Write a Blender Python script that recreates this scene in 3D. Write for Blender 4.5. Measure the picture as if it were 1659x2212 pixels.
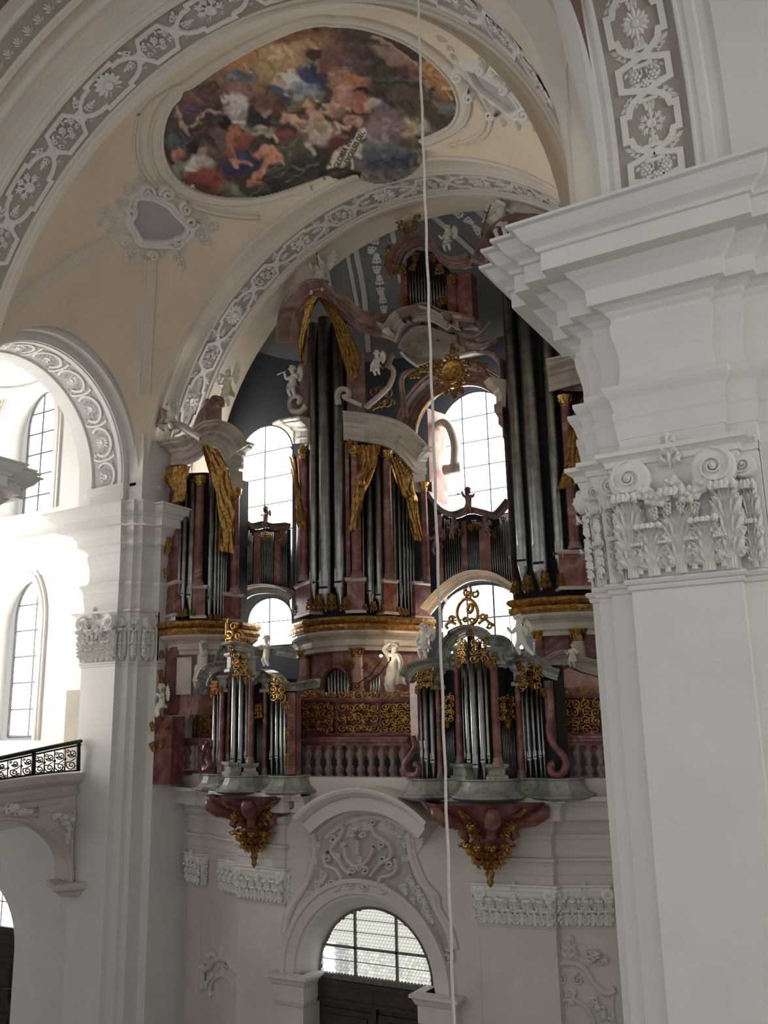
import bpy, math, random
import numpy as np
from math import sin, cos, pi, radians, sqrt, hypot, atan2, tan
from mathutils import Vector as V, Matrix

random.seed(7)
for o in list(bpy.data.objects):
    bpy.data.objects.remove(o)
scene = bpy.context.scene
COL = scene.collection
EYE = 8.6            # height of the viewer's eye above the church floor
# ------------------------------------------------------------------ camera
F_PX, CX, CY = 1965.0, 829.5, 1106.0
PITCH, ROLL, YAW = radians(13.3), radians(1.23), radians(30.5)
FW = V((-sin(YAW) * cos(PITCH), cos(YAW) * cos(PITCH), sin(PITCH)))
_rt = V((cos(YAW), sin(YAW), 0)); _up = _rt.cross(FW)
RT = _rt * cos(ROLL) - _up * sin(ROLL)
UP = _up * cos(ROLL) + _rt * sin(ROLL)
cam_data = bpy.data.cameras.new('camera')
cam = bpy.data.objects.new('camera', cam_data); COL.objects.link(cam)
cam_data.sensor_fit = 'VERTICAL'; cam_data.sensor_height = 36.0
cam_data.lens = 36.0 * F_PX / 2212.0
cam_data.clip_start = 0.05; cam_data.clip_end = 300
m = Matrix((RT, UP, -FW)).transposed().to_4x4(); m.translation = V((0, 0, EYE))
cam.matrix_world = m
scene.camera = cam
# ------------------------------------------------------------------ world and exposure
scene.view_settings.view_transform = 'Standard'
scene.view_settings.look = 'None'
scene.view_settings.gamma = 1.0
scene.view_settings.use_curve_mapping = False
scene.view_settings.exposure = 0.85
world = bpy.data.worlds.new('sky'); scene.world = world
world.use_nodes = True
bg = world.node_tree.nodes['Background']
bg.inputs[0].default_value = (1.0, 0.975, 0.945, 1); bg.inputs[1].default_value = 0.33
WINDOW_GLOW = 2.6      # daylight in the window glass
WEST_GLOW = 3.6
LEFT_GLOW = 31.0
RIGHT_GLOW = 6.8
# ------------------------------------------------------------------ pixel -> direction (for reading positions off the photograph)
def ray(px, py): return FW + RT * ((px - CX) / F_PX) - UP * ((py - CY) / F_PX)
def onY(px, py, Y): v = ray(px, py); return v * (Y / v.y)
def onX(px, py, X): v = ray(px, py); return v * (X / v.x)
def onZ(px, py, Z): v = ray(px, py); return v * (Z / v.z)
XC = -9.1            # middle axis of the nave
# ------------------------------------------------------------------ materials
def nodes_of(name):
    mt = bpy.data.materials.new(name); mt.use_nodes = True
    nt = mt.node_tree; b = nt.nodes['Principled BSDF']
    return mt, nt, b
def ramp(nt, fac, stops):
    r = nt.nodes.new('ShaderNodeValToRGB')
    el = r.color_ramp.elements
    while len(el) < len(stops): el.new(0.5)
    for e, (p, c) in zip(el, stops):
        e.position = p; e.color = (*c, 1)
    nt.links.new(fac, r.inputs[0]); return r.outputs[0]
def noise(nt, scale, detail=4, rough=.55, dist=0.0):
    tc = nt.nodes.new('ShaderNodeTexCoord')
    n = nt.nodes.new('ShaderNodeTexNoise')
    n.inputs['Scale'].default_value = scale; n.inputs['Detail'].default_value = detail
    n.inputs['Roughness'].default_value = rough; n.inputs['Distortion'].default_value = dist
    nt.links.new(tc.outputs['Object'], n.inputs['Vector']); return n.outputs['Fac']
def bump(nt, b, fac, strength, dist=.02):
    bp = nt.nodes.new('ShaderNodeBump'); bp.inputs['Strength'].default_value = strength
    bp.inputs['Distance'].default_value = dist
    nt.links.new(fac, bp.inputs['Height']); nt.links.new(bp.outputs[0], b.inputs['Normal'])
def plaster(name, c, var=.05, scale=1.3, rough=.85, bmp=.08):
    mt, nt, b = nodes_of(name)
    n = noise(nt, scale, 5)
    lo = tuple(max(0, x * (1 - var * 1.6)) for x in c); hi = tuple(min(1, x * (1 + var)) for x in c)
    nt.links.new(ramp(nt, n, [(.3, lo), (.7, hi)]), b.inputs['Base Color'])
    b.inputs['Roughness'].default_value = rough
    bump(nt, b, noise(nt, 22, 3), bmp)
    return mt
def marble(name, stops, scale=1.6, rough=.40, dist=1.6):
    mt, nt, b = nodes_of(name)
    n = noise(nt, scale, 7, .6, dist)
    nt.links.new(ramp(nt, n, stops), b.inputs['Base Color'])
    b.inputs['Roughness'].default_value = rough
    return mt
def metal(name, c1, c2, rough, metallic=1.0, scale=9, bmp=0.0):
    mt, nt, b = nodes_of(name)
    n = noise(nt, scale, 4)
    nt.links.new(ramp(nt, n, [(.35, c1), (.65, c2)]), b.inputs['Base Color'])
    b.inputs['Roughness'].default_value = rough; b.inputs['Metallic'].default_value = metallic
    if bmp: bump(nt, b, noise(nt, scale * 2.2, 4), bmp, .03)
    return mt
def glow(name, c, strength):
    mt, nt, b = nodes_of(name)
    b.inputs['Base Color'].default_value = (*c, 1)
    b.inputs['Roughness'].default_value = .4
    b.inputs['Emission Color'].default_value = (*c, 1)
    b.inputs['Emission Strength'].default_value = strength
    return mt
M = dict(
    white=plaster('white_plaster', (.74, .725, .705), .03),
    white2=plaster('old_white_plaster', (.60, .56, .515), .06, 1.1),
    vault=plaster('warm_vault_plaster', (.78, .675, .535), .06, .8),
    vaultw=plaster('pale_moulding_plaster', (.72, .655, .57), .04, 1.0),
    band=plaster('grey_band_plaster', (.40, .365, .315), .06, 1.5),
    lilac=plaster('lilac_panel_plaster', (.46, .43, .445), .05, 1.2),
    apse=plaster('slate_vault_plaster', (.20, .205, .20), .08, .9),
    dark=plaster('dark_shade_plaster', (.045, .05, .058), .1, .9),  # shade of the unlit organ bay put into the plaster colour
    stucco=plaster('white_stucco', (.78, .76, .73), .03, 4),
    statue=plaster('ivory_stucco', (.72, .68, .60), .04, 5, .5, .03),
    redm=marble('red_marble', [(.25, (.06, .022, .019)), (.42, (.15, .052, .042)), (.54, (.22, .088, .070)), (.62, (.34, .20, .165)), (.68, (.14, .05, .042))], 1.5),
    redd=marble('dark_red_marble', [(.25, (.055, .018, .016)), (.5, (.16, .05, .045)), (.64, (.28, .12, .10)), (.72, (.12, .04, .036))], 1.8),
    pinkm=marble('pink_marble', [(.3, (.40, .18, .145)), (.5, (.52, .29, .235)), (.65, (.62, .46, .39))], 1.3),
    cream=marble('cream_marble', [(.25, (.30, .24, .19)), (.5, (.50, .43, .36)), (.66, (.58, .52, .45)), (.75, (.38, .32, .27))], 1.2),
    greym=marble('grey_green_marble', [(.25, (.10, .10, .085)), (.45, (.22, .225, .19)), (.6, (.34, .34, .30)), (.72, (.17, .17, .15))], 1.9),
    brownm=marble('brown_marble', [(.25, (.10, .055, .045)), (.5, (.24, .145, .115)), (.65, (.34, .24, .20)), (.75, (.17, .10, .08))], 1.5),
    gold=metal('gilding', (.24, .125, .035), (.62, .38, .12), .36, 1, 14, .35),
    golddark=metal('dim_gilding', (.16, .085, .03), (.50, .30, .09), .42, 1, 16, .5),
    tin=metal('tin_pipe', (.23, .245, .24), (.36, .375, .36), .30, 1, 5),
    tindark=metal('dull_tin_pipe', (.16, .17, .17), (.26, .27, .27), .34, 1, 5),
    iron=metal('black_iron', (.012, .011, .010), (.03, .028, .025), .55, .6, 20),
    lead=metal('window_lead', (.10, .10, .10), (.17, .17, .165), .6, .3, 20),
    wood=marble('dark_oak', [(.3, (.018, .010, .007)), (.6, (.045, .026, .017)), (.75, (.03, .017, .011))], 4, .55, .4),
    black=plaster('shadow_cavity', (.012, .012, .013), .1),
    floor=marble('floor_stone', [(.3, (.16, .14, .12)), (.6, (.24, .21, .18))], 1.0, .5),
    rope=plaster('hemp_rope', (.62, .59, .53), .1, 60),
    day=glow('daylight_glass', (1.0, .985, .955), WINDOW_GLOW),
    dayw=glow('west_daylight_glass', (1.0, .985, .97), WEST_GLOW),
    dayside=glow('left_daylight_glass', (1.0, .975, .93), LEFT_GLOW),
    dayright=glow('right_daylight_glass', (1.0, .98, .96), RIGHT_GLOW),
    skyfresco=marble('faded_sky_fresco', [(.3, (.62, .48, .36)), (.45, (.60, .58, .52)), (.6, (.55, .62, .66)), (.7, (.62, .36, .22))], .8, .8, .6),
    ground=plaster('grey_relief_ground', (.42, .385, .345), .08, 1.4),
    palered=marble('mottled_red_grey_marble', [(.3, (.14, .07, .06)), (.5, (.24, .16, .14)), (.65, (.36, .30, .28))], 2.2),
    leaf=plaster('leaf_green', (.10, .25, .10), .1, 6),
)
# ------------------------------------------------------------------ mesh building
class MB:
    def __init__(s): s.v = []; s.f = []; s.smooth = []
    def add(s, vs, fs, smooth=False):
        n = len(s.v); s.v.extend([tuple(p) for p in vs])
        for f in fs: s.f.append(tuple(i + n for i in f)); s.smooth.append(smooth)
        return s
    def quad(s, a, b, c, d): return s.add([a, b, c, d], [(0, 1, 2, 3)])
    def box(s, x0, x1, y0, y1, z0, z1):
        vs = [(x, y, z) for z in (z0, z1) for y in (y0, y1) for x in (x0, x1)]
        return s.add(vs, [(0, 2, 3, 1), (4, 5, 7, 6), (0, 1, 5, 4), (2, 6, 7, 3), (0, 4, 6, 2), (1, 3, 7, 5)])
    def grid(s, rows, closed_u=False, closed_v=False, smooth=True, cap=False):
        n = len(rows); k = len(rows[0]); vs = [p for r in rows for p in r]; fs = []
        for i in range(n if closed_u else n - 1):
            for j in range(k if closed_v else k - 1):
                a, b = i, (i + 1) % n; c, d = j, (j + 1) % k
                fs.append((a * k + c, a * k + d, b * k + d, b * k + c))
        if cap:
            fs.append(tuple(range(k))[::-1]); fs.append(tuple((n - 1) * k + j for j in range(k)))
        return s.add(vs, fs, smooth)
    def lathe(s, prof, base, seg=16, smooth=True, a0=0.0, a1=2 * pi, axis=None, sx=1.0, sy=1.0):
        full = abs(a1 - a0 - 2 * pi) < 1e-6; n = seg if full else seg + 1; b = V(base)
        rows = [[b + V((r * sx * cos(a0 + (a1 - a0) * i / seg), r * sy * sin(a0 + (a1 - a0) * i / seg), z)) for i in range(n)] for r, z in prof]
        return s.grid(rows, closed_v=full, smooth=smooth)
    def tube(s, pts, rad, seg=8, smooth=True, cap=True, flat=1.0, up=None):
        pts = [V(p) for p in pts]; n = len(pts)
        rr = rad if isinstance(rad, (list, tuple)) else [rad] * n
        rows = []; prev = None
        for i, p in enumerate(pts):
            t = (pts[min(i + 1, n - 1)] - pts[max(i - 1, 0)])
            if t.length < 1e-9: t = V((0, 0, 1))
            t.normalize()
            if up is not None: u = V(up) - t * V(up).dot(t)
            elif prev is None:
                u = V((0, 0, 1)) if abs(t.z) < .9 else V((1, 0, 0)); u = u - t * u.dot(t)
            else: u = prev - t * prev.dot(t)
            if u.length < 1e-6: u = t.orthogonal()
            u.normalize(); prev = u; w = t.cross(u)
            rows.append([p + (u * cos(2 * pi * j / seg) * flat + w * sin(2 * pi * j / seg)) * rr[i] for j in range(seg)])
        return s.grid(rows, closed_v=True, smooth=smooth, cap=cap)
    def prism(s, poly, h, frame=None, smooth=False):
        """poly: list of (u,v); extruded from w=0 to w=h in frame (P,U,Vv,N)"""
        n = len(poly)
        if frame is None: P, U, W, N = V((0, 0, 0)), V((1, 0, 0)), V((0, 1, 0)), V((0, 0, 1))
        else: P, U, W, N = frame
        vs = [P + U * a + W * b for a, b in poly] + [P + U * a + W * b + N * h for a, b in poly]
        fs = [tuple(range(n))[::-1], tuple(range(n, 2 * n))] + [(i, (i + 1) % n, n + (i + 1) % n, n + i) for i in range(n)]
        return s.add(vs, fs, smooth)
    def ball(s, c, r, seg=10, rings=6, sc=(1, 1, 1)):
        c = V(c)
        rows = [[c + V((sc[0] * r * sin(pi * i / rings) * cos(2 * pi * j / seg), sc[1] * r * sin(pi * i / rings) * sin(2 * pi * j / seg), sc[2] * r * cos(pi * i / rings))) for j in range(seg)] for i in range(rings + 1)]
        return s.grid(rows, closed_v=True)
    def sweep(s, prof, plan, side=1, closed=False, cap=True, smooth=False):
        """prof: [(out, z)], plan: [(x, y)] polyline; out is measured to the right of travel when side=1"""
        n = len(plan); offs = []
        P = [V((p[0], p[1])) for p in plan]
        for i in range(n):
            ds = []
            if i > 0 or closed: ds.append((P[i] - P[i - 1]).normalized())
            if i < n - 1 or closed: ds.append((P[(i + 1) % n] - P[i]).normalized())
            ns = [V((d.y, -d.x)) * side for d in ds]
            if len(ns) == 1: offs.append(ns[0])
            else:
                mm = ns[0] + ns[1]
                if mm.length < 1e-4: offs.append(ns[0])
                else:
                    mm.normalize(); offs.append(mm * min(1 / max(mm.dot(ns[0]), .25), 3))
        rows = [[(P[i].x + offs[i].x * o, P[i].y + offs[i].y * o, z) for o, z in prof] for i in range(n)]
        return s.grid(rows, closed_u=closed, smooth=smooth, cap=cap and not closed)
    def mesh(s, name, mat):
        me = bpy.data.meshes.new(name)
        me.from_pydata(s.v, [], s.f)
        if any(s.smooth): me.polygons.foreach_set('use_smooth', s.smooth)
        if mat is not None: me.materials.append(M[mat] if isinstance(mat, str) else mat)
        me.update(); return me
def link(name, data, parent=None, mw=None):
    """link an object; mw is its placement in viewer coordinates"""
    o = bpy.data.objects.new(name, data); COL.objects.link(o)
    mw = mw if mw is not None else Matrix.Identity(4)
    WORLD[o] = mw
    if parent is not None:
        o.parent = parent; o.matrix_local = WORLD[parent].inverted() @ mw
    else: o.matrix_world = mw
    return o
WORLD = {}
def obj(name, mb, mat, parent=None, label=None):
    if isinstance(mb, MB): me = mb.mesh(name, mat)
    else: me = mb
    o = link(name, me, parent)
    if label: o['label'] = label
    return o
def place(name, me, parent, P, U, W, N, s=1.0):
    """a shared mesh put into frame P;U,W,N (columns), scaled by s (number or triple)"""
    if not isinstance(s, (tuple, list)): s = (s, s, s)
    mw = Matrix((V(U) * s[0], V(W) * s[1], V(N) * s[2])).transposed().to_4x4(); mw.translation = V(P)
    return link(name, me, parent, mw)
def thing(name, label, cat, base, group=None):
    o = link(name, None, None, Matrix.Translation(V(base)))
    o.empty_display_size = .2
    o['label'] = label; o['category'] = cat
    if group: o['group'] = group
    return o
def struct(name, mb=None, mat=None, label=None, cat=None, parent=None):
    o = obj(name, mb, mat) if mb is not None else link(name, None)
    o['kind'] = 'structure'
    if label: o['label'] = label; o['category'] = cat or name.split('_')[0]
    return o
def single(name, mb, mat, label, cat, group=None):
    """a thing made of one mesh, its origin at the middle of its foot"""
    a = np.array(mb.v); b = V(((a[:, 0].min() + a[:, 0].max()) / 2, (a[:, 1].min() + a[:, 1].max()) / 2, a[:, 2].min()))
    mb.v = [tuple(p) for p in (a - np.array(b))]
    o = link(name, mb.mesh(name, mat), None, Matrix.Translation(b))
    o['label'] = label; o['category'] = cat
    if group: o['group'] = group
    return o
def arc(a0, a1, n): return [a0 + (a1 - a0) * i / n for i in range(n + 1)]
def bez(p0, p1, p2, n=8):
    p0, p1, p2 = V(p0), V(p1), V(p2)
    return [p0 * (1 - t) ** 2 + p1 * 2 * t * (1 - t) + p2 * t * t for t in arc(0, 1, n)]
def smooth_path(pts, n=6):
    """Catmull-Rom through the points (any dimension tuples)"""
    pts = [V(p) for p in pts]; out = []
    for i in range(len(pts) - 1):
        a = pts[max(i - 1, 0)]; b = pts[i]; c = pts[i + 1]; d = pts[min(i + 2, len(pts) - 1)]
        for k in range(n):
            t = k / n
            out.append(b * 1.0 + (c - a) * (.5 * t) + (a * 2 - b * 5 + c * 4 - d) * (.5 * t * t) + (b * 3 - a - c * 3 + d) * (.5 * t ** 3))
    out.append(pts[-1]); return out
def spiral(r0, turns, n, decay=.16, a0=0.0, hand=1):
    return [(r0 * math.exp(-decay * 2 * pi * turns * t) * cos(a0 + hand * 2 * pi * turns * t), r0 * math.exp(-decay * 2 * pi * turns * t) * sin(a0 + hand * 2 * pi * turns * t)) for t in arc(0, 1, n)]
# ------------------------------------------------------------------ shared ornament pieces
def petal(mb, b, t, w, h, lift=0.0):
    """a ridged leaf lobe lying in the local xy plane from b to t"""
    b, t = V((b[0], b[1], 0)), V((t[0], t[1], 0)); d = t - b; L = d.length; d.normalize(); q = V((-d.y, d.x, 0)); z = V((0, 0, 1))
    vs = [b, b + d * L * .3 + q * w * .42, b + d * L * .65 + q * w * .5, b + d * L * .92 + q * w * .2, t + z * lift * .5,
          b + d * L * .92 - q * w * .2, b + d * L * .65 - q * w * .5, b + d * L * .3 - q * w * .42,
          b + d * L * .25 + z * h * .8, b + d * L * .65 + z * (h + lift), b + d * L * .93 + z * (h * .6 + lift)]
    mb.add(vs, [(0, 8, 1), (1, 8, 9, 2), (2, 9, 10, 3), (3, 10, 4), (4, 10, 5), (5, 10, 9, 6), (6, 9, 8, 7), (7, 8, 0)], False)
def make_sprig(n=3, spread=1.0):
    mb = MB()
    petal(mb, (0, 0), (0, .62), .16, .12)
    petal(mb, (0, .45), (0, 1.0), .30, .14, .04)
    for i in range(n):
        y = .12 + .26 * i; l = .42 - .05 * i
        for s in (-1, 1):
            a = radians(58 - 8 * i) * s * spread
            tip = (sin(a) * l, y + cos(a) * l)
            petal(mb, (0, y), tip, .19, .12, .03)
            petal(mb, (tip[0] * .55, y + (tip[1] - y) * .5), (tip[0] * .75 + s * .02, y + (tip[1] - y) * .5 + l * .5), .13, .10, .03)
            petal(mb, (tip[0] * .5, y + (tip[1] - y) * .5), (tip[0] * .95, y + (tip[1] - y) * .5 - l * .22), .12, .09, .02)
    return mb.mesh('sprig', 'stucco')
def make_daisy(n=14):
    mb = MB()
    for i in range(n):
        a = 2 * pi * i / n
        petal(mb, (.22 * cos(a), .22 * sin(a)), (cos(a), sin(a)), .40, .16, .06)
    mb.lathe([(.30, 0), (.28, .16), (.18, .22), (0, .2)], (0, 0, 0), 12)
    return mb.mesh('daisy_rosette', 'stucco')
def make_leafrosette(n=8):
    mb = MB()
    for i in range(n):
        a = 2 * pi * i / n
        c, s_ = cos(a), sin(a)
        petal(mb, (.28 * c, .28 * s_), (.92 * c, .92 * s_), .26, .16, .05)
        for k in (-1, 1):
            b = a + k * .30; d = a + k * .22
            petal(mb, (.5 * c, .5 * s_), (.86 * cos(b), .86 * sin(b)), .20, .14, .04)
            petal(mb, (.7 * c, .7 * s_), (1.02 * cos(a + k * .14), 1.02 * sin(a + k * .14)), .14, .12, .04)
    mb.lathe([(.36, 0), (.36, .14), (.24, .16), (.22, .12), (0, .12)], (0, 0, 0), 14)
    return mb.mesh('leaf_rosette', 'stucco')
def make_cluster():
    mb = MB(); rnd = random.Random(3)
    for cx, cy, r in ((-.42, .05, .3), (.40, .18, .28), (.0, .42, .26)):
        for i in range(6):
            a = i * pi / 3
            mb.ball((cx + r * .62 * cos(a), cy + r * .62 * sin(a), .07), r * .36, 7, 4, (1, 1, .8))
        mb.ball((cx, cy, .12), r * .36, 7, 4, (1, 1, .8))
    for b, t, w in (((0, -.5), (-.55, -.55), .22), ((0, -.5), (.5, -.6), .22), ((-.1, -.4), (-.15, .1), .1), ((.05, -.4), (.2, .15), .1),
                    ((-.5, .4), (-.9, .55), .2), ((.5, .5), (.92, .45), .2), ((-.1, .7), (-.3, 1.0), .2), ((.1, .7), (.35, .98), .2), ((-.75, -.3), (-1.0, -.1), .18), ((.75, -.3), (1.0, -.15), .18)):
        petal(mb, b, t, w, .12, .03)
    return mb.mesh('grape_cluster', 'stucco')
def make_acanthus(curl=1.0, nl=4, name='acanthus_leaf', mat='stucco', fine=True):
    """upright leaf growing along +y, facing +z: grooved stem, paired toothed lobes, tip rolled outwards"""
    mb = MB(); ns = 8 if fine else 4; nt = 12 if fine else 8
    rows = []
    for i in range(nt + 1):
        t = i / nt; w = .11 * (1 - .45 * t)
        if t < .72: y, z = t * 1.15, .06 + .05 * t
        else:
            a = (t - .72) / .28 * pi * .9 * curl; y, z = .828 + .14 * sin(a), .096 + .16 * (1 - cos(a)); w *= 1 + 2.2 * sin(pi * min(1, (t - .72) / .28 * .9))
        rows.append([(w * (2 * j / ns - 1), y, z + .035 * abs(cos(pi * j / 2)) + .03 * (1 - abs(2 * j / ns - 1))) for j in range(ns + 1)])
    mb.grid(rows, smooth=False)
    for k in range(nl):
        y0 = .12 + .62 * k / (nl - 1); l = .40 - .20 * abs(k / (nl - 1) - .45)
        for s in (-1, 1):
            for da, f in ((-26, .78), (2, 1.0), (30, .74)) if fine else ((-18, .85), (18, .9)):
                a = radians(38 + da) * s
                b = (s * .06, y0 + .02); L = l * f
                n0 = len(mb.v); petal(mb, b, (b[0] + sin(a) * L, b[1] + cos(a) * L * .9), .13 if fine else .18, .09, .09)
                mb.v[n0:] = [(x, y, z + .05 + .05 * y) for x, y, z in mb.v[n0:]]
    for s in (-2, -1, 0, 1, 2):
        n0 = len(mb.v); petal(mb, (s * .06, .90), (s * .13, .98 - .02 * abs(s)), .13, .05, 0)
        mb.v[n0:] = [(x, y - .9 * (z) , z + .30 + (y - .9) * 1.2) for x, y, z in mb.v[n0:]]
    return mb.mesh(name, mat)
def make_volute(turns=2.9, depth=.5, name='volute', mat='stucco'):
    """unit volute disc in the xy plane, thick along z (0..depth), spiral ridge on the front"""
    mb = MB()
    mb.lathe([(0, 0), (.9, 0), (1.0, .06), (1.0, depth * .7), (.9, depth * .8), (0, depth * .8)], (0, 0, 0), 24, smooth=False)
    sp = spiral(.93, turns, 60, .13, pi / 2, -1)
    n = len(sp); rows = []
    for i, (x, y) in enumerate(sp):
        r = hypot(x, y); dx, dy = (x / r, y / r) if r > 1e-6 else (1, 0); w = .035 + .04 * r
        top = depth * (.92 + .25 * (1 - r))
        rows.append([(x + dx * w, y + dy * w, depth * .78), (x + dx * w * .7, y + dy * w * .7, top), (x - dx * w * .7, y - dy * w * .7, top), (x - dx * w, y - dy * w, depth * .78)])
    mb.grid(rows, smooth=False, cap=True)
    mb.ball((sp[-1][0] * .2, sp[-1][1] * .2, depth), .15, 10, 6)
    return mb.mesh(name, mat)
def make_flower():
    mb = MB()
    for i in range(5):
        a = 2 * pi * i / 5
        petal(mb, (0, 0), (cos(a), sin(a)), .85, .22, .18)
    mb.ball((0, 0, .22), .28, 8, 5)
    return mb.mesh('flower', 'stucco')
SPRIG = make_sprig(); SPRIG2 = make_sprig(2, 1.15); DAISY = make_daisy(); LROS = make_leafrosette(); CLUSTER = make_cluster()
ACANTH = make_acanthus(); ACANTH_LOW = make_acanthus(1.0, 3, 'small_acanthus_leaf', fine=False); VOLUTE = make_volute(); FLOWER = make_flower()
def recolour(me, mat, name=None):
    c = me.copy(); c.materials.clear(); c.materials.append(M[mat])
    if name: c.name = name
    return c
GSPRIG = recolour(SPRIG, 'gold', 'gilt_sprig'); GSPRIG_D = recolour(SPRIG, 'golddark', 'dim_gilt_sprig'); GVOL = recolour(VOLUTE, 'gold', 'gilt_volute'); GROS = recolour(LROS, 'golddark', 'gilt_rosette'); GACANTH = recolour(ACANTH_LOW, 'gold', 'gilt_acanthus')
def frame_N(N, up=(0, 0, 1)):
    N = V(N).normalized(); W = V(up) - N * V(up).dot(N)
    if W.length < 1e-5: W = N.orthogonal()
    W.normalize(); return W.cross(N), W, N
def stroke(mb, pts, nrm, w, h, seg=5):
    """raised half-round strap along 3-D pts on a surface with normals nrm; w = half width (or list)"""
    n = len(pts); rows = []
    for i in range(n):
        t = (V(pts[min(i + 1, n - 1)]) - V(pts[max(i - 1, 0)]))
        if t.length < 1e-9: t = V((1, 0, 0))
        t.normalize(); N = V(nrm[i]).normalized(); q = N.cross(t)
        if q.length < 1e-6: q = N.orthogonal()
        q.normalize(); ww = w[i] if isinstance(w, (list, tuple)) else w; hh = h[i] if isinstance(h, (list, tuple)) else h
        rows.append([V(pts[i]) + q * (ww * cos(pi * k / (seg - 1))) + N * (hh * sin(pi * k / (seg - 1)) - .003) for k in range(seg)])
    mb.grid(rows, smooth=True)
def flatstrap(mb, pts, nrm, w, h):
    n = len(pts); rows = []
    for i in range(n):
        t0 = (V(pts[i]) - V(pts[i - 1])).normalized() if i else None
        t1 = (V(pts[i + 1]) - V(pts[i])).normalized() if i < n - 1 else None
        t = (t0 or t1) + (t1 or t0)
        if t.length < 1e-4: t = t1 or t0
        t.normalize(); N = V(nrm[i]).normalized(); q = N.cross(t); q.normalize()
        k = 1.0
        if t0 and t1: k = 1 / max(.5, abs(q.dot(N.cross(t1).normalized())))
        rows.append([V(pts[i]) + q * w * k - N * .004, V(pts[i]) + q * w * k + N * h, V(pts[i]) - q * w * k + N * h, V(pts[i]) - q * w * k - N * .004])
    mb.grid(rows, smooth=False, cap=True)
# ------------------------------------------------------------------ floor and outer shell
FZ = -EYE
fl = MB(); fl.box(-24, 9, -6, 24, FZ - .3, FZ); struct('floor', fl, 'floor', 'pale stone floor of the church nave', 'floor')
# the classical order: (overhang, height) of the big entablature, read at the near pier
ENT = [(-.06, 2.50), (.004, 2.50), (.004, 2.685), (.012, 2.69), (.012, 2.72), (.03, 2.88), (.04, 2.90), (.04, 2.965), (.022, 2.975), (.05, 3.09), (.085, 3.15), (.10, 3.19), (.10, 3.225), (-.02, 3.245),
       (-.04, 3.32), (-.052, 3.44), (-.05, 3.56), (-.03, 3.68), (-.002, 3.80), (.004, 3.90), (-.012, 3.93), (-.012, 3.975), (.02, 4.01), (.035, 4.042), (.10, 4.087), (.165, 4.10), (.168, 4.128), (.175, 4.267), (.19, 4.285), (.27, 4.37), (.305, 4.40), (.33, 4.44), (.502, 4.443), (.502, 4.635), (.535, 4.642), (.55, 4.68), (.575, 4.70), (.63, 4.735), (.67, 4.79), (.71, 4.86), (.76, 4.872), (.762, 4.905), (-.06, 4.93)]
def zmap_left(z):
    a = [(1.22, 1.46), (2.56, 2.69), (3.25, 3.33), (4.443, 4.52), (4.905, 4.97)]
    for (z0, w0), (z1, w1) in zip(a, a[1:]):
        if z <= z1 or z1 == 4.905: return w0 + (z - z0) * (w1 - w0) / (z1 - z0)
PLAN_R = [(4.0, 8.78), (-1.09, 8.78), (-1.09, 8.65), (-1.347, 8.65), (-1.347, 8.55), (-2.336, 8.55), (-2.336, 8.71), (-2.58, 8.71), (-2.58, 8.85), (-2.75, 8.85), (-2.75, 9.17), (-2.92, 9.17), (-2.92, 10.3)]
PLAN_L = [(-16.53, 15.0), (-16.53, 14.42), (-15.46, 14.42), (-15.46, 14.58), (-15.23, 14.58), (-15.23, 14.72), (-15.09, 14.72), (-15.09, 15.09), (-14.87, 15.09), (-14.87, 16.3)]
AST = [(-.05, -.01), (.003, -.005), (.022, .005), (.03, .03), (.022, .05), (.045, .055), (.06, .08), (.045, .105), (.004, .11), (-.05, .115)]
# right pier
rp = struct('wall_right_pier', None, None, 'white stepped church pier with a giant pilaster close on the right', 'pier')
sh = MB(); sh.sweep([(0, FZ), (0, 2.52)], PLAN_R, -1, cap=False); obj('pilaster_shaft', sh, 'white', rp)
e = MB(); e.sweep(ENT, PLAN_R, -1); obj('entablature', e, 'white', rp)
e = MB(); e.sweep([(o, z + 1.20) for o, z in AST], PLAN_R, -1); obj('astragal', e, 'white', rp)
e = MB(); e.box(-2.6, 4, 9.0, 10.3, 4.93, 7); e.sweep([(0, 4.91), (.05, 4.93), (.05, 4.98), (.02, 5.0), (-.05, 5.01)], [(4, 8.8), (-1.1, 8.8), (-1.1, 8.55), (-2.336, 8.55), (-2.336, 8.71), (-2.58, 8.71), (-2.58, 8.85), (-2.75, 8.85), (-2.75, 9.17), (-2.92, 9.17), (-2.92, 10.0)], -1); obj('impost_block', e, 'white', rp)
# left pier
lp = struct('wall_left_pier', None, None, 'white stepped church pier with a giant pilaster left of the organ', 'pier')
sh = MB(); sh.sweep([(0, FZ), (0, 2.64)], PLAN_L, 1, cap=False); obj('pilaster_shaft', sh, 'white', lp)
e = MB(); e.sweep([(o, zmap_left(z)) for o, z in ENT], PLAN_L, 1); obj('entablature', e, 'white', lp)
e = MB(); e.sweep([(o, z + 1.44) for o, z in AST], PLAN_L, 1); obj('astragal', e, 'white', lp)
e = MB(); e.box(-16.4, -14.9, 15.5, 16.7, FZ, 5.4); obj('pier_core', e, 'white2', lp)
PL2 = [(-16.6, 15.0), (-16.6, 14.42), (-15.46, 14.42), (-15.46, 14.58), (-15.23, 14.58), (-15.23, 14.72), (-15.09, 14.72), (-15.09, 15.09), (-14.98, 15.09), (-14.98, 16.2)]
e = MB(); e.sweep([(.015, 4.95), (.015, 5.42), (.03, 5.44), (.05, 5.5), (.08, 5.53), (.08, 5.6), (.01, 5.62), (-.25, 5.62)], PL2, 1); obj('impost_block', e, 'white', lp)
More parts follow.
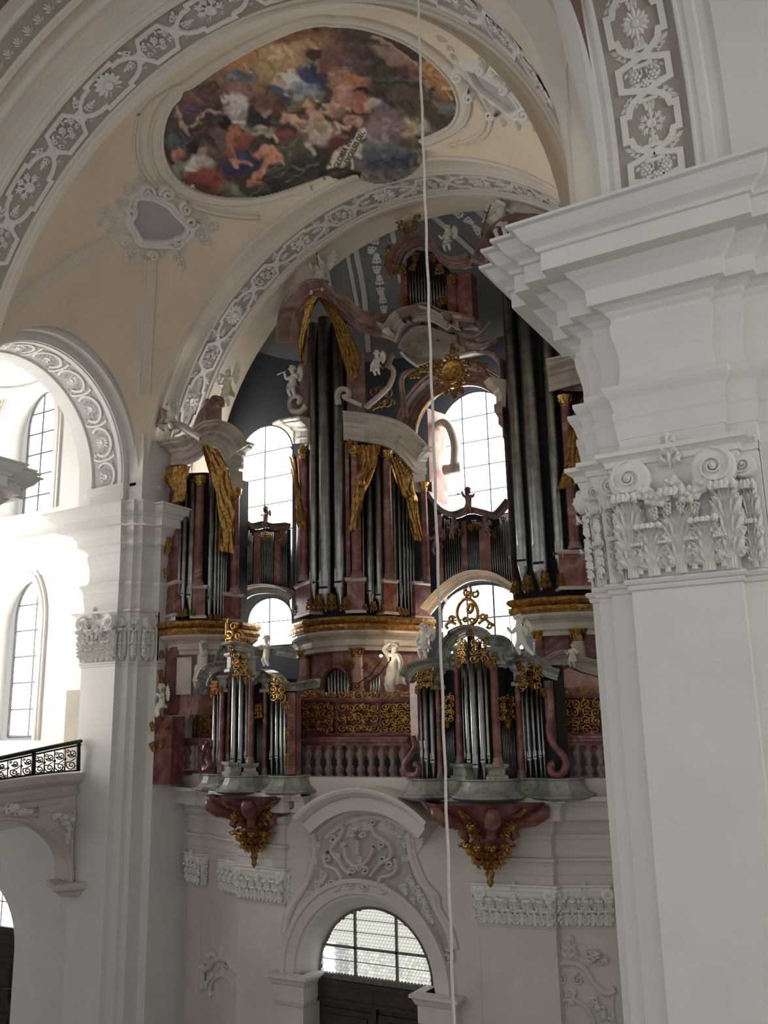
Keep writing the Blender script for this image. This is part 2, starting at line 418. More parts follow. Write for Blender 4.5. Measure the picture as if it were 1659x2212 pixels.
# the matching pier on the left of the near arch (only its cornice tip reaches into view)
pf = struct('wall_left_near_pier', None, None, 'cornice end of a nearer white pier at the left edge', 'pier')
PLAN_N = [(-15.46, 8.0), (-14.87, 8.2), (-14.87, 10.05), (-15.09, 10.05), (-15.09, 10.42), (-15.23, 10.42), (-15.23, 10.62), (-15.46, 10.62), (-15.46, 10.86), (-16.5, 10.86), (-16.5, 9.0)]
e = MB(); e.sweep([(o, zmap_left(z)) for o, z in ENT], PLAN_N, 1); obj('entablature', e, 'white', pf)
sh = MB(); sh.sweep([(0, FZ), (0, 6.0)], PLAN_N, 1, cap=False); obj('pilaster_shaft', sh, 'white', pf)
# mirror pier to the right of the organ arch (behind the near pier)
mp = struct('wall_right_far_pier', None, None, 'white pier right of the organ hidden behind the near pier', 'pier')
PLAN_M = [(2 * XC - x, y) for x, y in PLAN_L][::-1]
sh = MB(); sh.sweep([(0, FZ), (0, 5.7)], PLAN_M, 1, cap=False); obj('pilaster_shaft', sh, 'white', mp)
# ------------------------------------------------------------------ transverse arches and side arches
ARCH_PROF = [(6.25, 14.62), (5.90, 14.62), (5.87, 14.66), (5.87, 14.70), (5.905, 14.72), (5.905, 14.76), (5.935, 14.78), (5.935, 14.84), (5.96, 14.87), (5.985, 14.95), (5.985, 15.10), (5.96, 15.19), (5.93, 15.22), (5.93, 15.26), (5.90, 15.28), (5.90, 15.33), (5.94, 15.36), (5.94, 16.02), (5.90, 16.04), (5.90, 16.10), (5.87, 16.12), (5.87, 16.22), (6.2, 16.26)]
XC1, FL1 = -8.85, .32      # the near arch stands a little further right and flares towards the viewer
def flare(Y): return FL1 * (10.2 - Y) / 1.6 if Y < 10.3 else 0.0
def arch_y(mb, prof, th0=0.0, th1=pi, n=72, z0=5.6):
    rows = [[((XC1 if Y < 10.3 else XC) + (r + flare(Y)) * cos(t), Y, z0 + (r + flare(Y)) * sin(t)) for r, Y in prof] for t in arc(th0, th1, n)]
    if th0 == 0.0: rows = [[(x, y, 4.95) for x, y, z in rows[0]]] + rows
    if th1 == pi: rows = rows + [[(x, y, 4.95) for x, y, z in rows[-1]]]
    mb.grid(rows, smooth=False)
SA_C, SA_Z, SA_K = 12.2, 5.72, 1.12
def arch_x(mb, prof, yc, th0=0.0, th1=pi, n=48, ymax=2.36):
    rows = [[(X, yc + (max(-2.30, min(ymax, r * cos(t))) if r > 2.55 else r * cos(t)), SA_Z + SA_K * r * sin(t)) for r, X in prof] for t in arc(th0, th1, n)]
    rows = [[(x, y, 4.96) for x, y, z in rows[0]]] + rows
    mb.grid(rows, smooth=False)
def split_prof(prof, lo, hi):
    a = [p for p in prof if p[1] <= lo + 1e-6]; b = [p for p in prof if lo - 1e-6 <= p[1] <= hi + 1e-6]; c = [p for p in prof if p[1] >= hi - 1e-6]
    return a, b, c
ARCHES = {}
for nm, dy, lab in (('trim_1', 0.0, 'stuccoed arch with rosette band framing the organ'), ('trim_2', -6.05, 'nearer stuccoed arch with rosette band across the nave vault')):
    t = struct(nm, None, None, lab, 'arch'); ARCHES[nm] = t
    a, b, c = split_prof(ARCH_PROF, 15.36, 16.02)
    for pr, mt, pn in ((a, 'vaultw', 'arch_moulding'), (b, 'band', 'band_ground'), (c, 'vaultw', 'arch_edge')):
        mb = MB(); arch_y(mb, [(r, Y + dy) for r, Y in pr]); obj(pn, mb, mt, t)
# palmette border east of the near arch
t = ARCHES['trim_2']
mb = MB(); arch_y(mb, [(6.30, 7.86), (5.96, 7.86), (5.93, 7.92), (5.96, 7.96)], radians(75)); obj('border_moulding', mb, 'vaultw', t)
mb = MB(); arch_y(mb, [(5.96, 7.96), (5.96, 8.30)], radians(75)); obj('border_ground', mb, 'band', t)
mb = MB(); arch_y(mb, [(5.96, 8.30), (5.92, 8.32), (5.92, 8.40), (6.0, 8.46), (6.02, 8.58)], radians(75)); obj('border_edge', mb, 'vaultw', t)
# side arches (over the tribunes)
SIDE_PROF = [(2.22, -16.95), (2.22, -16.62), (2.20, -16.60), (2.20, -16.50), (2.235, -16.48), (2.235, -15.66), (2.20, -15.64), (2.20, -15.52), (2.22, -15.50), (2.22, -15.46), (2.38, -15.46), (2.38, -15.23), (2.52, -15.23), (2.52, -15.09), (2.60, -15.09), (2.60, -15.05), (2.66, -15.04), (2.70, -15.02), (2.74, -14.98), (2.86, -14.95), (2.95, -15.10)]
ta = struct('trim_3', None, None, 'white stuccoed arch over the left side gallery', 'arch')
pr = [(r, x) for r, x in SIDE_PROF]
for lo, hi, mt, pn in ((-99, -16.48, 'white', 'arch_inner_edge'), (-16.48, -15.66, 'lilac', 'band_ground'), (-15.66, 99, 'white', 'archivolt')):
    mb = MB(); arch_x(mb, [p for p in pr if lo - 1e-6 <= p[1] <= hi + 1e-6], SA_C); obj(pn, mb, mt, ta)
tb = struct('trim_4', None, None, 'white stuccoed arch rising from the near right pier', 'arch')
SIDE_R = [(2.22, 3.0), (2.22, -1.0), (2.26, -1.02), (2.26, -1.14), (2.18, -1.16), (2.18, -1.24), (2.20, -1.26), (2.20, -1.30), (2.17, -1.31), (2.17, -1.335), (2.235, -1.355), (2.235, -2.10), (2.17, -2.12), (2.17, -2.15), (2.20, -2.17), (2.20, -2.21), (2.18, -2.23), (2.18, -2.30), (2.20, -2.33), (2.25, -2.40), (2.32, -2.46), (2.40, -2.50), (2.44, -2.51), (2.44, -2.53), (2.50, -2.54), (2.54, -2.56), (2.62, -2.58)]
for lo, hi, mt, pn in ((-99, -2.10, 'white', 'archivolt'), (-2.10, -1.355, 'band', 'band_ground'), (-1.355, 99, 'white', 'arch_inner_edge')):
    mb = MB(); arch_x(mb, [p for p in SIDE_R if lo - 1e-6 <= p[1] <= hi + 1e-6], 8.55 - 2.20, ymax=2.2); obj(pn, mb, mt, tb)
# ------------------------------------------------------------------ sail vaults (ellipsoids)
VK = 9.0 / 5.29; VR2 = 35.4 + 9.0
def hitE(px, py, yc=12.3, grow=0.0):
    d = ray(px, py); c = V((XC, yc, 5.6))
    R2 = (sqrt(VR2) - grow) ** 2
    A = d.x * d.x + VK * d.y * d.y + d.z * d.z
    B = -2 * (d.x * c.x + VK * d.y * c.y + d.z * c.z)
    C = c.x ** 2 + VK * c.y ** 2 + c.z ** 2 - R2
    D = B * B - 4 * A * C
    if D < 0: return None
    return d * ((-B + sqrt(D)) / (2 * A))
def nrmE(P, yc=12.3):
    n = V((P.x - XC, VK * (P.y - yc), P.z - 5.6)); return -n.normalized()
def vaultz(x, y, yc): return 5.6 + sqrt(max(0.0, VR2 - (x - XC) ** 2 - VK * (y - yc) ** 2))
def vault_mesh(yc, y0, y1, nx=72, ny=32):
    mb = MB()
    rows = [[(XC - 6.0 * cos(a), y, vaultz(XC - 6.0 * cos(a), y, yc)) for y in arc(y0, y1, ny)] for a in arc(0, pi, nx)]
    return mb.grid(rows, smooth=True)
vault1 = struct('ceiling_organ_side', vault_mesh(12.3, 9.98, 14.66), 'vault', 'cream sail vault holding the oval fresco', 'ceiling')
mb = MB(); mb.grid([[(XC1 - 6.75 * cos(a), y, 5.6 + sqrt(max(0, 6.75 ** 2 * sin(a) ** 2 + 9 - VK * (y - 5.6) ** 2))) for y in arc(3.4, 7.84, 20)] for a in arc(0, pi, 60)], smooth=True)
vault0 = struct('ceiling_near_side', mb, 'brownm', 'brown painted vault at the upper left corner', 'ceiling')
# pendentive walls between vault edges and side arches, upper nave walls
wl = MB(); wl.box(-15.35, -14.945, 14.50, 16.2, 5.0, 6.75); obj('spandrel_fill', wl, 'white', lp)
wl = MB(); wl.box(-2.66, -2.35, 8.60, 9.1, 4.95, 6.6); obj('spandrel_fill', wl, 'white', rp)
# roof mass above so that no sky shows through
rf = MB(); rf.box(-24, 9, -2.5, 24, 13.2, 13.5); struct('ceiling_roof', rf, 'white2', 'roof space above the vaults', 'ceiling')
# ------------------------------------------------------------------ left tribune: west wall with two windows, door below
YW = 15.35
def arch_outline(x0, x1, zb, zs, n=18, kz=1.0):
    """closed outline of a round headed opening: (x,z) list, from bottom left clockwise over the arch"""
    r = (x1 - x0) / 2; c = (x0 + x1) / 2
    return [(x0, zb)] + [(c - r * cos(a), zs + kz * r * sin(a)) for a in arc(0, pi, n)] + [(x1, zb)]
def wall_with_holes(mb, x0, x1, z0, z1, Y, holes, depth=0, splay=0.0):
    """vertical wall in plane Y made of strips around round headed holes stacked in one column; adds reveals"""
    # columns: left solid, hole column, right solid
    hx0 = min(h[0] for h in holes); hx1 = max(h[1] for h in holes)
    mb.quad((x0, Y, z0), (hx0, Y, z0), (hx0, Y, z1), (x0, Y, z1)); mb.quad((hx1, Y, z0), (x1, Y, z0), (x1, Y, z1), (hx1, Y, z1))
    zcur = z0
    for (a, b, zb, zs, kz) in sorted(holes, key=lambda h: h[2]):
        if zb > zcur: mb.quad((hx0, Y, zcur), (hx1, Y, zcur), (hx1, Y, zb), (hx0, Y, zb))
        ol = arch_outline(a, b, zb, zs, 18, kz); top = zs + kz * (b - a) / 2
        if a > hx0: mb.quad((hx0, Y, zb), (a, Y, zb), (a, Y, top), (hx0, Y, top))
        if b < hx1: mb.quad((b, Y, zb), (hx1, Y, zb), (hx1, Y, top), (b, Y, top))
        for (p, q) in zip(ol[1:-1], ol[2:-1]):
            mb.add([(p[0], Y, p[1]), (q[0], Y, q[1]), (q[0], Y, top), (p[0], Y, top)], [(0, 1, 2, 3)])
        c = (a + b) / 2; r = (b - a) / 2
        inner = [((x - c) * (1 - splay) + c, z if i not in () else z) for i, (x, z) in enumerate(ol)]
        inner = [(x, zb + (z - zb) * (1 - splay * .35)) for x, z in inner]
        for i in range(len(ol) - 1):
            p, q, pi_, qi = ol[i], ol[i + 1], inner[i], inner[i + 1]
            mb.quad((p[0], Y, p[1]), (pi_[0], Y + depth, pi_[1]), (qi[0], Y + depth, qi[1]), (q[0], Y, q[1]))
        p, q, pi_, qi = ol[-1], ol[0], inner[-1], inner[0]
        mb.quad((p[0], Y, p[1]), (pi_[0], Y + depth, pi_[1]), (qi[0], Y + depth, qi[1]), (q[0], Y, q[1]))
        zcur = top
    mb.quad((hx0, Y, zcur), (hx1, Y, zcur), (hx1, Y, z1), (hx0, Y, z1))
def win_rect(pl, pr, pb, pt, Y):
    """window corners from photograph pixels: left, right (at mid height), sill and crown rows"""
    a = onY(pl, (pb + pt) / 2, Y); b = onY(pr, (pb + pt) / 2, Y); zb = onY((pl + pr) / 2, pb, Y).z; zt = onY((pl + pr) / 2, pt, Y).z
    return a.x, b.x, zb, zt
def window(name, x0, x1, zb, zs, kz, Y, cols, rows, label, mat='day', bar=.018, depth=.05, sash='lead', day=True):
    w = struct(name, None, None, label, 'window')
    ol = arch_outline(x0, x1, zb, zs, 20, kz); top = zs + kz * (x1 - x0) / 2; r = (x1 - x0) / 2; c = (x0 + x1) / 2
    fr = MB(); fr.tube([(x, Y - .01, z) for x, z in ol] + [(ol[0][0], Y - .01, ol[0][1])], bar * 1.6, 6, smooth=False); obj('frame', fr, sash, w)
    xs = [x0 + (x1 - x0) * i / cols for i in range(cols + 1)]
    def topz(x): return zs + kz * sqrt(max(0, r * r - (x - c) ** 2))
    hs = [zb + (top - zb) * i / rows for i in range(rows + 1)]
    for i in range(1, cols):
        b = MB(); b.box(xs[i] - bar, xs[i] + bar, Y - .02, Y + .01, zb, topz(xs[i])); obj('glazing_bar', b, sash, w)
    for j in range(1, rows):
        z = hs[j]; half = r if z <= zs else r * sqrt(max(0, 1 - ((z - zs) / (kz * r)) ** 2))
        if half > .05:
            b = MB(); b.box(c - half, c + half, Y - .025, Y + .01, z - bar * .8, z + bar * .8); obj('glazing_bar', b, sash, w)
    for i in range(cols):
        for j in range(rows):
            pts = []
            n = 8
            lo, hi = hs[j], hs[j + 1]
            up = [(x, min(hi, topz(x))) for x in arc(xs[i], xs[i + 1], n)]
            if max(z for x, z in up) <= lo + .01: continue
            up = [(x, max(z, lo)) for x, z in up]
            mb = MB(); rows_ = [[(x, Y, lo) for x, z in up], [(x, Y, z) for x, z in up]]
            mb.grid(rows_, smooth=False); obj('pane', mb, mat, w)
    return w
# window openings (glass plane a little behind the wall)
YG = YW + .75
g1 = win_rect(63, 151, 1112, 846, YG)      # upper window
g2 = win_rect(33, 119, 1590, 1252, YG)     # lower window
g3 = (onY(-70, 1990, YG).x, onY(84, 1990, YG).x, onY(20, 2003, YG).z, onY(20, 1893, YG).z)
def opening(g, grow, gz=.1):
    w = g[1] - g[0]; return g[0] - grow, g[1] + grow * .8, g[2] - .12, g[3]
holes = []
def hole_of(g, grow, kz=1.25, drop=.1):
    x0, x1 = g[0] - grow, g[1] + grow * .55; r = (x1 - x0) / 2
    zs = g[3] + .12 - kz * r
    return (x0, x1, g[2] - drop, zs, kz)
h1 = hole_of(g1, .42); h2 = hole_of(g2, .42); h3 = (g3[0] - .12, g3[1] + .12, FZ, g3[3] + .08 - 1.05 * ((g3[1] - g3[0]) / 2 + .12), 1.05)
wb = MB(); wall_with_holes(wb, -24, -16.0, FZ, 9.5, YW, [h3, h2, h1], .72, .12)
wleft = struct('wall_left_west', wb, 'white', 'white wall of the left side gallery with round headed windows', 'wall')
def zs_of(g, kz): return g[3] - kz * (g[1] - g[0]) / 2
window('window_1', g1[0], g1[1], g1[2], zs_of(g1, 1.25), 1.25, YG - .03, 3, 6, 'tall bright round headed window in the upper left wall', bar=.026)
window('window_2', g2[0], g2[1], g2[2], zs_of(g2, 1.35), 1.35, YG - .03, 2, 6, 'tall bright round headed window above the left iron railing', bar=.026)
window('window_3', g3[0], g3[1], g3[2], zs_of(g3, 1.05), 1.05, YG - .03, 2, 2, 'small bright fanlight above the dark left door', bar=.014)
# outer wall of the left tribune with its own big window (throws the light across the pier)
ow = MB(); ow.box(-24.3, -24, -2, YW + 1, FZ, 13); struct('wall_left_outer', ow, 'white', 'outer wall of the left side gallery', 'wall')

mb = MB(); mb.box(-24.1, -16.9, 8.6, YW + .1, 9.15, 9.3); obj('tribune_vault', mb, 'vault', ta)
mb = MB(); mb.add([(-19.6 + 1.9 * cos(t), 12.6 + 2.3 * sin(t), 9.13) for t in arc(0, 2 * pi, 24)[:-1]], [tuple(range(24))]); obj('painted_field', mb, 'skyfresco', ta)
mb = MB(); mb.tube([(-19.6 + 2.0 * cos(t), 12.6 + 2.4 * sin(t), 9.12) for t in arc(0, 2 * pi, 32)], .09, 8); obj('painted_field_frame', mb, 'white', ta)
for nm, h, g in (('a', h1, .28), ('b', h2, .26)):
    for k, rad in ((g, .045), (g - .12, .03)):
        ol = arch_outline(h[0] - k, h[1] + k, h[2], h[3], 20, h[4])
        mb = MB(); mb.tube([(x, YW - .01, z) for x, z in ol], rad, 8); obj('window_surround', mb, 'white', wleft)
WENT = [(-.02, 3.98), (.02, 3.98), (.02, 4.1), (.05, 4.12), (.05, 4.2), (.12, 4.28), (.12, 4.36), (.24, 4.42), (.24, 4.6), (.30, 4.72), (.36, 4.82), (.38, 4.9), (-.02, 4.92)]
mb = MB(); mb.sweep(WENT, [(-24, YW), (-16.3, YW)], 1); obj('wall_entablature', mb, 'white', wleft)
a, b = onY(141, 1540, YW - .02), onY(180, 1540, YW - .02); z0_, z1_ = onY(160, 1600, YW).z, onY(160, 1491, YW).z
mb = MB(); mb.box(a.x, b.x, YW - .02, YW + .02, z0_ - .6, z1_); struct('door_3', mb, 'band', 'grey slab coloured as the shaded opening beside the left pier above the railing', 'door')  # flat grey slab carries the shade inside an open wall passage
def side_window(name, X, y0, y1, z0, z1, cols, rows, label, mat, s):
    w = struct(name, None, None, label, 'window')
    for i in range(cols):
        for j in range(rows):
            a, b = y0 + (y1 - y0) * i / cols, y0 + (y1 - y0) * (i + 1) / cols; c, d = z0 + (z1 - z0) * j / rows, z0 + (z1 - z0) * (j + 1) / rows
            mb = MB(); mb.quad((X, a + .03, c + .03), (X, b - .03, c + .03), (X, b - .03, d - .03), (X, a + .03, d - .03)); obj('pane', mb, mat, w)
    mb = MB(); mb.box(min(X, X - .04 * s), max(X, X - .04 * s), y0 - .1, y1 + .1, z0 - .1, z1 + .1); obj('frame', mb, 'lead', w)
side_window('window_9', -23.95, 10.4, 13.0, -1.5, 6.6, 3, 6, 'tall window in the outer wall of the left gallery', 'dayside', 1)
mb = MB(); mb.box(9, 9.3, -6, 12, FZ, 13.2); struct('wall_right_outer', mb, 'white', 'outer wall of the right side gallery', 'wall')
side_window('window_10', 8.95, 1.0, 6.0, 1.0, 7.5, 3, 6, 'tall window in the outer wall of the right gallery', 'dayright', -1)
# ------------------------------------------------------------------ west gallery wall (bowed), its order and cornice
def zc(y, x=1200, Y=14.7): return onY(x, y, Y).z
Z_TOP, Z_COR, Z_BED, Z_FR, Z_ARC, Z_ARB = zc(1737, 1230, 14.4), zc(1779, 1230, 14.45), zc(1803, 1230, 14.6), zc(1862, 1230, 14.75), zc(1868, 1230, 14.7), zc(1921, 1230, 14.8)
HALF = [(-16.3, 16.75), (-15.4, 16.45), (-14.72, 16.2), (-14.66, 16.07), (-14.05, 15.8), (-13.98, 15.92), (-13.2, 15.5), (-12.42, 15.18), (-12.40, 15.04), (-11.12, 14.86), (-11.08, 15.0), (-10.9, 15.0)]
WPLAN = HALF + [(2 * XC - x, y) for x, y in HALF[::-1]]
LEFTP = HALF; RIGHTP = [(2 * XC - x, y) for x, y in HALF[::-1]]
ww = struct('wall_west_gallery', None, None, 'bowed grey white wall under the organ gallery', 'wall')
mb = MB(); mb.sweep([(0, FZ), (0, Z_TOP)], LEFTP, 1, cap=False); mb.sweep([(0, FZ), (0, Z_TOP)], RIGHTP, 1, cap=False); obj('wall_face', mb, 'white2', ww)
GENT = [(-.1, Z_ARB), (.012, Z_ARB), (.012, Z_ARB + .14), (.028, Z_ARB + .15), (.028, Z_ARC - .12), (.03, Z_ARC - .10), (.05, Z_ARC - .04), (.08, Z_ARC - .02), (.08, Z_ARC + .03), (.012, Z_ARC + .04), (.012, Z_BED - .16), (.03, Z_BED - .15), (.03, Z_BED - .08), (.07, Z_BED - .04), (.10, Z_BED), (.13, Z_COR - .05), (.15, Z_COR), (.34, Z_COR), (.34, Z_COR + .2), (.37, Z_COR + .21), (.39, Z_COR + .27), (.45, Z_COR + .34), (.50, Z_COR + .37), (.50, Z_TOP), (-.1, Z_TOP + .01)]
mb = MB(); mb.sweep(GENT, LEFTP[:-1] + [(-10.52, 15.0)], 1); obj('entablature', mb, 'white2', ww)
mb = MB(); mb.sweep(GENT, [(-7.68, 15.0)] + RIGHTP[1:], 1); obj('entablature', mb, 'white2', ww)
mb = MB(); mb.add([(x, y - .1, Z_TOP) for x, y in WPLAN] + [(-2, 21, Z_TOP), (-16.3, 21, Z_TOP)], [tuple(range(len(WPLAN) + 2))]); obj('gallery_floor', mb, 'white2', ww)
mb = MB(); mb.sweep([(.16, Z_TOP), (.16, Z_TOP + .34), (-.2, Z_TOP + .34)], WPLAN, 1); obj('plinth', mb, 'white2', ww)
# portal bay: wall with arched opening
PX0, PX1 = onY(678, 2102, 15.05).x, onY(926.5, 2138, 15.05).x
PCX = (PX0 + PX1) / 2; PR = (PX1 - PX0) / 2; ZSILL = onY(800, 2120, 15.05).z
YP = 14.895
def ring(mb, cx, zc_, prof, a0=0.0, a1=pi, n=40):
    mb.grid([[(cx + r * cos(a), y, zc_ + r * sin(a)) for r, y in prof] for a in arc(a0, a1, n)], smooth=False)
pb = MB(); R1 = PR + .30
for a, b in zip(arc(0, pi, 30), arc(0, pi, 30)[1:]):
    p, q = (PCX + R1 * cos(a), ZSILL + R1 * sin(a)), (PCX + R1 * cos(b), ZSILL + R1 * sin(b))
    pb.add([(p[0], YP, p[1]), (q[0], YP, q[1]), (q[0], YP, Z_TOP), (p[0], YP, Z_TOP)], [(0, 1, 2, 3)])
pb.box(-11.1, PCX - R1, YP, YP + .5, FZ, Z_TOP); pb.box(PCX + R1, -7.1, YP, YP + .5, FZ, Z_TOP)
obj('portal_face', pb, 'white2', ww)
pm = MB(); ring(pm, PCX, ZSILL, [(PR - .02, 15.25), (PR + .20, YP + .02), (PR + .22, YP - .04), (PR + .27, YP - .05), (PR + .29, YP - .10), (PR + .46, YP - .11), (PR + .48, YP - .15), (PR + .56, YP - .16), (PR + .56, YP + .02)]); obj('portal_archivolt', pm, 'white2', ww)
for s in (-1, 1):
    xi = PCX + s * (PR + .02); xo = PCX + s * (PR + .62)
    a, b = min(xi, xo), max(xi, xo)
    jb = MB()
    pl = [(a, 15.3), (a, YP - .16), (b, YP - .16), (b, 15.3)]
    z = ZSILL
    jb.sweep([(-.05, FZ), (0, FZ), (0, z - 1.08), (.06, z - 1.05), (.08, z - .98), (.02, z - .93), (0, z - .9), (0, z - .52), (.02, z - .5), (.05, z - .42), (.05, z - .16), (.08, z - .14), (.12, z - .05), (.16, z - .03), (.16, z + .02), (-.05, z + .03)], pl, 1)
    obj('portal_impost', jb, 'white2', ww)
# curved cornice over the portal
pc = MB()
SPW = 1.36; zE = Z_TOP - .38; rise = .52; RR = (SPW ** 2 + rise ** 2) / (2 * rise); za = zE + rise - RR; a_ = math.asin(SPW / RR)
prof = [(-.75, YP + .1), (-.75, YP - .02), (-.55, YP - .03), (-.53, YP - .10), (-.46, YP - .12), (-.40, YP - .22), (-.34, YP - .24), (-.34, YP - .46), (-.12, YP - .47), (-.10, YP - .52), (-.02, YP - .62), (.03, YP - .64), (.06, YP - .64), (.08, YP + .1)]
pc.grid([[(XC + (RR + r) * sin(t), y, za + (RR + r) * cos(t)) for r, y in prof] for t in arc(-a_, a_, 28)], smooth=False, cap=True)
obj('curved_cornice', pc, 'white2', ww)
# transom, leaded fanlight, door
YD = 15.24
wd = struct('window_4', None, None, 'leaded fanlight of hexagon panes above the main portal door', 'window')
mb = MB(); mb.box(PCX - PR - .05, PCX + PR + .05, YD - .06, YD + .06, ZSILL - .09, ZSILL + .005); obj('frame_bar', mb, 'lead', wd)
mb = MB(); mb.tube([(PCX + (PR - .02) * cos(a), YD - .02, ZSILL + (PR - .02) * sin(a)) for a in arc(0, pi, 32)], .022, 6); obj('frame_arch', mb, 'lead', wd)
for fx in (-.325, .405):
    x = PCX + fx * PR
    mb = MB(); mb.box(x - .02, x + .02, YD - .05, YD + .02, ZSILL, ZSILL + sqrt(PR ** 2 - (x - PCX) ** 2)); obj('mullion', mb, 'lead', wd)
zt = ZSILL + .40 * PR
mb = MB(); hw = sqrt(PR ** 2 - (zt - ZSILL) ** 2); mb.box(PCX - hw, PCX + hw, YD - .05, YD + .02, zt - .02, zt + .02); obj('transom_bar', mb, 'lead', wd)
for fz in (.2, .62, .8):
    z = ZSILL + fz * PR; hw = sqrt(PR ** 2 - (z - ZSILL) ** 2)
    mb = MB(); mb.box(PCX - hw, PCX + hw, YD - .02, YD + .01, z - .005, z + .005); obj('saddle_bar', mb, 'lead', wd)
def hexpane_mat(name, c, st): return glow(name, c, st)
HEXM = [hexpane_mat('hex_glass_%d' % i, c, s) for i, (c, s) in enumerate([((.86, .88, .78), .36), ((.80, .84, .76), .30), ((.90, .90, .82), .42), ((.70, .76, .76), .24), ((.95, .97, 1.0), 1.1)])]
hs_ = .067; hexr = hs_ / sqrt(3) * 1.0
hexmesh = []
for mt in HEXM:
    hb = MB(); hb.prism([(hs_ / sqrt(3) * .90 * sin(k * pi / 3), hs_ / sqrt(3) * .90 * cos(k * pi / 3)) for k in range(6)], .006, (V((0, 0, 0)), V((1, 0, 0)), V((0, 0, 1)), V((0, -1, 0))))
    hexmesh.append(hb.mesh('hexagon_pane', mt))
lead = MB(); rr_ = random.Random(5); npan = 0
row_h = hs_ * 2 / sqrt(3) * .75
for j in range(int(PR / row_h) + 1):
    for i in range(-20, 21):
        x = (i + (.5 if j % 2 else 0)) * hs_; z = .04 + j * row_h
        if hypot(x, z) > PR - .03: continue
        mi = rr_.choice([0, 0, 0, 1, 2, 0, 1])
        if x < -.45 * PR: mi = 3 if rr_.random() < .6 else 1
        if -.92 * PR < x < -.70 * PR and z < .42 * PR: mi = 4
        P_ = V((PCX + x, YD, ZSILL + z))
        if npan < 290: place('hexagon_pane', hexmesh[mi], wd, P_, (1, 0, 0), (0, 1, 0), (0, 0, 1)); npan += 1
        else:
            lead.prism([(hs_ / sqrt(3) * .90 * sin(k * pi / 3), hs_ / sqrt(3) * .90 * cos(k * pi / 3)) for k in range(6)], .006, (P_, V((1, 0, 0)), V((0, 0, 1)), V((0, -1, 0))))
if lead.v:
    o = obj('hexagon_panes', lead, HEXM[0], wd); o['kind'] = 'stuff'
mb = MB(); mb.add([(PCX + PR * cos(a), YD + .012, ZSILL + PR * sin(a)) for a in arc(0, pi, 24)], [tuple(range(25))]); obj('lead_ground', mb, 'iron', wd)
dr = struct('door_1', None, None, 'dark brown panelled double door of the main portal', 'door')
mb = MB(); mb.box(PCX - PR - .05, PCX + PR + .05, YD + .02, YD + .1, FZ, ZSILL - .09); obj('door_leaf', mb, 'wood', dr)
mb = MB(); mb.box(PCX - PR, PCX + PR, YD - .10, YD + .02, ZSILL - .42, ZSILL - .09); mb.box(PCX - PR, PCX + PR, YD - .14, YD + .02, ZSILL - .16, ZSILL - .09); mb.box(PCX - PR, PCX + PR, YD - .13, YD + .02, ZSILL - .46, ZSILL - .40); obj('door_lintel', mb, 'wood', dr)
for s in (-1, 1):
    x0, x1 = sorted((PCX + s * .06, PCX + s * (PR - .08)))
    for k in range(3):
        z1 = ZSILL - .58 - k * 1.25
        mb = MB(); mb.box(x0, x1, YD - .02, YD + .03, z1 - 1.1, z1); mb.box(x0 + .1, x1 - .1, YD - .05, YD, z1 - 1.0, z1 - .1); obj('door_panel', mb, 'wood', dr)
mb = MB(); mb.box(PCX - .05, PCX + .05, YD - .06, YD + .02, FZ, ZSILL - .42); obj('meeting_stile', mb, 'wood', dr)
# left door under the tribune
dl = struct('door_2', None, None, 'dark wooden door with metal push bars at the lower left', 'door')
zt3 = onY(20, 2003, YG).z - .05
mb = MB(); mb.box(h3[0], h3[1], YG - .12, YG - .02, FZ, zt3); obj('door_leaf', mb, 'wood', dl)
mb = MB(); mb.box(h3[0], h3[1], YG - .2, YG - .1, zt3 - .05, zt3 + .1); mb.box(h3[0], h3[1], YG - .16, YG - .1, zt3 - .45, zt3 - .32); obj('door_lintel', mb, 'wood', dl)
xm = onY(45, 2100, YG).x
for x0, x1, zz0, zz1 in ((h3[0] + .1, xm - .05, zt3 - 1.7, zt3 - .6), (h3[0] + .1, xm - .05, zt3 - 3.3, zt3 - 1.85), (xm + .05, h3[1] - .1, zt3 - 3.3, zt3 - .6)):
    mb = MB(); mb.box(x0, x1, YG - .16, YG - .12, zz0, zz1); mb.box(x0 + .12, x1 - .12, YG - .18, YG - .14, zz0 + .12, zz1 - .12); obj('door_panel', mb, 'wood', dl)
for px0, px1, py in ((5, 45, 2136), (62, 72, 2196)):
    a, b = onY(px0, py, YG - .3), onY(px1, py, YG - .3)
    mb = MB(); mb.tube([a, b], .012, 6); obj('push_bar', mb, 'tin', dl)
# ------------------------------------------------------------------ organ bay: apse vault, side walls, back wall
ap = struct('ceiling_organ_bay', None, None, 'dim slate grey vault above the organ with pale ribs', 'ceiling')
AY, AL = 17.1, 3.9
def apsept(az, el, r=0.0):
    """az: 0 = left springing .. pi = right springing (through the back), el: 0 springing .. pi/2 crown"""
    return V((XC - (6.4 - r) * cos(el) * cos(az), AY + (AL - r) * cos(el) * sin(az), 5.0 + (6.9 - r) * sin(el)))
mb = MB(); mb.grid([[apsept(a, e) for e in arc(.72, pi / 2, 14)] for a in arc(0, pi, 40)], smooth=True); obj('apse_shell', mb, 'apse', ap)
mb = MB(); mb.grid([[apsept(a, e) for e in arc(0, .72, 8)] for a in arc(0, pi, 40)], smooth=True); obj('apse_shade_zone', mb, 'dark', ap)  # lower shell coloured near-black for the unlit depth of the bay
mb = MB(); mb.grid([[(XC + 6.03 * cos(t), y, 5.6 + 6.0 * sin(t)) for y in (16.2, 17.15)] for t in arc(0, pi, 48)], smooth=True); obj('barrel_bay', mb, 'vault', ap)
bw = MB(); bw.grid([[(XC - 6.05 * cos(a), AY + AL * sin(a), z) for z in (FZ, 5.0)] for a in arc(0, pi, 40)], smooth=True)
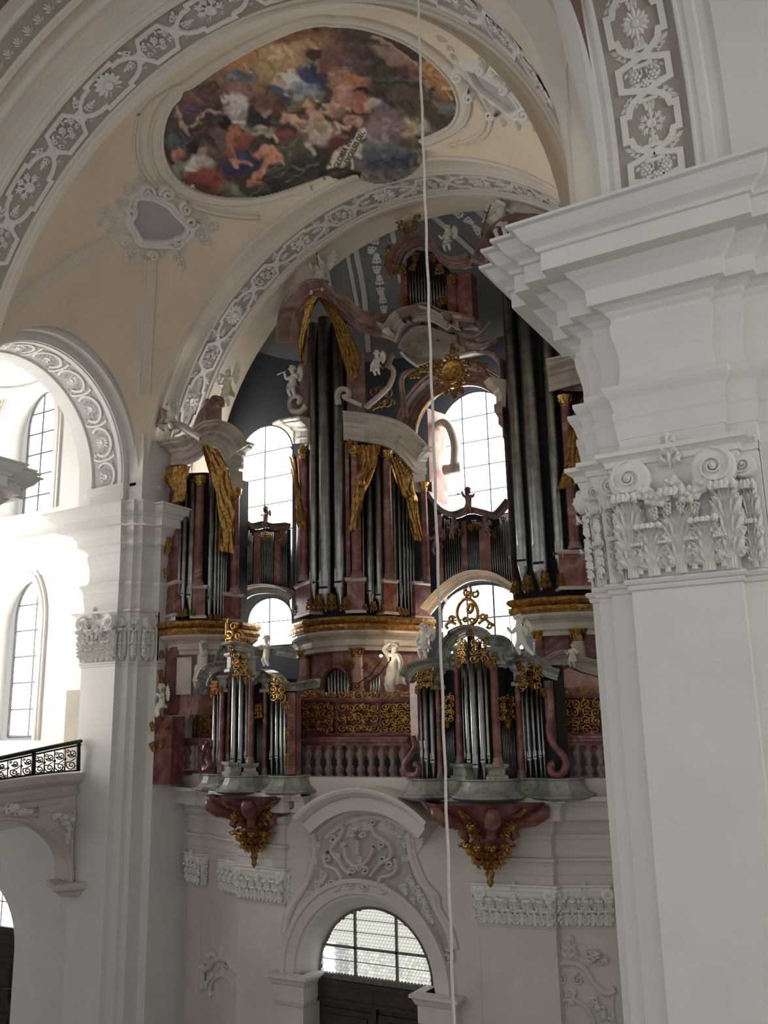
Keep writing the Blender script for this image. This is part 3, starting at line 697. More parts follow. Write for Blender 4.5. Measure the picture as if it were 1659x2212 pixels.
struct('wall_organ_bay', bw, 'dark', 'dark curved wall behind the organ', 'wall')
# ------------------------------------------------------------------ composite capitals
def faces_of(plan, side):
    out = []
    for a, b in zip(plan, plan[1:]):
        a, b = V((a[0], a[1], 0)), V((b[0], b[1], 0)); d = (b - a); L = d.length; d.normalize()
        out.append((a, b, d, L, V((d.y, -d.x, 0)) * side))
    return out
def capital(parent, plan, side, z0, z1, ov=.2, rich=False, leafmesh=None, minlen=.12, flip=False):
    h = z1 - z0; lm = leafmesh or ACANTH
    c = obj('capital_bell', MB().sweep([(-.04, z0), (.006, z0), (.012, z0 + .3 * h), (.03, z0 + .62 * h), (.075, z0 + .8 * h), (.10, z0 + .86 * h), (.10, z0 + .9 * h), (-.04, z0 + .9 * h)], plan, side), 'stucco', parent)
    ab = MB(); ab.sweep([(-.04, z0 + .885 * h), (ov * .62, z0 + .885 * h), (ov * .68, z0 + .93 * h), (ov * .88, z0 + .955 * h), (ov, z0 + .965 * h), (ov, z1), (-.04, z1)], plan, side)
    obj('abacus', ab, 'stucco', parent)
    for a, b, d, L, N in faces_of(plan, side):
        if L < minlen or L > 3: continue
        U = V((0, 0, 1)).cross(N)
        if U.dot(d) < 0: a, b, d = b, a, -d
        vr = min(.165 * h, L * .42)
        zv = z0 + .76 * h
        big = L > .55 * h
        for k, P in ((-1, a + d * vr * .55), (1, b - d * vr * .55)):
            if not big and k == 1: continue
            P = P if big else (a + b) / 2
            q = place('volute', VOLUTE, parent, V((P.x, P.y, zv)) + N * (ov * .30), U * k, V((0, 0, 1)), N, (vr, vr, .26 * h))
        if big:
            n = max(2, round(L / (.36 * h)))
            for i in range(n + 1):
                P = a + d * (L * i / n); e = .05 * L * (1 if i == 0 else -1 if i == n else 0)
                place('acanthus_leaf', lm, parent, V((P.x, P.y, z0)) + d * e + N * .03, U, V((0, 0, 1)), N, (.40 * h, .66 * h, .42 * h))
            for i in range(n):
                P = a + d * (L * (i + .5) / n)
                place('acanthus_leaf', lm, parent, V((P.x, P.y, z0)) + N * .035, U, V((0, 0, 1)), N, (.44 * h, .40 * h, .38 * h))
                for k in (-1, 1):
                    place('acanthus_leaf', ACANTH_LOW, parent, V((P.x, P.y, z0 + .02 * h)) + d * (k * .105 * h) + N * .05, U, V((0, 0, 1)), N, (.2 * h, .24 * h, .24 * h))
                    place('acanthus_sprig', SPRIG, parent, V((P.x, P.y, z0 + .38 * h)) + d * (k * .12 * h) + N * .05, (U + V((0, 0, .25 * k))).normalized(), V((0, 0, 1)), N, (.22 * h, .26 * h, .25 * h))
            mid = (a + b) / 2
            place('palmette', SPRIG, parent, V((mid.x, mid.y, z0 + .80 * h)) + N * (ov * .75), U, V((0, 0, 1)), N, (.26 * h, .30 * h, .35 * h))
            # flower swag
            m_ = 9 if rich else 5
            for i in range(m_):
                t = (i + .5) / m_; sag = .10 * h * sin(pi * (t * 2 % 1))
                P = a + d * (L * (.2 + .6 * t)); P = V((P.x, P.y, zv - .08 * h - sag)) + N * (ov * .78)
                place('flower', FLOWER, parent, P, U, V((0, 0, 1)), N, (.07 * h, .07 * h, .09 * h) if i % 2 else (.085 * h, .075 * h, .1 * h))
                if rich and i % 2: place('acanthus_sprig', SPRIG, parent, P - V((0, 0, .06 * h)), U, (V((0, 0, -1)) + U * (.5 - t)).normalized(), N, (.11 * h, .12 * h, .2 * h))
        else:
            P = (a + b) / 2
            place('acanthus_leaf', lm, parent, V((P.x, P.y, z0)) + N * .02, U, V((0, 0, 1)), N, (max(L * 1.3, .22 * h), .66 * h, .38 * h))
            place('acanthus_leaf', lm, parent, V((P.x, P.y, z0)) + N * .05, U, V((0, 0, 1)), N, (max(L, .2 * h), .36 * h, .3 * h))
            place('acanthus_sprig', SPRIG, parent, V((P.x, P.y, z0 + .36 * h)) + N * .06, U, V((0, 0, 1)), N, (.2 * h, .24 * h, .25 * h))
def group_part(name, parent): 
    o = link(name, None, parent); o.empty_display_size = .1; return o
capR = group_part('capital', rp); capital(capR, PLAN_R[2:11], -1, 1.315, 2.525, .2, True)
capL = group_part('capital', lp); capital(capL, PLAN_L[0:9], 1, 1.555, 2.66, .2, True)
# gallery pilaster capitals
for i, (pl) in enumerate((HALF[2:6], HALF[6:11] )):
    for mir in (0, 1):
        q = [(2 * XC - x, y) for x, y in pl[::-1]] if mir else pl
        yy = sum(p[1] for p in q) / len(q)
        z1 = Z_ARB - .0; z0 = z1 - .62
        g = group_part('capital', ww); capital(g, q, 1, z0, z1, .12, False, ACANTH_LOW, .1)
        ab = MB(); ab.sweep([(o * .6, z * .6 + z0 - .06) for o, z in AST], q, 1); obj('astragal', ab, 'white2', g)
# ------------------------------------------------------------------ organ: plans and helpers
def mir(plan): return [(2 * -8.95 - x, y) for x, y in plan[::-1]]
PL_ML = [(-13.42, 18.1), (-12.95, 17.6), (-12.42, 17.12), (-12.02, 16.88), (-11.5, 16.74), (-10.98, 16.80), (-10.55, 17.06), (-10.28, 17.45), (-10.08, 17.85), (-9.9, 18.25), (-9.74, 18.62)]
PL_MR = mir(PL_ML)
PL_LT = [(-15.0, 15.45), (-14.78, 15.16), (-14.35, 15.10), (-13.86, 15.34), (-13.55, 15.72), (-13.42, 16.15), (-13.46, 16.85)]
PL_BACK = [(-15.2, 17.3), (-12.4, 17.3), (-11.0, 18.45), (-3.0, 18.45)]
def off(plan, o, side=1):
    P = [V(p) for p in plan]; out = []
    for i in range(len(P)):
        d = (P[min(i + 1, len(P) - 1)] - P[max(i - 1, 0)]).normalized(); out.append((P[i].x + d.y * o * side, P[i].y - d.x * o * side))
    return out
MIRROR = False; XM = -8.95
def PP(px, py, plan):
    P = PP0(px, py, plan)
    return V((2 * XM - P.x, P.y, P.z)) if MIRROR else P
def PP0(px, py, plan):
    """point where the sight line through a pixel meets the upright surface standing on a plan line"""
    d = ray(px, py); best = None
    for (ax, ay), (bx, by) in zip(plan, plan[1:]):
        ex, ey = bx - ax, by - ay; den = d.x * ey - d.y * ex
        if abs(den) < 1e-9: continue
        t = (ax * ey - ay * ex) / den; s = (ax * d.y - ay * d.x) / den
        if t > 0 and -1e-6 <= s <= 1 + 1e-6 and (best is None or t < best): best = t
    if best is None:   # beyond the ends: carry on the nearest end's depth
        ends = [plan[0], plan[-1]]; r = [abs(d.x / d.y - e[0] / e[1]) for e in ends]; e = ends[r.index(min(r))]
        best = e[1] / d.y
    return d * best
def mould(mb, pts, prof, side=1, smooth=False, cap=True):
    """moulding along a rising or bending 3-D path; prof = [(out, up)]"""
    if MIRROR: side = -side
    P = [V(p) for p in pts]; n = len(P); rows = []
    for i in range(n):
        d = P[min(i + 1, n - 1)] - P[max(i - 1, 0)]; h = V((d.x, d.y, 0))
        if h.length < 1e-6: h = V((1, 0, 0))
        h.normalize(); N = V((h.y, -h.x, 0)) * side
        T = d.normalized(); U = N.cross(T) * (-side); U = U if U.z > 0 or abs(U.z) < 1e-6 else -U
        if abs(T.z) < .25: U = V((0, 0, 1))
        rows.append([P[i] + N * o + U * u for o, u in prof])
    mb.grid(rows, smooth=smooth, cap=cap)
def depth_of(P): return P.dot(FW)
def pipe(parent, px, yf, ym, yt, w, plan, mat='tin', slot=True):
    P = PP(px, ym, plan); dd = depth_of(PP0(px, ym, plan)); R = w / 2 / F_PX * dd; s = dd / F_PX
    zf, zt = P.z - (yf - ym) * s * 1.02, P.z + (ym - yt) * s * 1.03
    seg = 16 if w > 16 else 10
    c = V((P.x, P.y + R * .2, 0)); zm = P.z; lip = min(R * 1.1, .3)
    mb = MB(); mb.lathe([(R * .16, zf), (R * .2, zf + .02), (R * .97, zm - lip), (R, zm - lip * .9), (R, zt), (R * .9, zt)], c, seg)
    o = obj('organ_pipe', mb, mat, parent)
    if slot:
        # mouth: flattened lips with a dark slot, facing the viewer side of the case
        N = V((-P.x * .2, -P.y, 0)).normalized(); N = V((.15, -1, 0)).normalized(); U = V((-N.y, N.x, 0)); C = V((c.x, c.y, zm)) + N * R * .93
        wd = R * .68
        lp_ = MB(); hgt = R * 1.9
        lp_.add([C - U * wd, C + U * wd, C + U * wd + V((0, 0, hgt)) - N * R * .05, C + U * wd * .5 + V((0, 0, hgt * 1.35)) - N * R * .05, C - U * wd * .5 + V((0, 0, hgt * 1.35)) - N * R * .05, C - U * wd + V((0, 0, hgt)) - N * R * .05] + [C - U * wd - N * R * .4, C + U * wd - N * R * .4], [(0, 1, 2, 3, 4, 5)])
        lp_.add([C - U * wd - V((0, 0, lip * .9)) + N * R * .02, C + U * wd - V((0, 0, lip * .9)) + N * R * .02, C + U * wd - V((0, 0, lip * .3)) + N * R * .05, C - U * wd - V((0, 0, lip * .3)) + N * R * .05], [(0, 1, 2, 3)])
        obj('pipe_mouth', lp_, mat, o)
        if w >= 9:
            sl = MB(); sl.add([C - U * wd - V((0, 0, lip * .3)) + N * .012, C + U * wd - V((0, 0, lip * .3)) + N * .012, C + U * wd + N * .012, C - U * wd + N * .012], [(0, 1, 2, 3)]); obj('mouth_slot', sl, 'black', o)
    return o
def column(parent, px, yb, yt, w, plan, mat='redm', capmat='gold', capf=1.0, name='column'):
    P = PP(px, (yb + yt) / 2, plan); s = depth_of(PP0(px, (yb + yt) / 2, plan)) / F_PX; R = w / 2 * s
    zb = PP(px, yb, plan).z; zt = PP(px, yt, plan).z
    mb = MB(); mb.lathe([(R, zb + .02), (R * 1.02, zb + (zt - zb) * .35), (R * .88, zt)], (P.x, P.y, 0), 14); c = obj(name, mb, mat, parent)
    bs = MB(); bs.lathe([(R * 1.35, zb - .05), (R * 1.35, zb), (R * 1.3, zb + .03), (R * 1.1, zb + .05), (R * 1.2, zb + .08), (R, zb + .1)], (P.x, P.y, 0), 14); obj('column_base', bs, 'brownm', c)
    hc = R * 2.2 * capf
    cp = MB(); cp.lathe([(R * .9, zt), (R * 1.05, zt + hc * .08), (R * .9, zt + hc * .16), (R, zt + hc * .5), (R * 1.45, zt + hc * .85), (R * 1.5, zt + hc)], (P.x, P.y, 0), 14)
    for k in range(8):
        a = k * pi / 4
        N = V((cos(a), sin(a), 0)); 
        for zz, rr in ((.2, 1.0), (.5, 1.1)):
            b = V((P.x, P.y, zt + hc * zz)) + N * R * rr; q = V((-N.y, N.x, 0)); h = hc * .42
            cp.add([b - q * R * .32, b + q * R * .32, b + q * R * .3 + V((0, 0, h * .8)) + N * R * .15, b + V((0, 0, h)) + N * R * .5, b - q * R * .3 + V((0, 0, h * .8)) + N * R * .15], [(0, 1, 2, 3, 4)])
    obj('column_capital', cp, capmat, c)
    return c
def block(parent, x0, x1, yb, yt, plan, d=.25, mat='redm', name='pedestal', mould_top=True, capm='cream'):
    a, b = PP(x0, yb, plan), PP(x1, yb, plan)
    if MIRROR: a, b = b, a
    zt = PP((x0 + x1) / 2, yt, plan).z; zb = min(a.z, b.z)
    u = V((b.x - a.x, b.y - a.y, 0)); n = V((u.y, -u.x, 0)).normalized(); 
    pl = [(a.x - n.x * d, a.y - n.y * d), (a.x, a.y), (b.x, b.y), (b.x - n.x * d, b.y - n.y * d)]
    mb = MB(); mb.sweep([(0, zb), (0, zt)], pl, 1); o = obj(name, mb, mat, parent)
    if mould_top:
        t = MB(); t.sweep([(-.02, zt - .07), (.02, zt - .07), (.05, zt - .03), (.05, zt + .01), (-.1, zt + .02)], pl, 1); obj('pedestal_cap', t, capm, o)
        t = MB(); t.sweep([(-.02, zb - .01), (.04, zb - .01), (.04, zb + .05), (.01, zb + .07), (-.02, zb + .07)], pl, 1); obj('pedestal_foot', t, capm, o)
    return o
def drape(parent, rows, plan, mat='gold', n=8, m=14, amp=.05, folds=5, name='drapery', push=.06):
    """hanging cloth: rows of (xl, yl, xr, yr) pixels from top to bottom"""
    L = smooth_path([(r[0], r[1]) for r in rows], 5); Rr = smooth_path([(r[2], r[3]) for r in rows], 5)
    mb = MB(); g = []
    for i, (a, b) in enumerate(zip(L, Rr)):
        row = []
        for j in range(m + 1):
            t = j / m; p = a * (1 - t) + b * t; P = PP(p.x, p.y, plan)
            s = (amp * sin(2 * pi * folds * t + .35 * i) + amp * .5 * sin(2 * pi * (folds * 1.7) * t - .2 * i + 1)) * (depth_of(P) / 18)
            row.append(P + V((0, -1, 0)) * (push + s + .03 * sin(pi * t)))
        g.append(row)
    mb.grid(g, smooth=True); mb2 = mb
    return obj(name, mb2, mat, parent)
def gleaf(parent, px, py, plan, size, ang=0.0, mesh=None, name='gilt_leaf', push=.05):
    P = PP(px, py, plan); s = size * depth_of(P) / F_PX; N = V((.25, -1, 0)).normalized(); R_ = V((-N.y, N.x, 0)); Z = V((0, 0, 1))
    a = radians(ang); W = Z * cos(a) + R_ * sin(a); U = W.cross(N)
    return place(name, mesh or GSPRIG, parent, P + N * push, U, W, N, (s, s, s * .8))
def scroll_stroke(mb, pix, plan, w, h, push=.04, n=5, nrm=None):
    """raised scroll drawn through pixels on an upright surface; w in pixels (or list for start, end)"""
    sp = smooth_path(pix, n); pts = [PP(p.x, p.y, plan) + V((0, -push, 0)) for p in sp]
    k = len(pts); ws = []
    for i, p in enumerate(pts):
        ww = w if not isinstance(w, (tuple, list)) else w[0] + (w[1] - w[0]) * i / (k - 1)
        ws.append(ww * depth_of(p) / F_PX)
    N = V(nrm) if nrm else V((.2, -1, 0)).normalized()
    stroke(mb, pts, [N] * k, ws, h)
def curl(cx, cy, r, a0=0, turns=1.3, hand=1, n=14): return [(cx + x, cy - y) for x, y in spiral(r, turns, n, .16, radians(a0), hand)]
def filigree(parent, x0, x1, y0, y1, plan, mat='gold', seed=1, n=9, w=2.0, name='filigree', push=.05, ang=None):
    """one open-work panel of gilded scrolls filling a pixel rectangle"""
    r = random.Random(seed); mb = MB()
    A = (x1 - x0) * (y1 - y0); cell = sqrt(A / max(n, 1)); nx = max(1, round((x1 - x0) / cell)); ny = max(1, round((y1 - y0) / cell)); cw, chh = (x1 - x0) / nx, (y1 - y0) / ny; prev = None
    for j in range(ny):
        for i in range(nx):
            cx = x0 + cw * (i + .5 + .16 * (r.random() - .5)); cy = y0 + chh * (j + .5 + .16 * (r.random() - .5)); rad = min(cw, chh) * .58
            sg = 1 if (i + j) % 2 else -1
            scroll_stroke(mb, curl(cx, cy, rad, 90 * ((i * 3 + j * 2) % 4) + 40 * r.random(), 1.3, sg), plan, (w, w * .55), .03, push, 2)
            a = r.random() * 6.28; bx, by = cx + cos(a) * rad * .9, cy + sin(a) * rad * .9
            scroll_stroke(mb, [(bx, by), (bx + rad * .5 * cos(a + .7), by + rad * .5 * sin(a + .7)), (bx + rad * .75 * cos(a + 1.5), by + rad * .75 * sin(a + 1.5))], plan, (w, w * .4), .03, push, 2)
            if prev and prev[1] == j: scroll_stroke(mb, [prev[0], ((prev[0][0] + cx) / 2, (prev[0][1] + cy) / 2 - sg * rad * .7), (cx, cy)], plan, (w * .8, w * .6), .03, push, 3)
            elif prev: scroll_stroke(mb, [prev[0], (prev[0][0] + 2, cy - 3), (cx, cy)], plan, (w * .5, w * .5), .025, push, 2)
            prev = ((cx, cy), j)
    return obj(name, mb, mat, parent)
BASE_C = [(-.35, 1.66), (-.16, 1.66), (-.16, 1.74), (-.12, 1.78), (-.12, 1.90), (-.06, 1.96), (.0, 1.99), (.05, 2.04), (.05, 2.09)]
BASE_G = [(.05, 2.09), (.09, 2.10), (.12, 2.16), (.10, 2.22), (.06, 2.24), (.11, 2.27), (.15, 2.32), (.12, 2.38), (.04, 2.41), (-.5, 2.42)]
def organ_base(parent, plan):
    mb = MB(); mb.sweep(BASE_C, plan, 1); obj('base_cornice', mb, 'cream', parent)
    mb = MB(); mb.sweep(BASE_G, plan, 1); obj('gilded_frieze', mb, 'gold', parent)
    mb = MB(); P = off(plan, -.35); 
    # shallow gilded scroll relief on the frieze
    k = 0; acc = 0
    for a, b in zip(plan, plan[1:]):
        L = hypot(b[0] - a[0], b[1] - a[1]); m_ = max(1, int(L / .22))
        for i in range(m_):
            t = (i + .5) / m_; p = V((a[0] + (b[0] - a[0]) * t, a[1] + (b[1] - a[1]) * t, 2.16)); d = V((b[0] - a[0], b[1] - a[1], 0)).normalized(); N = V((d.y, -d.x, 0))
            place('frieze_leaf', GSPRIG_D, parent, p + N * .11 - d * .09, N.cross(d) * (1 if i % 2 else -1), d, N, (.10, .18, .08))
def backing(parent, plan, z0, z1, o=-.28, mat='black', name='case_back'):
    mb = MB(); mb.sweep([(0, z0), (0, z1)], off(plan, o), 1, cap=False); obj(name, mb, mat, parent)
# ------------------------------------------------------------------ main organ, left great case
CORN = [(-.05, 0), (.03, 0), (.03, .10), (.05, .12), (.03, .17), (.03, .30), (.08, .34), (.10, .40), (.18, .44), (.26, .48), (.26, .52), (.32, .56), (.32, .60), (-.12, .62)]
def scaled(prof, ko, kz): return [(o * ko, z * kz) for o, z in prof]
def cornice(parent, pix, plan, prof, mat='cream', name='case_cornice', n=5, push=0.0):
    sp = smooth_path(pix, n); pts = [PP(p.x, p.y, plan) for p in sp]
    if push: pts = [p + V((0, -push, 0)) for p in pts]
    mb = MB(); mould(mb, pts, prof); return obj(name, mb, mat, parent)
def great_case(label, base, BP):
    og = thing('organ_case', label, 'organ', base)
    organ_base(og, BP)
    backing(og, BP, 2.4, 6.6, -.30)
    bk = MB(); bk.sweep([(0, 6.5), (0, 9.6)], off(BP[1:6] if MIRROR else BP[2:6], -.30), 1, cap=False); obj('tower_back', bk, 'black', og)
    for x0, x1, yb, yt in ((640, 670, 1326, 1258), (750, 788, 1323, 1249), (831, 858, 1326, 1253), (898, 933, 1336, 1258)):
        if MIRROR and x0 > 700: continue
        block(og, x0, x1, yb, yt, PL_ML, .3)
    IN1 = off(PL_ML, -.12)
    for px, yb, yt, w in ((657, 1252, 992, 19), (769, 1245, 988, 21), (838, 1249, 996, 20), (917, 1257, 1064, 19))[:1 if MIRROR else 4]: column(og, px, yb, yt, w, off(PL_ML, -.02))
    for x0, x1, yb, yt in ((640, 647, 1255, 985), (748, 757, 1249, 955), (928, 940, 1260, 1040))[:1 if MIRROR else 3]: block(og, x0, x1, yb, yt, off(PL_ML, -.1), .2, 'redm', 'pilaster', False)
    for px, yf, ym, yt, w in ((678, 1319, 1258, 672, 22), (703, 1320, 1268, 658, 31), (734, 1319, 1256, 664, 26), (629, 1328, 1276, 1020, 17), (643, 1326, 1280, 1040, 7), (785, 1322, 1264, 1085, 7), (799, 1322, 1276, 1050, 17), (819, 1322, 1284, 985, 19),
                              (854, 1330, 1292, 1000, 11), (865, 1331, 1278, 1022, 9), (874, 1331, 1277, 1050, 8), (881.5, 1332, 1276, 1070, 7), (888, 1332, 1275, 1090, 6), (894.5, 1332, 1274, 1115, 5.5)):
        if not (MIRROR and px > 748): pipe(og, px, yf, ym, yt, w, IN1)
    for px, py, s, a in ((690, 1322, 40, 0), (718, 1323, 42, 0), (745, 1322, 34, 8), (808, 1323, 26, 0), (671, 1322, 30, 0), (861, 1330, 20, 0), (870, 1331, 18, 0), (878, 1331, 16, 0), (640, 1328, 22, 0), (790, 1323, 20, 0), (828, 1325, 20, 0)):
        if not (MIRROR and px > 760): gleaf(og, px, py, off(PL_ML, -.02), s, a, GSPRIG_D, 'pipe_foot_leaf')
    cornice(og, [(742, 950), (752, 951), (762, 952)] if MIRROR else [(742, 950), (785, 955), (824, 962), (848, 973), (873, 997), (894, 1020), (920, 1025)], PL_ML, CORN)
    cornice(og, [(604, 968), (622, 960), (645, 958), (668, 956)], PL_ML, CORN)
    if not MIRROR: block(og, 893, 920, 1062, 1020, PL_ML, .25, 'cream', 'impost', False)
    # brown hood over the three pipes with a long flank sweeping down to the right
    cornice(og, [(650, 740), (652, 700), (664, 672), (696, 648), (716, 657), (739, 683)] + ([] if MIRROR else [(772, 713), (800, 722), (845, 735)]), PL_ML, scaled(CORN, 1.5, .5), 'brownm', 'tower_hood', 6, .1)
    drape(og, [(688, 648, 700, 650), (675, 666, 690, 674), (663, 712, 676, 716), (659, 750, 667, 752), (661, 792, 666, 790)], PL_ML, 'gold', amp=.04, folds=3, push=.22)
    if not MIRROR: drape(og, [(699, 650, 716, 654), (713, 670, 742, 676), (727, 702, 762, 716), (741, 738, 783, 762), (751, 775, 788, 802), (762, 812, 782, 835)], PL_ML, 'golddark', amp=.06, folds=5, push=.22)
    block(og, 648, 664, 960, 735, off(PL_ML, -.1), .2, 'brownm', 'hood_jamb', False)
    if not MIRROR: block(og, 750, 790, 890, 760, off(PL_ML, -.2), .2, 'brownm', 'hood_jamb', False)
    if not MIRROR: drape(og, [(779, 967, 824, 964), (785, 1008, 822, 1000), (773, 1038, 807, 1034), (772, 1066, 795, 1060), (766, 1100, 787, 1095), (759, 1152, 780, 1146)], PL_ML, 'gold', amp=.05, folds=4, push=.12)
    if not MIRROR: drape(og, [(846, 984, 872, 1000), (862, 1038, 896, 1030), (875, 1074, 898, 1061), (887, 1088, 906, 1081), (892, 1123, 910, 1118), (902, 1168, 924, 1175)], PL_ML, 'gold', amp=.05, folds=4, push=.12)
    drape(og, [(624, 980, 643, 985), (638, 1030, 651, 1034), (644, 1080, 656, 1084), (645, 1120, 662, 1125), (650, 1142, 666, 1146)], PL_ML, 'golddark', amp=.04, folds=3, push=.1)
    for px, py in () if MIRROR else ((790, 1047), (898, 1082)): 
        mb = MB(); P = PP(px, py, PL_ML) + V((0, -.2, 0)); mb.ball(P, .1, 10, 7); obj('drapery_knot', mb, 'gold', og)
    for px, py, s, a in () if MIRROR else ((783, 960, 26, 180), (800, 962, 26, 180), (816, 964, 24, 180), (856, 985, 22, 150), (880, 1012, 22, 140), (758, 975, 26, 0), (770, 978, 24, 0), (657, 985, 24, 0)): gleaf(og, px, py, PL_ML, s, a, GSPRIG, 'gilt_leaf', .1)
    # scrolls standing on the cornices beside the tower
    for pix in () if MIRROR else ([(668, 880), (655, 892), (636, 888), (634, 868), (646, 858), (656, 866), (650, 874)], [(738, 880), (735, 860), (742, 845), (756, 846), (760, 858), (750, 862), (790, 880)], [(795, 885), (815, 868), (835, 850), (848, 835), (856, 810), (850, 795)]):
        mb = MB(); scroll_stroke(mb, pix, PL_ML, (7, 5), .10, .12, 5); obj('cornice_scroll', mb, 'cream', og)
    if not MIRROR: filigree(og, 800, 850, 835, 885, PL_ML, 'golddark', 4, 6, 2.2, 'gilt_ornament')
    # substructure below the base: marble wall, pink columns, small pipe fields
    bk = MB(); bk.sweep([(0, -.6), (0, 1.72)], off(BP, -.35), 1, cap=False); obj('marble_wall', bk, 'redm', og)
    SUB = off(PL_ML, -.22)
    if not MIRROR: column(og, 772, 1496, 1420, 26, SUB, 'pinkm', 'gold', .7); column(og, 658, 1470, 1424, 24, SUB, 'pinkm', 'gold', .7)
    if MIRROR: return og
    mb = MB(); pts = [PP(p.x, p.y, SUB) for p in smooth_path([(703, 1500), (704, 1465), (716, 1444), (730, 1440), (744, 1446), (756, 1466), (757, 1500)], 4)]; mb.tube([p + V((0, -.06, 0)) for p in pts], .05, 6); obj('niche_arch', mb, 'redd', og)
    bk = MB(); a = [PP(p.x, p.y, SUB) + V((0, -.03, 0)) for p in smooth_path([(703, 1508), (704, 1465), (716, 1444), (730, 1440), (744, 1446), (756, 1466), (757, 1508)], 4)]; bk.add(a, [tuple(range(len(a)))]); obj('niche', bk, 'black', og)
    for i, px in enumerate((711, 717, 724, 731, 738, 745, 751)): pipe(og, px, 1512, 1500, 1448 + 3.2 * abs(i - 3) ** 1.5, 6, off(PL_ML, -.1), 'tin', False)
    for i, px in enumerate((800, 806, 812, 818)): pipe(og, px, 1512, 1500, 1470 - 5 * i, 5.5, off(PL_ML, -.12), 'tin', False)
    for px, py, s in ((712, 1448, 24), (748, 1448, 24), (772, 1470, 34), (700, 1470, 20), (790, 1450, 22), (760, 1445, 20)): gleaf(og, px, py, SUB, s, 180 if py > 1460 else 20, GSPRIG_D, 'gilt_leaf', .12)
    return og
great_case('great left organ case with three huge pipes under a draped brown hood', (-11.4, 17.4, 1.6), PL_ML)
MIRROR = True
PL_MRV = [p for p in PL_MR if p[0] > -7.05]; PL_MRV = [(PL_MRV[0][0] - .02, PL_MRV[0][1] + 1.2)] + PL_MRV
org = great_case('great right organ case partly hidden behind the near white pier', (-6.3, 17.4, 1.6), PL_MRV)
MIRROR = False
mb = MB(); mb.sweep([(0, 2.42), (0, 3.2), (.05, 3.24), (.05, 3.3), (0, 3.34), (0, 5.7), (.04, 5.8), (.04, 6.0), (.12, 6.1), (.12, 6.25), (.2, 6.4), (.2, 6.55), (.02, 6.6), (.02, 7.6)], off(PL_MRV[0:2], .04), 1); obj('case_flank', mb, 'brownm', org)
SUBR = off(PL_MR, -.22)
column(org, 1250, 1440, 1385, 30, SUBR, 'cream', 'gold', .8); column(org, 1165, 1430, 1385, 24, SUBR, 'redm', 'gold', .8)
# curved marble gable in front of the right substructure
GB = [(-8.2, 16.5), (-3.5, 16.5)]
cornice(org, [(1170, 1470), (1200, 1448), (1228, 1436), (1255, 1450), (1300, 1462)], GB, scaled(CORN, .6, .45), 'cream', 'gable_cornice')
bk = MB(); a = [PP(*p, GB) for p in ((1185, 1500), (1190, 1462), (1228, 1442), (1255, 1454), (1300, 1466), (1300, 1500))]; bk.add(a, [tuple(range(len(a)))]); obj('gable_panel', bk, 'pinkm', org)
# ------------------------------------------------------------------ left side tower
lt = thing('organ_case', 'left outer organ tower standing against the white pier', 'organ', (-14.4, 16.2, 1.6))
organ_base(lt, PL_LT); backing(lt, PL_LT, 2.4, 5.9, -.28)
INL = off(PL_LT, -.10)
for x0, x1, yb, yt in ((346, 377, 1330, 1258), (415, 442, 1335, 1265), (487, 520, 1342, 1282)): block(lt, x0, x1, yb, yt, PL_LT, .25)
block(lt, 352, 379, 1252, 1010, off(PL_LT, -.02), .2, 'redd', 'side_panel', False)
for px, yb, yt, w in ((430, 1261, 1050, 19), (508, 1279, 1075, 18)): column(lt, px, yb, yt, w, off(PL_LT, -.03))
for px, yf, ym, yt, w in ((385, 1332, 1280, 1085, 9), (395, 1332, 1282, 1065, 11), (411, 1333, 1284, 1035, 17), (451, 1341, 1290, 975, 14), (463, 1342, 1292, 1010, 8), (470.5, 1342, 1291, 1035, 6.5), (477, 1342, 1290, 1060, 5.5), (482, 1342, 1289, 1090, 5), (487, 1342, 1288, 1110, 4.5)): pipe(lt, px, yf, ym, yt, w, INL)
for px, py, s in ((390, 1333, 18), (402, 1334, 20), (419, 1334, 16), (457, 1341, 16), (467, 1341, 14), (474, 1341, 14)): gleaf(lt, px, py, off(PL_LT, -.02), s, 0, GSPRIG_D, 'pipe_foot_leaf')
cornice(lt, [(342, 1008), (380, 1005), (412, 1000), (438, 985), (457, 966), (474, 972), (491, 1000), (524, 1014)], PL_LT, scaled(CORN, 1.1, .95))
block(lt, 496, 524, 1062, 1015, PL_LT, .25, 'cream', 'impost', False)
drape(lt, [(358, 1012, 418, 1008), (362, 1036, 414, 1034), (380, 1060, 410, 1054), (383, 1088, 402, 1084)], PL_LT, 'gold', amp=.05, folds=5, push=.1)
drape(lt, [(447, 962, 476, 972), (460, 1010, 500, 1016), (468, 1056, 506, 1052), (482, 1100, 512, 1094), (488, 1142, 517, 1140), (484, 1192, 524, 1200)], PL_LT, 'gold', amp=.08, folds=4, push=.12)
for px, py, s, a in ((368, 1050, 24, 0), (368, 1085, 26, 180), (367, 1140, 26, 0), (366, 1160, 24, 180), (364, 1200, 28, 0), (363, 1225, 26, 180), (354, 1190, 24, 20), (352, 1220, 26, 160)): gleaf(lt, px, py, PL_LT, s, a, GSPRIG, 'gilt_leaf', .06)
mb = MB(); scroll_stroke(mb, curl(343, 900, 20, 290, 1.3, 1)[::-1] + [(362, 926), (385, 918), (410, 932), (440, 950)], [(-15.8, 14.86), (-13, 15.0)], (5, 9), .2, .0, 3); obj('cornice_scroll', mb, 'cream', lt)
mb = MB(); scroll_stroke(mb, [(435, 945), (442, 925), (450, 900), (468, 880), (478, 866), (492, 872), (488, 885)], PL_LT, (9, 6), .14, .2, 4); obj('cornice_scroll', mb, 'brownm', lt)
block(lt, 442, 478, 945, 862, off(PL_LT, -.3), .4, 'brownm', 'crowning_pedestal', False)
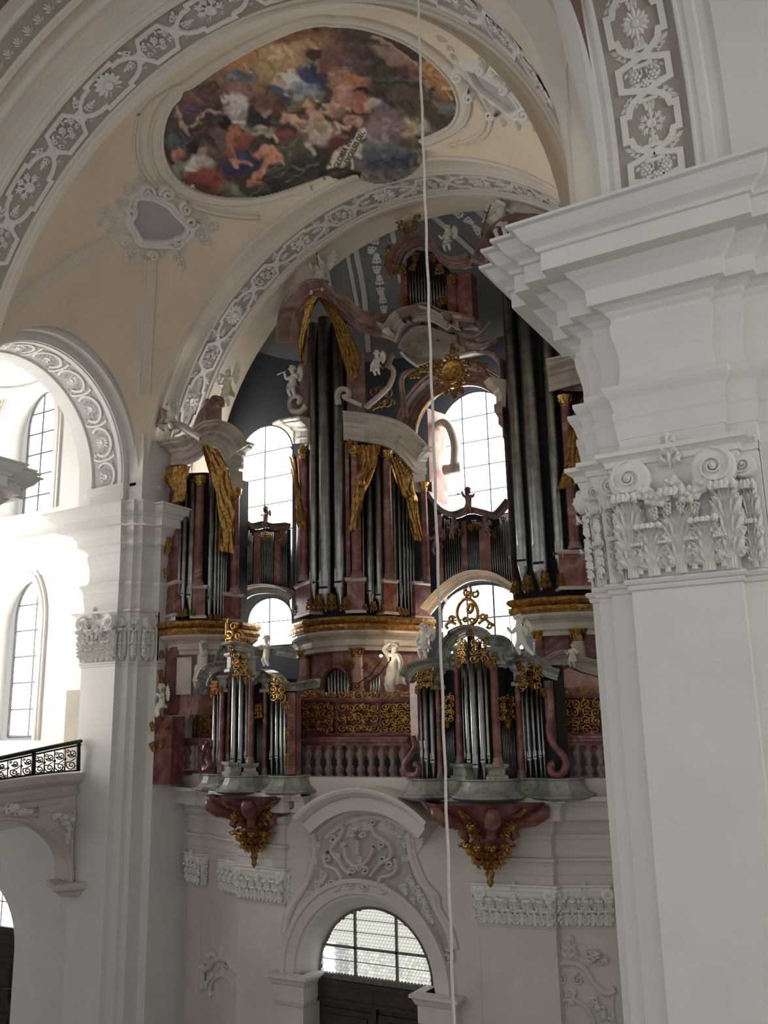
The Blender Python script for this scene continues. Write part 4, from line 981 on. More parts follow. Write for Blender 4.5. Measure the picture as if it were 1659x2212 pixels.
bk = MB(); bk.sweep([(0, .35), (0, 1.72)], off(PL_LT, -.2), 1, cap=False); obj('marble_wall', bk, 'redm', lt)
block(lt, 380, 412, 1500, 1420, off(PL_LT, -.12), .1, 'cream', 'marble_panel', False)
block(lt, 340, 372, 1540, 1400, off(PL_LT, -.05), .2, 'redd', 'side_panel', False)
for px, py, s, a in ((352, 1425, 22, 0), (350, 1445, 20, 180), (352, 1478, 22, 0), (350, 1500, 22, 180)): gleaf(lt, px, py, PL_LT, s, a, GSPRIG_D, 'gilt_leaf', .06)
# ------------------------------------------------------------------ middle positives (low pipe fields bridging the windows)
def positive(label, plan, fields, posts, top, bottom, ymouth, base):
    t = thing('organ_positive', label, 'organ', base)
    cornice(t, top, plan, scaled(CORN, .5, .22), 'brownm', 'curved_rail', 4, .05)
    cornice(t, bottom, plan, scaled(CORN, .8, .34), 'cream', 'arched_base', 4, .05)
    bk = MB(); a = [PP(p.x, p.y, off(plan, -.12)) for p in smooth_path(top, 3)]; b = [PP(p.x, p.y, off(plan, -.12)) for p in smooth_path(bottom, 3)]
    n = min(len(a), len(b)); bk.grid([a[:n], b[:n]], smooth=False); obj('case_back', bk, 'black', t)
    for x0, x1, yb, yt in posts: block(t, x0, x1, yb, yt, plan, .15, 'redm', 'post', False)
    for x0, x1, n, yt0, yt1, yb0, yb1 in fields:
        for i in range(n):
            f = (i + .5) / n; px = x0 + (x1 - x0) * f; w = (x1 - x0) / n * .9
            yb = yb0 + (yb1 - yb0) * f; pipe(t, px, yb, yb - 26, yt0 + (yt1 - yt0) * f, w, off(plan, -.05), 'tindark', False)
        for px, py, a in ((x0 + 3, yt0 + 4, 160), (x1 - 3, yt1 + 4, 200), ((x0 + x1) / 2, min(yt0, yt1) - 2, 180)): gleaf(t, px, py, plan, 18, a, GSPRIG_D, 'gilt_leaf', .08)
    return t
PL_PL = [(-14.3, 17.25), (-12.5, 17.25)]; PL_PC = [(-9.9, 18.3), (-7.2, 18.3)]
positive('dark row of small organ pipes below the left bright window', PL_PL, [(522, 546, 6, 1128, 1160, 1283, 1268), (562, 591, 8, 1150, 1150, 1262, 1262), (606, 621, 4, 1160, 1145, 1266, 1272)], [(547, 561, 1262, 1150), (592, 605, 1262, 1150)],
         [(519, 1104), (533, 1128), (552, 1144), (578, 1140), (597, 1145), (628, 1143)], [(519, 1312), (532, 1297), (550, 1286), (580, 1282), (608, 1286), (628, 1296)], 1250, (-13.4, 17.4, 2.6))
pcn = positive('dark row of small organ pipes below the middle bright window', PL_PC, [(962, 1001, 8, 1120, 1140, 1290, 1262), (1012, 1039, 8, 1130, 1125, 1250, 1250), (1063, 1113, 10, 1145, 1118, 1254, 1280)], [(1001, 1012, 1258, 1125), (1039, 1063, 1252, 1125), (946, 960, 1300, 1110)],
         [(925, 1072), (940, 1094), (962, 1114), (988, 1120), (1018, 1110), (1048, 1116), (1078, 1120), (1108, 1088)], [(932, 1328), (964, 1292), (1002, 1263), (1036, 1254), (1070, 1259), (1103, 1278), (1116, 1290)], 1240, (-8.5, 18.4, 2.6))
# ------------------------------------------------------------------ window arch, shell canopy, clock, crowning positive
PL_W = [(-11.5, 18.7), (-6.0, 18.7)]
wa = thing('organ_arch', 'brown marble arch over the middle window between the organ cases', 'arch', (-8.8, 18.8, 4.0))
cornice(wa, [(898, 960), (902, 920), (920, 882), (954, 848), (1002, 834), (1042, 838), (1080, 862)], PL_W, scaled(CORN, 1.2, .72), 'brownm', 'arch_moulding', 6)
mb = MB(); scroll_stroke(mb, [(905, 935), (915, 900), (940, 866), (975, 848)], PL_W, (3, 3), .06, .2); obj('gilt_bead', mb, 'golddark', wa)
def canopy():
    t = thing('organ_canopy', 'cream shell canopy with gilded leaf above the organ clock', 'canopy', (-8.7, 17.6, 7.6))
    PLC = [(-10.4, 17.3), (-7.2, 17.3)]
    cornice(t, [(826, 728), (845, 735), (858, 740), (866, 722), (880, 704), (908, 695), (935, 698), (955, 708), (970, 716), (980, 708), (992, 716), (1036, 715)], PLC, scaled(CORN, 1.3, .36), 'cream', 'canopy_cornice', 5, .05)
    top = [PP(p.x, p.y, PLC) for p in smooth_path([(858, 752), (868, 730), (892, 708), (918, 703), (945, 712), (978, 723), (1010, 724)], 5)]
    bot = [PP(p.x, p.y, PLC) + V((0, .15, 0)) for p in smooth_path([(860, 757), (870, 768), (884, 779), (898, 786), (930, 778), (968, 768), (1024, 755)], 5)]
    g = []
    for k in range(9):
        f = k / 8; g.append([a * (1 - f) + b * f + V((0, .9 * sin(pi * f), .10 * sin(pi * f))) for a, b in zip(top, bot)])
    mb = MB(); mb.grid(g, smooth=True); obj('shell_bowl', mb, 'cream', t)
    mb = MB(); mb.tube(bot, .06, 8, flat=.6); obj('shell_rim', mb, 'statue', t)
    for px, py, s, a in ((905, 722, 30, 30), (925, 716, 36, 60), (940, 728, 34, 100), (915, 735, 28, -60), (960, 732, 28, 80)): gleaf(t, px, py, [(-10.4, 17.9), (-7.2, 17.9)], s, a, GSPRIG_D, 'gilt_leaf')
    for pix in ([(1000, 725), (1030, 730), (1050, 715), (1062, 700)], [(1010, 745), (1045, 750), (1075, 735)], [(985, 730), (992, 750), (1010, 758)]):
        mb = MB(); scroll_stroke(mb, pix, PLC, (9, 4), .12, .05); obj('canopy_scroll', mb, 'brownm', t)
    return t
canopy()
ck = thing('organ_medallion', 'gilded round medallion framed with scrolls above the middle window', 'medallion', (-8.4, 17.6, 6.2))
PLK = [(-10.5, 17.5), (-6.5, 17.5)]
P = PP(985, 809, PLK); s = depth_of(P) / F_PX
mb = MB(); mb.lathe([(0, 0), (20 * s, 0), (23 * s, .03), (25 * s, .03), (25 * s, -.12)], (0, 0, 0), 24)
mb.v = [(P.x + x, P.y - z - .2, P.z + y * 1.0) for x, y, z in mb.v]; mb.f = [f[::-1] for f in mb.f]; obj('medallion_disc', mb, 'gold', ck)
mb = MB()
for k in range(10):
    a = k * 36; cx, cy = 985 + 31 * cos(radians(a)), 809 + 31 * sin(radians(a)); scroll_stroke(mb, curl(cx, cy, 9, a, 1.2, 1 if k % 2 else -1, 8), PLK, (3.5, 2), .06, .2, 2)
obj('medallion_frame', mb, 'golddark', ck)
for px, py, s_, a in ((985, 845, 26, 180), (975, 842, 22, 210), (995, 842, 22, 150), (985, 775, 30, 0), (960, 795, 30, -70), (1012, 795, 30, 70), (940, 800, 34, -90), (1030, 800, 30, 90), (915, 812, 30, -100)): gleaf(ck, px, py, PLK, s_, a, GSPRIG_D, 'gilt_leaf', .2)
for pix in ([(1020, 790), (1045, 800), (1060, 820), (1080, 830)], [(1040, 760), (1070, 770), (1090, 800), (1085, 830)], [(880, 905), (875, 860), (872, 825), (885, 808), (920, 803)], [(840, 800), (850, 775), (858, 770)], [(1075, 850), (1095, 835), (1104, 810)]):
    mb = MB(); scroll_stroke(mb, pix, PLK, (7, 5), .10, .1); obj('bracket_scroll', mb, 'brownm', ck)
kp = thing('organ_positive', 'crowning organ positive with brown arched hood high under the vault', 'organ', (-8.9, 17.2, 8.6))
PLT = [(-10.8, 17.0), (-6.8, 17.0)]
for i in range(13):
    px = 886 + 6.5 * i; top = 556 + (abs(i - 4.0) ** 1.25) * 4.0
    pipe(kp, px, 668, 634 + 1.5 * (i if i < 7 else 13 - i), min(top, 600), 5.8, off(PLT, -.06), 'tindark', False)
bk = MB(); a = [PP(*p, off(PLT, -.15)) for p in ((878, 680), (878, 560), (900, 540), (940, 545), (975, 590), (975, 680))]; bk.add(a, [tuple(range(len(a)))]); obj('case_back', bk, 'black', kp)
cornice(kp, [(862, 592), (868, 570), (878, 548), (900, 534), (922, 534), (940, 550), (956, 572), (985, 585), (1022, 578)], PLT, scaled(CORN, .9, .32), 'brownm', 'arched_hood', 5, .05)
for x0, x1, yb, yt in ((868, 881, 690, 575), (968, 988, 690, 590), (990, 1022, 700, 592)): block(kp, x0, x1, yb, yt, PLT, .3, 'redd', 'case_post', False)
cornice(kp, [(866, 690), (895, 680), (925, 672), (960, 688), (1026, 700)], PLT, scaled(CORN, .6, .2), 'brownm', 'case_sill', 4, .05)
for px, py, s_, a in ((872, 600, 30, 0), (872, 640, 28, 180), (900, 548, 26, 180), (930, 552, 26, 150), (952, 600, 32, 0), (958, 640, 26, 180), (978, 620, 30, 0), (978, 660, 30, 180), (945, 665, 26, 60), (890, 590, 22, 30), (857, 600, 26, -40)): gleaf(kp, px, py, PLT, s_, a, GSPRIG_D, 'gilt_leaf', .1)
cr = MB()
for k in range(14):
    a = k * 360 / 14; cx, cy = 885 + 19 * cos(radians(a)), 474 + 27 * sin(radians(a)); scroll_stroke(cr, curl(cx, cy, 8, a + 40, 1.1, 1 if k % 2 else -1, 7), PLT, (3, 1.6), .05, .1, 2)
obj('crest_frame', cr, 'golddark', kp)
cr = MB(); a = [PP(885 + 15 * cos(t), 474 + 21 * sin(t), PLT) for t in arc(0, 2 * pi, 20)[:-1]]; cr.add(a, [tuple(range(len(a)))]); obj('crest_field', cr, 'greym', kp)
for px, py, s_, a in ((885, 505, 30, 180), (862, 460, 24, -60), (905, 455, 24, 60), (872, 445, 24, -20), (895, 442, 24, 15), (884, 520, 26, 0)): gleaf(kp, px, py, PLT, s_, a, GSPRIG_D, 'gilt_leaf', .12)
# ------------------------------------------------------------------ west windows behind the organ
def panes_px(name, label, cols, y0, y1, xs, Y, arch=0, cross=()):
    w = struct(name, None, None, label, 'window')
    P = [(onY(xs[0], y1, Y), onY(xs[1], y1, Y))]
    x0, x1 = onY(xs[0], (y0 + y1) / 2, Y).x, onY(xs[1], (y0 + y1) / 2, Y).x; zb = onY(sum(xs) / 2, y1, Y).z; zt = onY(sum(xs) / 2, y0, Y).z
    return x0, x1, zb, zt
x0, x1, zb, zt = panes_px('tmp', 'x', 2, 922, 1150, (518, 636), 17.5); bpy.data.objects.remove(bpy.data.objects['tmp'])
window('window_5', x0, x1, zb, zt - .95 * (x1 - x0) / 2, .95, 17.45, 2, 4, 'glaring west window between the left organ tower and the great case', 'dayw', .012)
x0, x1, zb, zt = (onY(950, 980, 19.6).x, onY(1112, 980, 19.6).x, onY(1030, 1118, 19.6).z, onY(1030, 846, 19.6).z)
window('window_6', x0, x1, zb, zt - 1.0 * (x1 - x0) / 2, 1.0, 19.6, 3, 5, 'glaring arched west window behind the middle of the organ', 'dayw', .012)
mb = MB(); a, b = PP(930, 1095, [(-10.6, 18.75), (-9, 18.75)]), onY(968, 1090, 19.4); zt_ = PP(930, 880, [(-10.6, 18.75), (-9, 18.75)]).z
mb.quad(a, b, (b.x, b.y, zt_), (a.x, a.y, zt_)); struct('trim_5', mb, 'pinkm', 'pink marble window jamb left of the middle west window', 'window jamb')
tj = MB(); pts = [onY(p.x, p.y, 19.1) for p in smooth_path([(982, 1010), (984, 965), (974, 928), (960, 914), (946, 920)], 5)]; tj.tube(pts, .17, 10, flat=.6); tj.tube([pts[0] + V((-.28, 0, -.02)), pts[0] + V((.16, 0, -.02))], .13, 10); struct('trim_6', tj, 'cream', 'cream inner arch moulding on the middle window jamb', 'moulding')
x0, x1, zb, zt = onY(536, 1340, 17.6).x, onY(632, 1340, 17.6).x, onY(580, 1396, 17.6).z, onY(580, 1292, 17.6).z
window('window_7', x0, x1, zb, zt - .8 * (x1 - x0) / 2, .8, 17.6, 2, 2, 'glaring lower window opening left of the great organ case', 'dayw', .012)
x0, x1, zb, zt = onY(955, 1330, 19.3).x, onY(1128, 1330, 19.3).x, onY(1040, 1410, 19.3).z, onY(1040, 1262, 19.3).z
window('window_8', x0, x1, zb, zt - .6 * (x1 - x0) / 2, .6, 19.3, 3, 2, 'glaring lower window behind the gilded crest of the right choir organ', 'dayw', .02, sash='lead')
# ------------------------------------------------------------------ the two choir organs hanging on the gallery front
LOCAL = [(-1.48, -.15), (-1.45, .12), (-1.30, .36), (-1.08, .40), (-.88, .30), (-.76, .16), (-.46, .18), (-.40, .44), (-.22, .62), (0, .68), (.22, .62), (.40, .44), (.46, .18), (.76, .16), (.88, .30), (1.08, .40), (1.30, .36), (1.45, .12), (1.48, -.15)]
def ruck_plan(C, ang, k=1.0):
    c, s = cos(ang), sin(ang); return [(C[0] + u * k * c + w * k * s, C[1] + u * k * s - w * k * c) for u, w in LOCAL]
def choir_organ(label, C, ang, k, zbase, d):
    t = thing('choir_organ', label, 'organ', (C[0], C[1] - .2, zbase - .5))
    plan = ruck_plan(C, ang, k); inn = off(plan, -.07)
    zt = zbase
    mb = MB(); mb.sweep([(-.3, zt - .38), (-.1, zt - .38), (.02, zt - .36), (.12, zt - .33), (.17, zt - .30), (.17, zt - .27), (.10, zt - .24), (.04, zt - .18), (.0, zt - .10), (-.01, zt - .04), (.03, zt - .02), (.03, zt), (-.4, zt)], off(plan, .05), 1); obj('base', mb, 'greym', t)
    bk = MB(); bk.sweep([(0, zt), (0, d['zback'])], off(plan[1:-1], -.16), 1, cap=False); obj('case_back', bk, 'black', t)
    for q in d['pipes']: pipe(t, *q, inn)
    for (x0, x1, n, yt0, yt1, yf, ym) in d['small']:
        for i in range(n):
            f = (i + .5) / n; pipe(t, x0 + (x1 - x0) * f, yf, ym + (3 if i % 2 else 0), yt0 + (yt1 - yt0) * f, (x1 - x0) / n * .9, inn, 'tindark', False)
    for q in d['cols']: column(t, *q, off(plan, -.02), 'redm', 'gold', .9)
    for x0, x1, yb, yt in d['imposts']: block(t, x0, x1, yb, yt, off(plan, .04), .22, 'greym', 'impost', True, 'greym')
    for q in d['peds']: block(t, *q, off(plan, .02), .2, 'greym', 'pedestal', True, 'greym')
    for pix, ko, kz in d['corn']: cornice(t, pix, plan, scaled(CORN, ko, kz), 'greym', 'case_cornice', 5, .02)
    for x0, x1, y0, y1, seed in d['carv']: filigree(t, x0, x1, y0, y1, plan, 'gold', seed, 8, 2.4, 'pipe_shade', .07)
    for q in d['leaf']: gleaf(t, q[0], q[1], plan, q[2], q[3], GSPRIG, 'gilt_leaf', .09)
    for x0, x1, yb, yt, mt in d.get('panels', ()): block(t, x0, x1, yb, yt, plan, .15, mt, 'side_panel', False)
    for pix, w, mt in d['scrolls']:
        mb = MB(); scroll_stroke(mb, pix, plan, w, .13, .0, 5); obj('side_scroll', mb, mt, t)
    # crest
    cr = MB()
    for pix, w in d['crest']: scroll_stroke(cr, pix, plan, w, .05, .05, 4)
    if d['crest']: obj('crest', cr, 'gold', t)
    # hanging console
    cx, cy = C[0] - sin(ang) * .12 * -1, C[1] - .18
    pr = [(1.10, zt - .36), (1.02, zt - .44), (.70, zt - .60), (.42, zt - .78), (.30, zt - .92), (.26, zt - .98), (.34, zt - 1.04), (.30, zt - 1.2), (.18, zt - 1.34), (.10, zt - 1.42), (.06, zt - 1.46), (.09, zt - 1.52), (.05, zt - 1.60), (.065, zt - 1.66), (.0, zt - 1.74)]
    kk = d['ck']
    mb = MB(); mb.lathe([(r * kk, zt + (z - zt) * d['ch']) for r, z in pr[:7]], (d['cx'], d['cy'], 0), 20); obj('console', mb, 'redd', t)
    mb = MB(); mb.lathe([(r * kk, zt + (z - zt) * d['ch']) for r, z in pr[6:]], (d['cx'], d['cy'], 0), 16); obj('console_drop', mb, 'golddark', t)
    base = V((d['cx'], d['cy'], 0)); ch = d['ch']
    for i in range(7):
        a = -pi + pi * i / 6; N = V((cos(a), sin(a), 0)); U = V((0, 0, 1)).cross(N)
        if i % 2 == 0:
            mb = MB(); pts = [base + N * (r * kk + .05) + V((0, 0, zt + z * ch)) for r, z in ((1.02, -.42), (1.0, -.52), (.80, -.62), (.55, -.68), (.42, -.80), (.46, -.90), (.38, -.95))]; mb.tube(pts, [.09, .13, .14, .12, .09, .08, .05], 8); obj('console_scroll', mb, 'redm', t)
        else:
            place('gilt_leaf', GACANTH, t, base + N * .36 * kk + V((0, 0, zt - .95 * ch)), U, (V((0, 0, .75)) + N * .65).normalized(), (N - V((0, 0, .6))).normalized(), (.34, .42, .4))
        place('gilt_leaf', GACANTH, t, base + N * .16 * kk + V((0, 0, zt - 1.42 * ch)), U, (V((0, 0, .85)) + N * .5).normalized(), (N - V((0, 0, .5))).normalized(), (.26, .50 * ch, .35))
        place('gilt_sprig', GSPRIG, t, base + N * .80 * kk + V((0, 0, zt - .58 * ch)), U, (V((0, 0, .5)) + N).normalized(), (N * .6 - V((0, 0, 1))).normalized(), (.2, .3, .2))
    return t
C_R, A_R = (-6.68, 14.82), radians(11); C_L, A_L = (-11.95, 15.0), radians(-11)
PR_ = ruck_plan(C_R, A_R); PLk = ruck_plan(C_L, A_L, .93)
zR = PP(1030, 1684, PR_).z; zL = PP(540, 1675, PLk).z
dR = dict(zback=PP(1030, 1440, PR_).z, cx=-6.72, cy=14.6, ck=.95, ch=1.0,
    pipes=[(911, 1681, 1630, 1480, 8), (921, 1681, 1638, 1466, 11), (935, 1681, 1641, 1450, 13), (1004, 1683, 1633, 1420, 8), (1013.5, 1683, 1640, 1395, 12), (1028, 1683, 1650, 1375, 17), (1044, 1683, 1640, 1395, 14), (1056, 1683, 1633, 1422, 9),
           (1134, 1681, 1634, 1450, 9), (1144, 1681, 1636, 1455, 12), (1156, 1681, 1634, 1468, 11), (1167, 1681, 1631, 1482, 9), (1175, 1681, 1628, 1492, 6)],
    small=[(958, 983, 7, 1560, 1545, 1681, 1633), (1086, 1115, 8, 1548, 1562, 1681, 1633)],
    cols=[(990, 1646, 1440, 15), (1071, 1650, 1440, 19), (948, 1679, 1494, 11), (1122, 1676, 1486, 16)],
    peds=[(980, 1007, 1683, 1650), (1059, 1092, 1683, 1652)],
    imposts=[(979, 1000, 1432, 1394), (1058, 1086, 1434, 1398), (940, 956, 1488, 1450), (1110, 1136, 1480, 1442)],
    corn=[([(970, 1428), (978, 1400), (990, 1386), (1013, 1374), (1034, 1378), (1052, 1394), (1078, 1400), (1092, 1430)], .55, .30), ([(886, 1476), (896, 1458), (914, 1447), (948, 1442), (972, 1444)], .55, .28), ([(1092, 1444), (1112, 1436), (1140, 1434), (1164, 1446), (1180, 1462), (1204, 1470)], .55, .30)],
    carv=[(988, 1010, 1380, 1432, 11), (1018, 1060, 1378, 1432, 12), (905, 940, 1446, 1486, 13), (1125, 1175, 1438, 1490, 14), (956, 984, 1502, 1560, 15), (1083, 1114, 1502, 1556, 16)],
    leaf=[(1016, 1376, 24, 0), (1000, 1420, 26, 200), (1056, 1425, 26, 160), (908, 1480, 22, 200), (936, 1460, 22, 40), (1130, 1450, 24, -30), (1172, 1486, 24, 160), (968, 1552, 22, 180), (1098, 1552, 22, 180), (990, 1430, 20, 0), (1072, 1430, 22, 0), (1122, 1478, 20, 0), (948, 1488, 18, 0)],
    panels=[(888, 904, 1600, 1470, 'redd'), (1182, 1196, 1600, 1470, 'redd')],
    scrolls=[([(893, 1590), (898, 1612), (886, 1632), (876, 1652), (884, 1672), (902, 1672), (906, 1656), (896, 1650)], (5, 7), 'redm'), ([(1187, 1490), (1190, 1530), (1186, 1580), (1198, 1612), (1216, 1632), (1222, 1652), (1212, 1672), (1194, 1670), (1190, 1654), (1200, 1650)], (7, 9), 'redm')],
    crest=[([(1000, 1352), (990, 1330), (994, 1308), (1008, 1294), (1024, 1300), (1034, 1318), (1032, 1340), (1018, 1352)], 4), ([(1012, 1318), (1018, 1306), (1024, 1314), (1018, 1324), (1012, 1318)], 4), (curl(1012, 1282, 9, 90, 1.1, 1), 3), (curl(1028, 1284, 9, 60, 1.1, -1), 3), ([(990, 1350), (976, 1344), (966, 1352), (972, 1360)], 3.5), (curl(978, 1338, 8, 0, 1.2), 3), ([(1036, 1348), (1050, 1338), (1060, 1346), (1072, 1352)], 3.5), (curl(1046, 1332, 9, 30, 1.2, -1), 3), (curl(1060, 1352, 7, 200, 1.2, 1), 2.5), ([(1018, 1294), (1020, 1276), (1016, 1266)], 3), (curl(1008, 1340, 7, 0, 1.2), 2.5), (curl(1022, 1342, 7, 180, 1.2, -1), 2.5)])
choir_organ('right hanging choir organ with the gilded openwork crest', C_R, A_R, 1.0, zR, dR)
dL = dict(zback=PP(540, 1470, PLk).z, cx=-11.75, cy=14.72, ck=.86, ch=1.0,
    pipes=[(461, 1662, 1630, 1486, 8), (469, 1662, 1632, 1480, 7), (504, 1673, 1638, 1405, 14), (519, 1674, 1640, 1420, 12), (531, 1674, 1632, 1446, 9), (586.5, 1674, 1634, 1488, 11), (598, 1674, 1632, 1490, 10), (607.5, 1674, 1630, 1500, 8), (615.5, 1674, 1628, 1512, 6)],
    small=[(554, 567, 4, 1548, 1552, 1672, 1632), (486, 492, 2, 1540, 1540, 1668, 1632)],
    cols=[(479, 1664, 1502, 13), (542, 1646, 1466, 14), (572, 1668, 1502, 11), (494, 1640, 1456, 7)],
    peds=[(527, 553, 1674, 1650), (482, 498, 1672, 1648)],
    imposts=[(533, 552, 1458, 1418), (566, 579, 1494, 1468), (472, 488, 1494, 1460), (490, 498, 1450, 1412)],
    corn=[([(480, 1440), (484, 1420), (494, 1408), (516, 1405), (540, 1412), (560, 1420), (600, 1416), (640, 1424)], .5, .28), ([(446, 1500), (452, 1470), (468, 1452), (492, 1448)], .6, .32), ([(552, 1480), (574, 1464), (596, 1470), (616, 1490), (640, 1492), (690, 1484)], .5, .26)],
    carv=[(508, 540, 1410, 1460, 21), (585, 622, 1462, 1516, 22), (462, 474, 1470, 1500, 23), (556, 570, 1520, 1552, 24)],
    leaf=[(504, 1412, 22, 0), (536, 1460, 20, 180), (618, 1512, 22, 170), (588, 1466, 20, -30), (466, 1490, 20, 200), (543, 1462, 18, 0), (572, 1496, 16, 0), (480, 1498, 18, 0), (629, 1545, 22, 0), (628, 1570, 20, 180), (627, 1600, 20, 0), (626, 1625, 20, 180), (626, 1655, 24, 0)],
    panels=[(621, 638, 1673, 1496, 'redm'), (640, 650, 1680, 1500, 'redd')],
    scrolls=[([(452, 1600), (444, 1620), (438, 1642), (446, 1660), (456, 1654), (452, 1644)], (4, 6), 'redm')],
    crest=[(curl(500, 1370, 12, 200, 1.2), 3.5), (curl(520, 1374, 11, 90, 1.2, -1), 3.5), ([(494, 1388), (494, 1350), (498, 1338)], 4), (curl(510, 1354, 9, 20, 1.2), 3), (curl(532, 1382, 9, 150, 1.2), 3), (curl(545, 1384, 6, 30, 1.2, -1), 2.5), ([(500, 1386), (525, 1388), (550, 1390)], 3)])
choir_organ('left hanging choir organ in front of the gallery, with a white cherub on its cornice', C_L, A_L, .93, zL, dL)
# ------------------------------------------------------------------ gallery balustrade, lattice screen
PL_B = [(-15.4, 16.25), (-13.6, 15.55), (-12.2, 15.32), (-6.0, 15.32), (-4.6, 15.55), (-3.0, 16.2)]
def baluster_mesh(h):
    mb = MB(); k = h
    mb.lathe([(.08, 0), (.08, .07 * k), (.05, .09 * k), (.07, .16 * k), (.088, .25 * k), (.06, .36 * k), (.04, .42 * k), (.065, .46 * k), (.042, .50 * k), (.085, .64 * k), (.092, .74 * k), (.065, .86 * k), (.045, .91 * k), (.08, .93 * k), (.08, k)], (0, 0, 0), 10)
    return mb.mesh('baluster', 'palered')
def balustrade(label, x0, x1, n, yr0, yr1, yb0, yb1, base, skip=()):
    t = thing('balustrade', label, 'balustrade', base)
    cornice(t, [(x0, yb0 + 12), ((x0 + x1) / 2, yb0 + 12), (x1, yb0 + 12)], PL_B, [(-.14, 0), (.08, 0), (.08, .05), (.05, .10), (-.14, .10)], 'redm', 'plinth_rail', 3)
    cornice(t, [(x0, yr1), ((x0 + x1) / 2, yr1), (x1, yr1)], PL_B, [(-.12, 0), (.05, 0), (.06, .04), (.10, .07), (.10, .10), (.05, .12), (.05, .16), (-.12, .16)], 'redm', 'hand_rail', 3)
    zb = PP((x0 + x1) / 2, yb0, PL_B).z; zt = PP((x0 + x1) / 2, yr1, PL_B).z; me = baluster_mesh(zt - zb)
    for i in range(n):
        px = x0 + (x1 - x0) * (i + .5) / n; P = PP(px, yb0, PL_B); place('baluster', me, t, V((P.x, P.y, zb)), (1, 0, 0), (0, 1, 0), (0, 0, 1))
balustrade('red marble balustrade between the two hanging choir organs', 652, 884, 10, 1594, 1610, 1680, 1692, (-9.3, 15.3, -1.1))
balustrade('red marble balustrade right of the right hanging choir organ', 1212, 1312, 4, 1594, 1610, 1680, 1692, (-5.2, 15.4, -1.1))
balustrade('red marble balustrade left of the left hanging choir organ', 372, 458, 4, 1596, 1610, 1662, 1672, (-14.2, 15.7, -1.1))
PL_S = off(PL_B, -.30)
def screen(label, posts, y0, y1, seed, base, mat='gold'):
    t = thing('gilded_screen', label, 'screen', base)
    for x in posts: block(t, x - 3, x + 3, y1 + 4, y0 - 8, PL_S, .08, 'redd', 'screen_post', False)
    for nm, y, hh in (('top_rail', y0, .08), ('bottom_rail', y1 + 10, .10)):
        cornice(t, [(posts[0] - 3, y), ((posts[0] + posts[-1]) / 2, y), (posts[-1] + 3, y)], PL_S, [(-.05, 0), (.04, 0), (.05, hh * .5), (.04, hh), (-.05, hh)], 'redd', nm, 3)
    for i, (a, b) in enumerate(zip(posts, posts[1:])):
        p = filigree(t, a + 3, b - 3, y0 + 2, y1, PL_S, mat, seed + i, 16, 2.6, 'lattice_panel', .02)
        bk = MB(); bk.add([PP(a, y0, off(PL_S, -.1)), PP(b, y0, off(PL_S, -.1)), PP(b, y1 + 4, off(PL_S, -.1)), PP(a, y1 + 4, off(PL_S, -.1))], [(0, 1, 2, 3)]); obj('screen_ground', bk, 'redd', t)
        filigree(t, a + 4, b - 4, y0 - 26, y0 - 6, PL_S, mat, seed + 50 + i, 7, 2.2, 'cresting', .02)
screen('gilded lattice screen with the curved middle panel behind the balustrade', (650, 728, 822, 896), 1516, 1584, 31, (-9.3, 15.6, -.2))
screen('gilded lattice screen right of the right hanging choir organ', (1205, 1304), 1508, 1586, 41, (-5.2, 15.8, -.2))
screen('gilded lattice screen beside the left pier', (370, 425, 460), 1540, 1584, 45, (-14.2, 15.9, -.2), 'gold')
t = thing('marble_pillar', 'dark red marble pillar with gilded vine beside the left pier', 'pillar', (-15.1, 15.9, -1.2))
block(t, 328, 368, 1694, 1548, [(-16, 15.1), (-13, 15.1)], .4, 'redd', 'pillar_shaft', False)
for px, py, s, a in ((345, 1560, 26, 0), (350, 1590, 28, 180), (338, 1580, 24, -30), (330, 1600, 26, 160), (355, 1575, 20, 60)): gleaf(t, px, py, [(-16, 15.1), (-13, 15.1)], s, a, GSPRIG, 'gilt_leaf', .06)
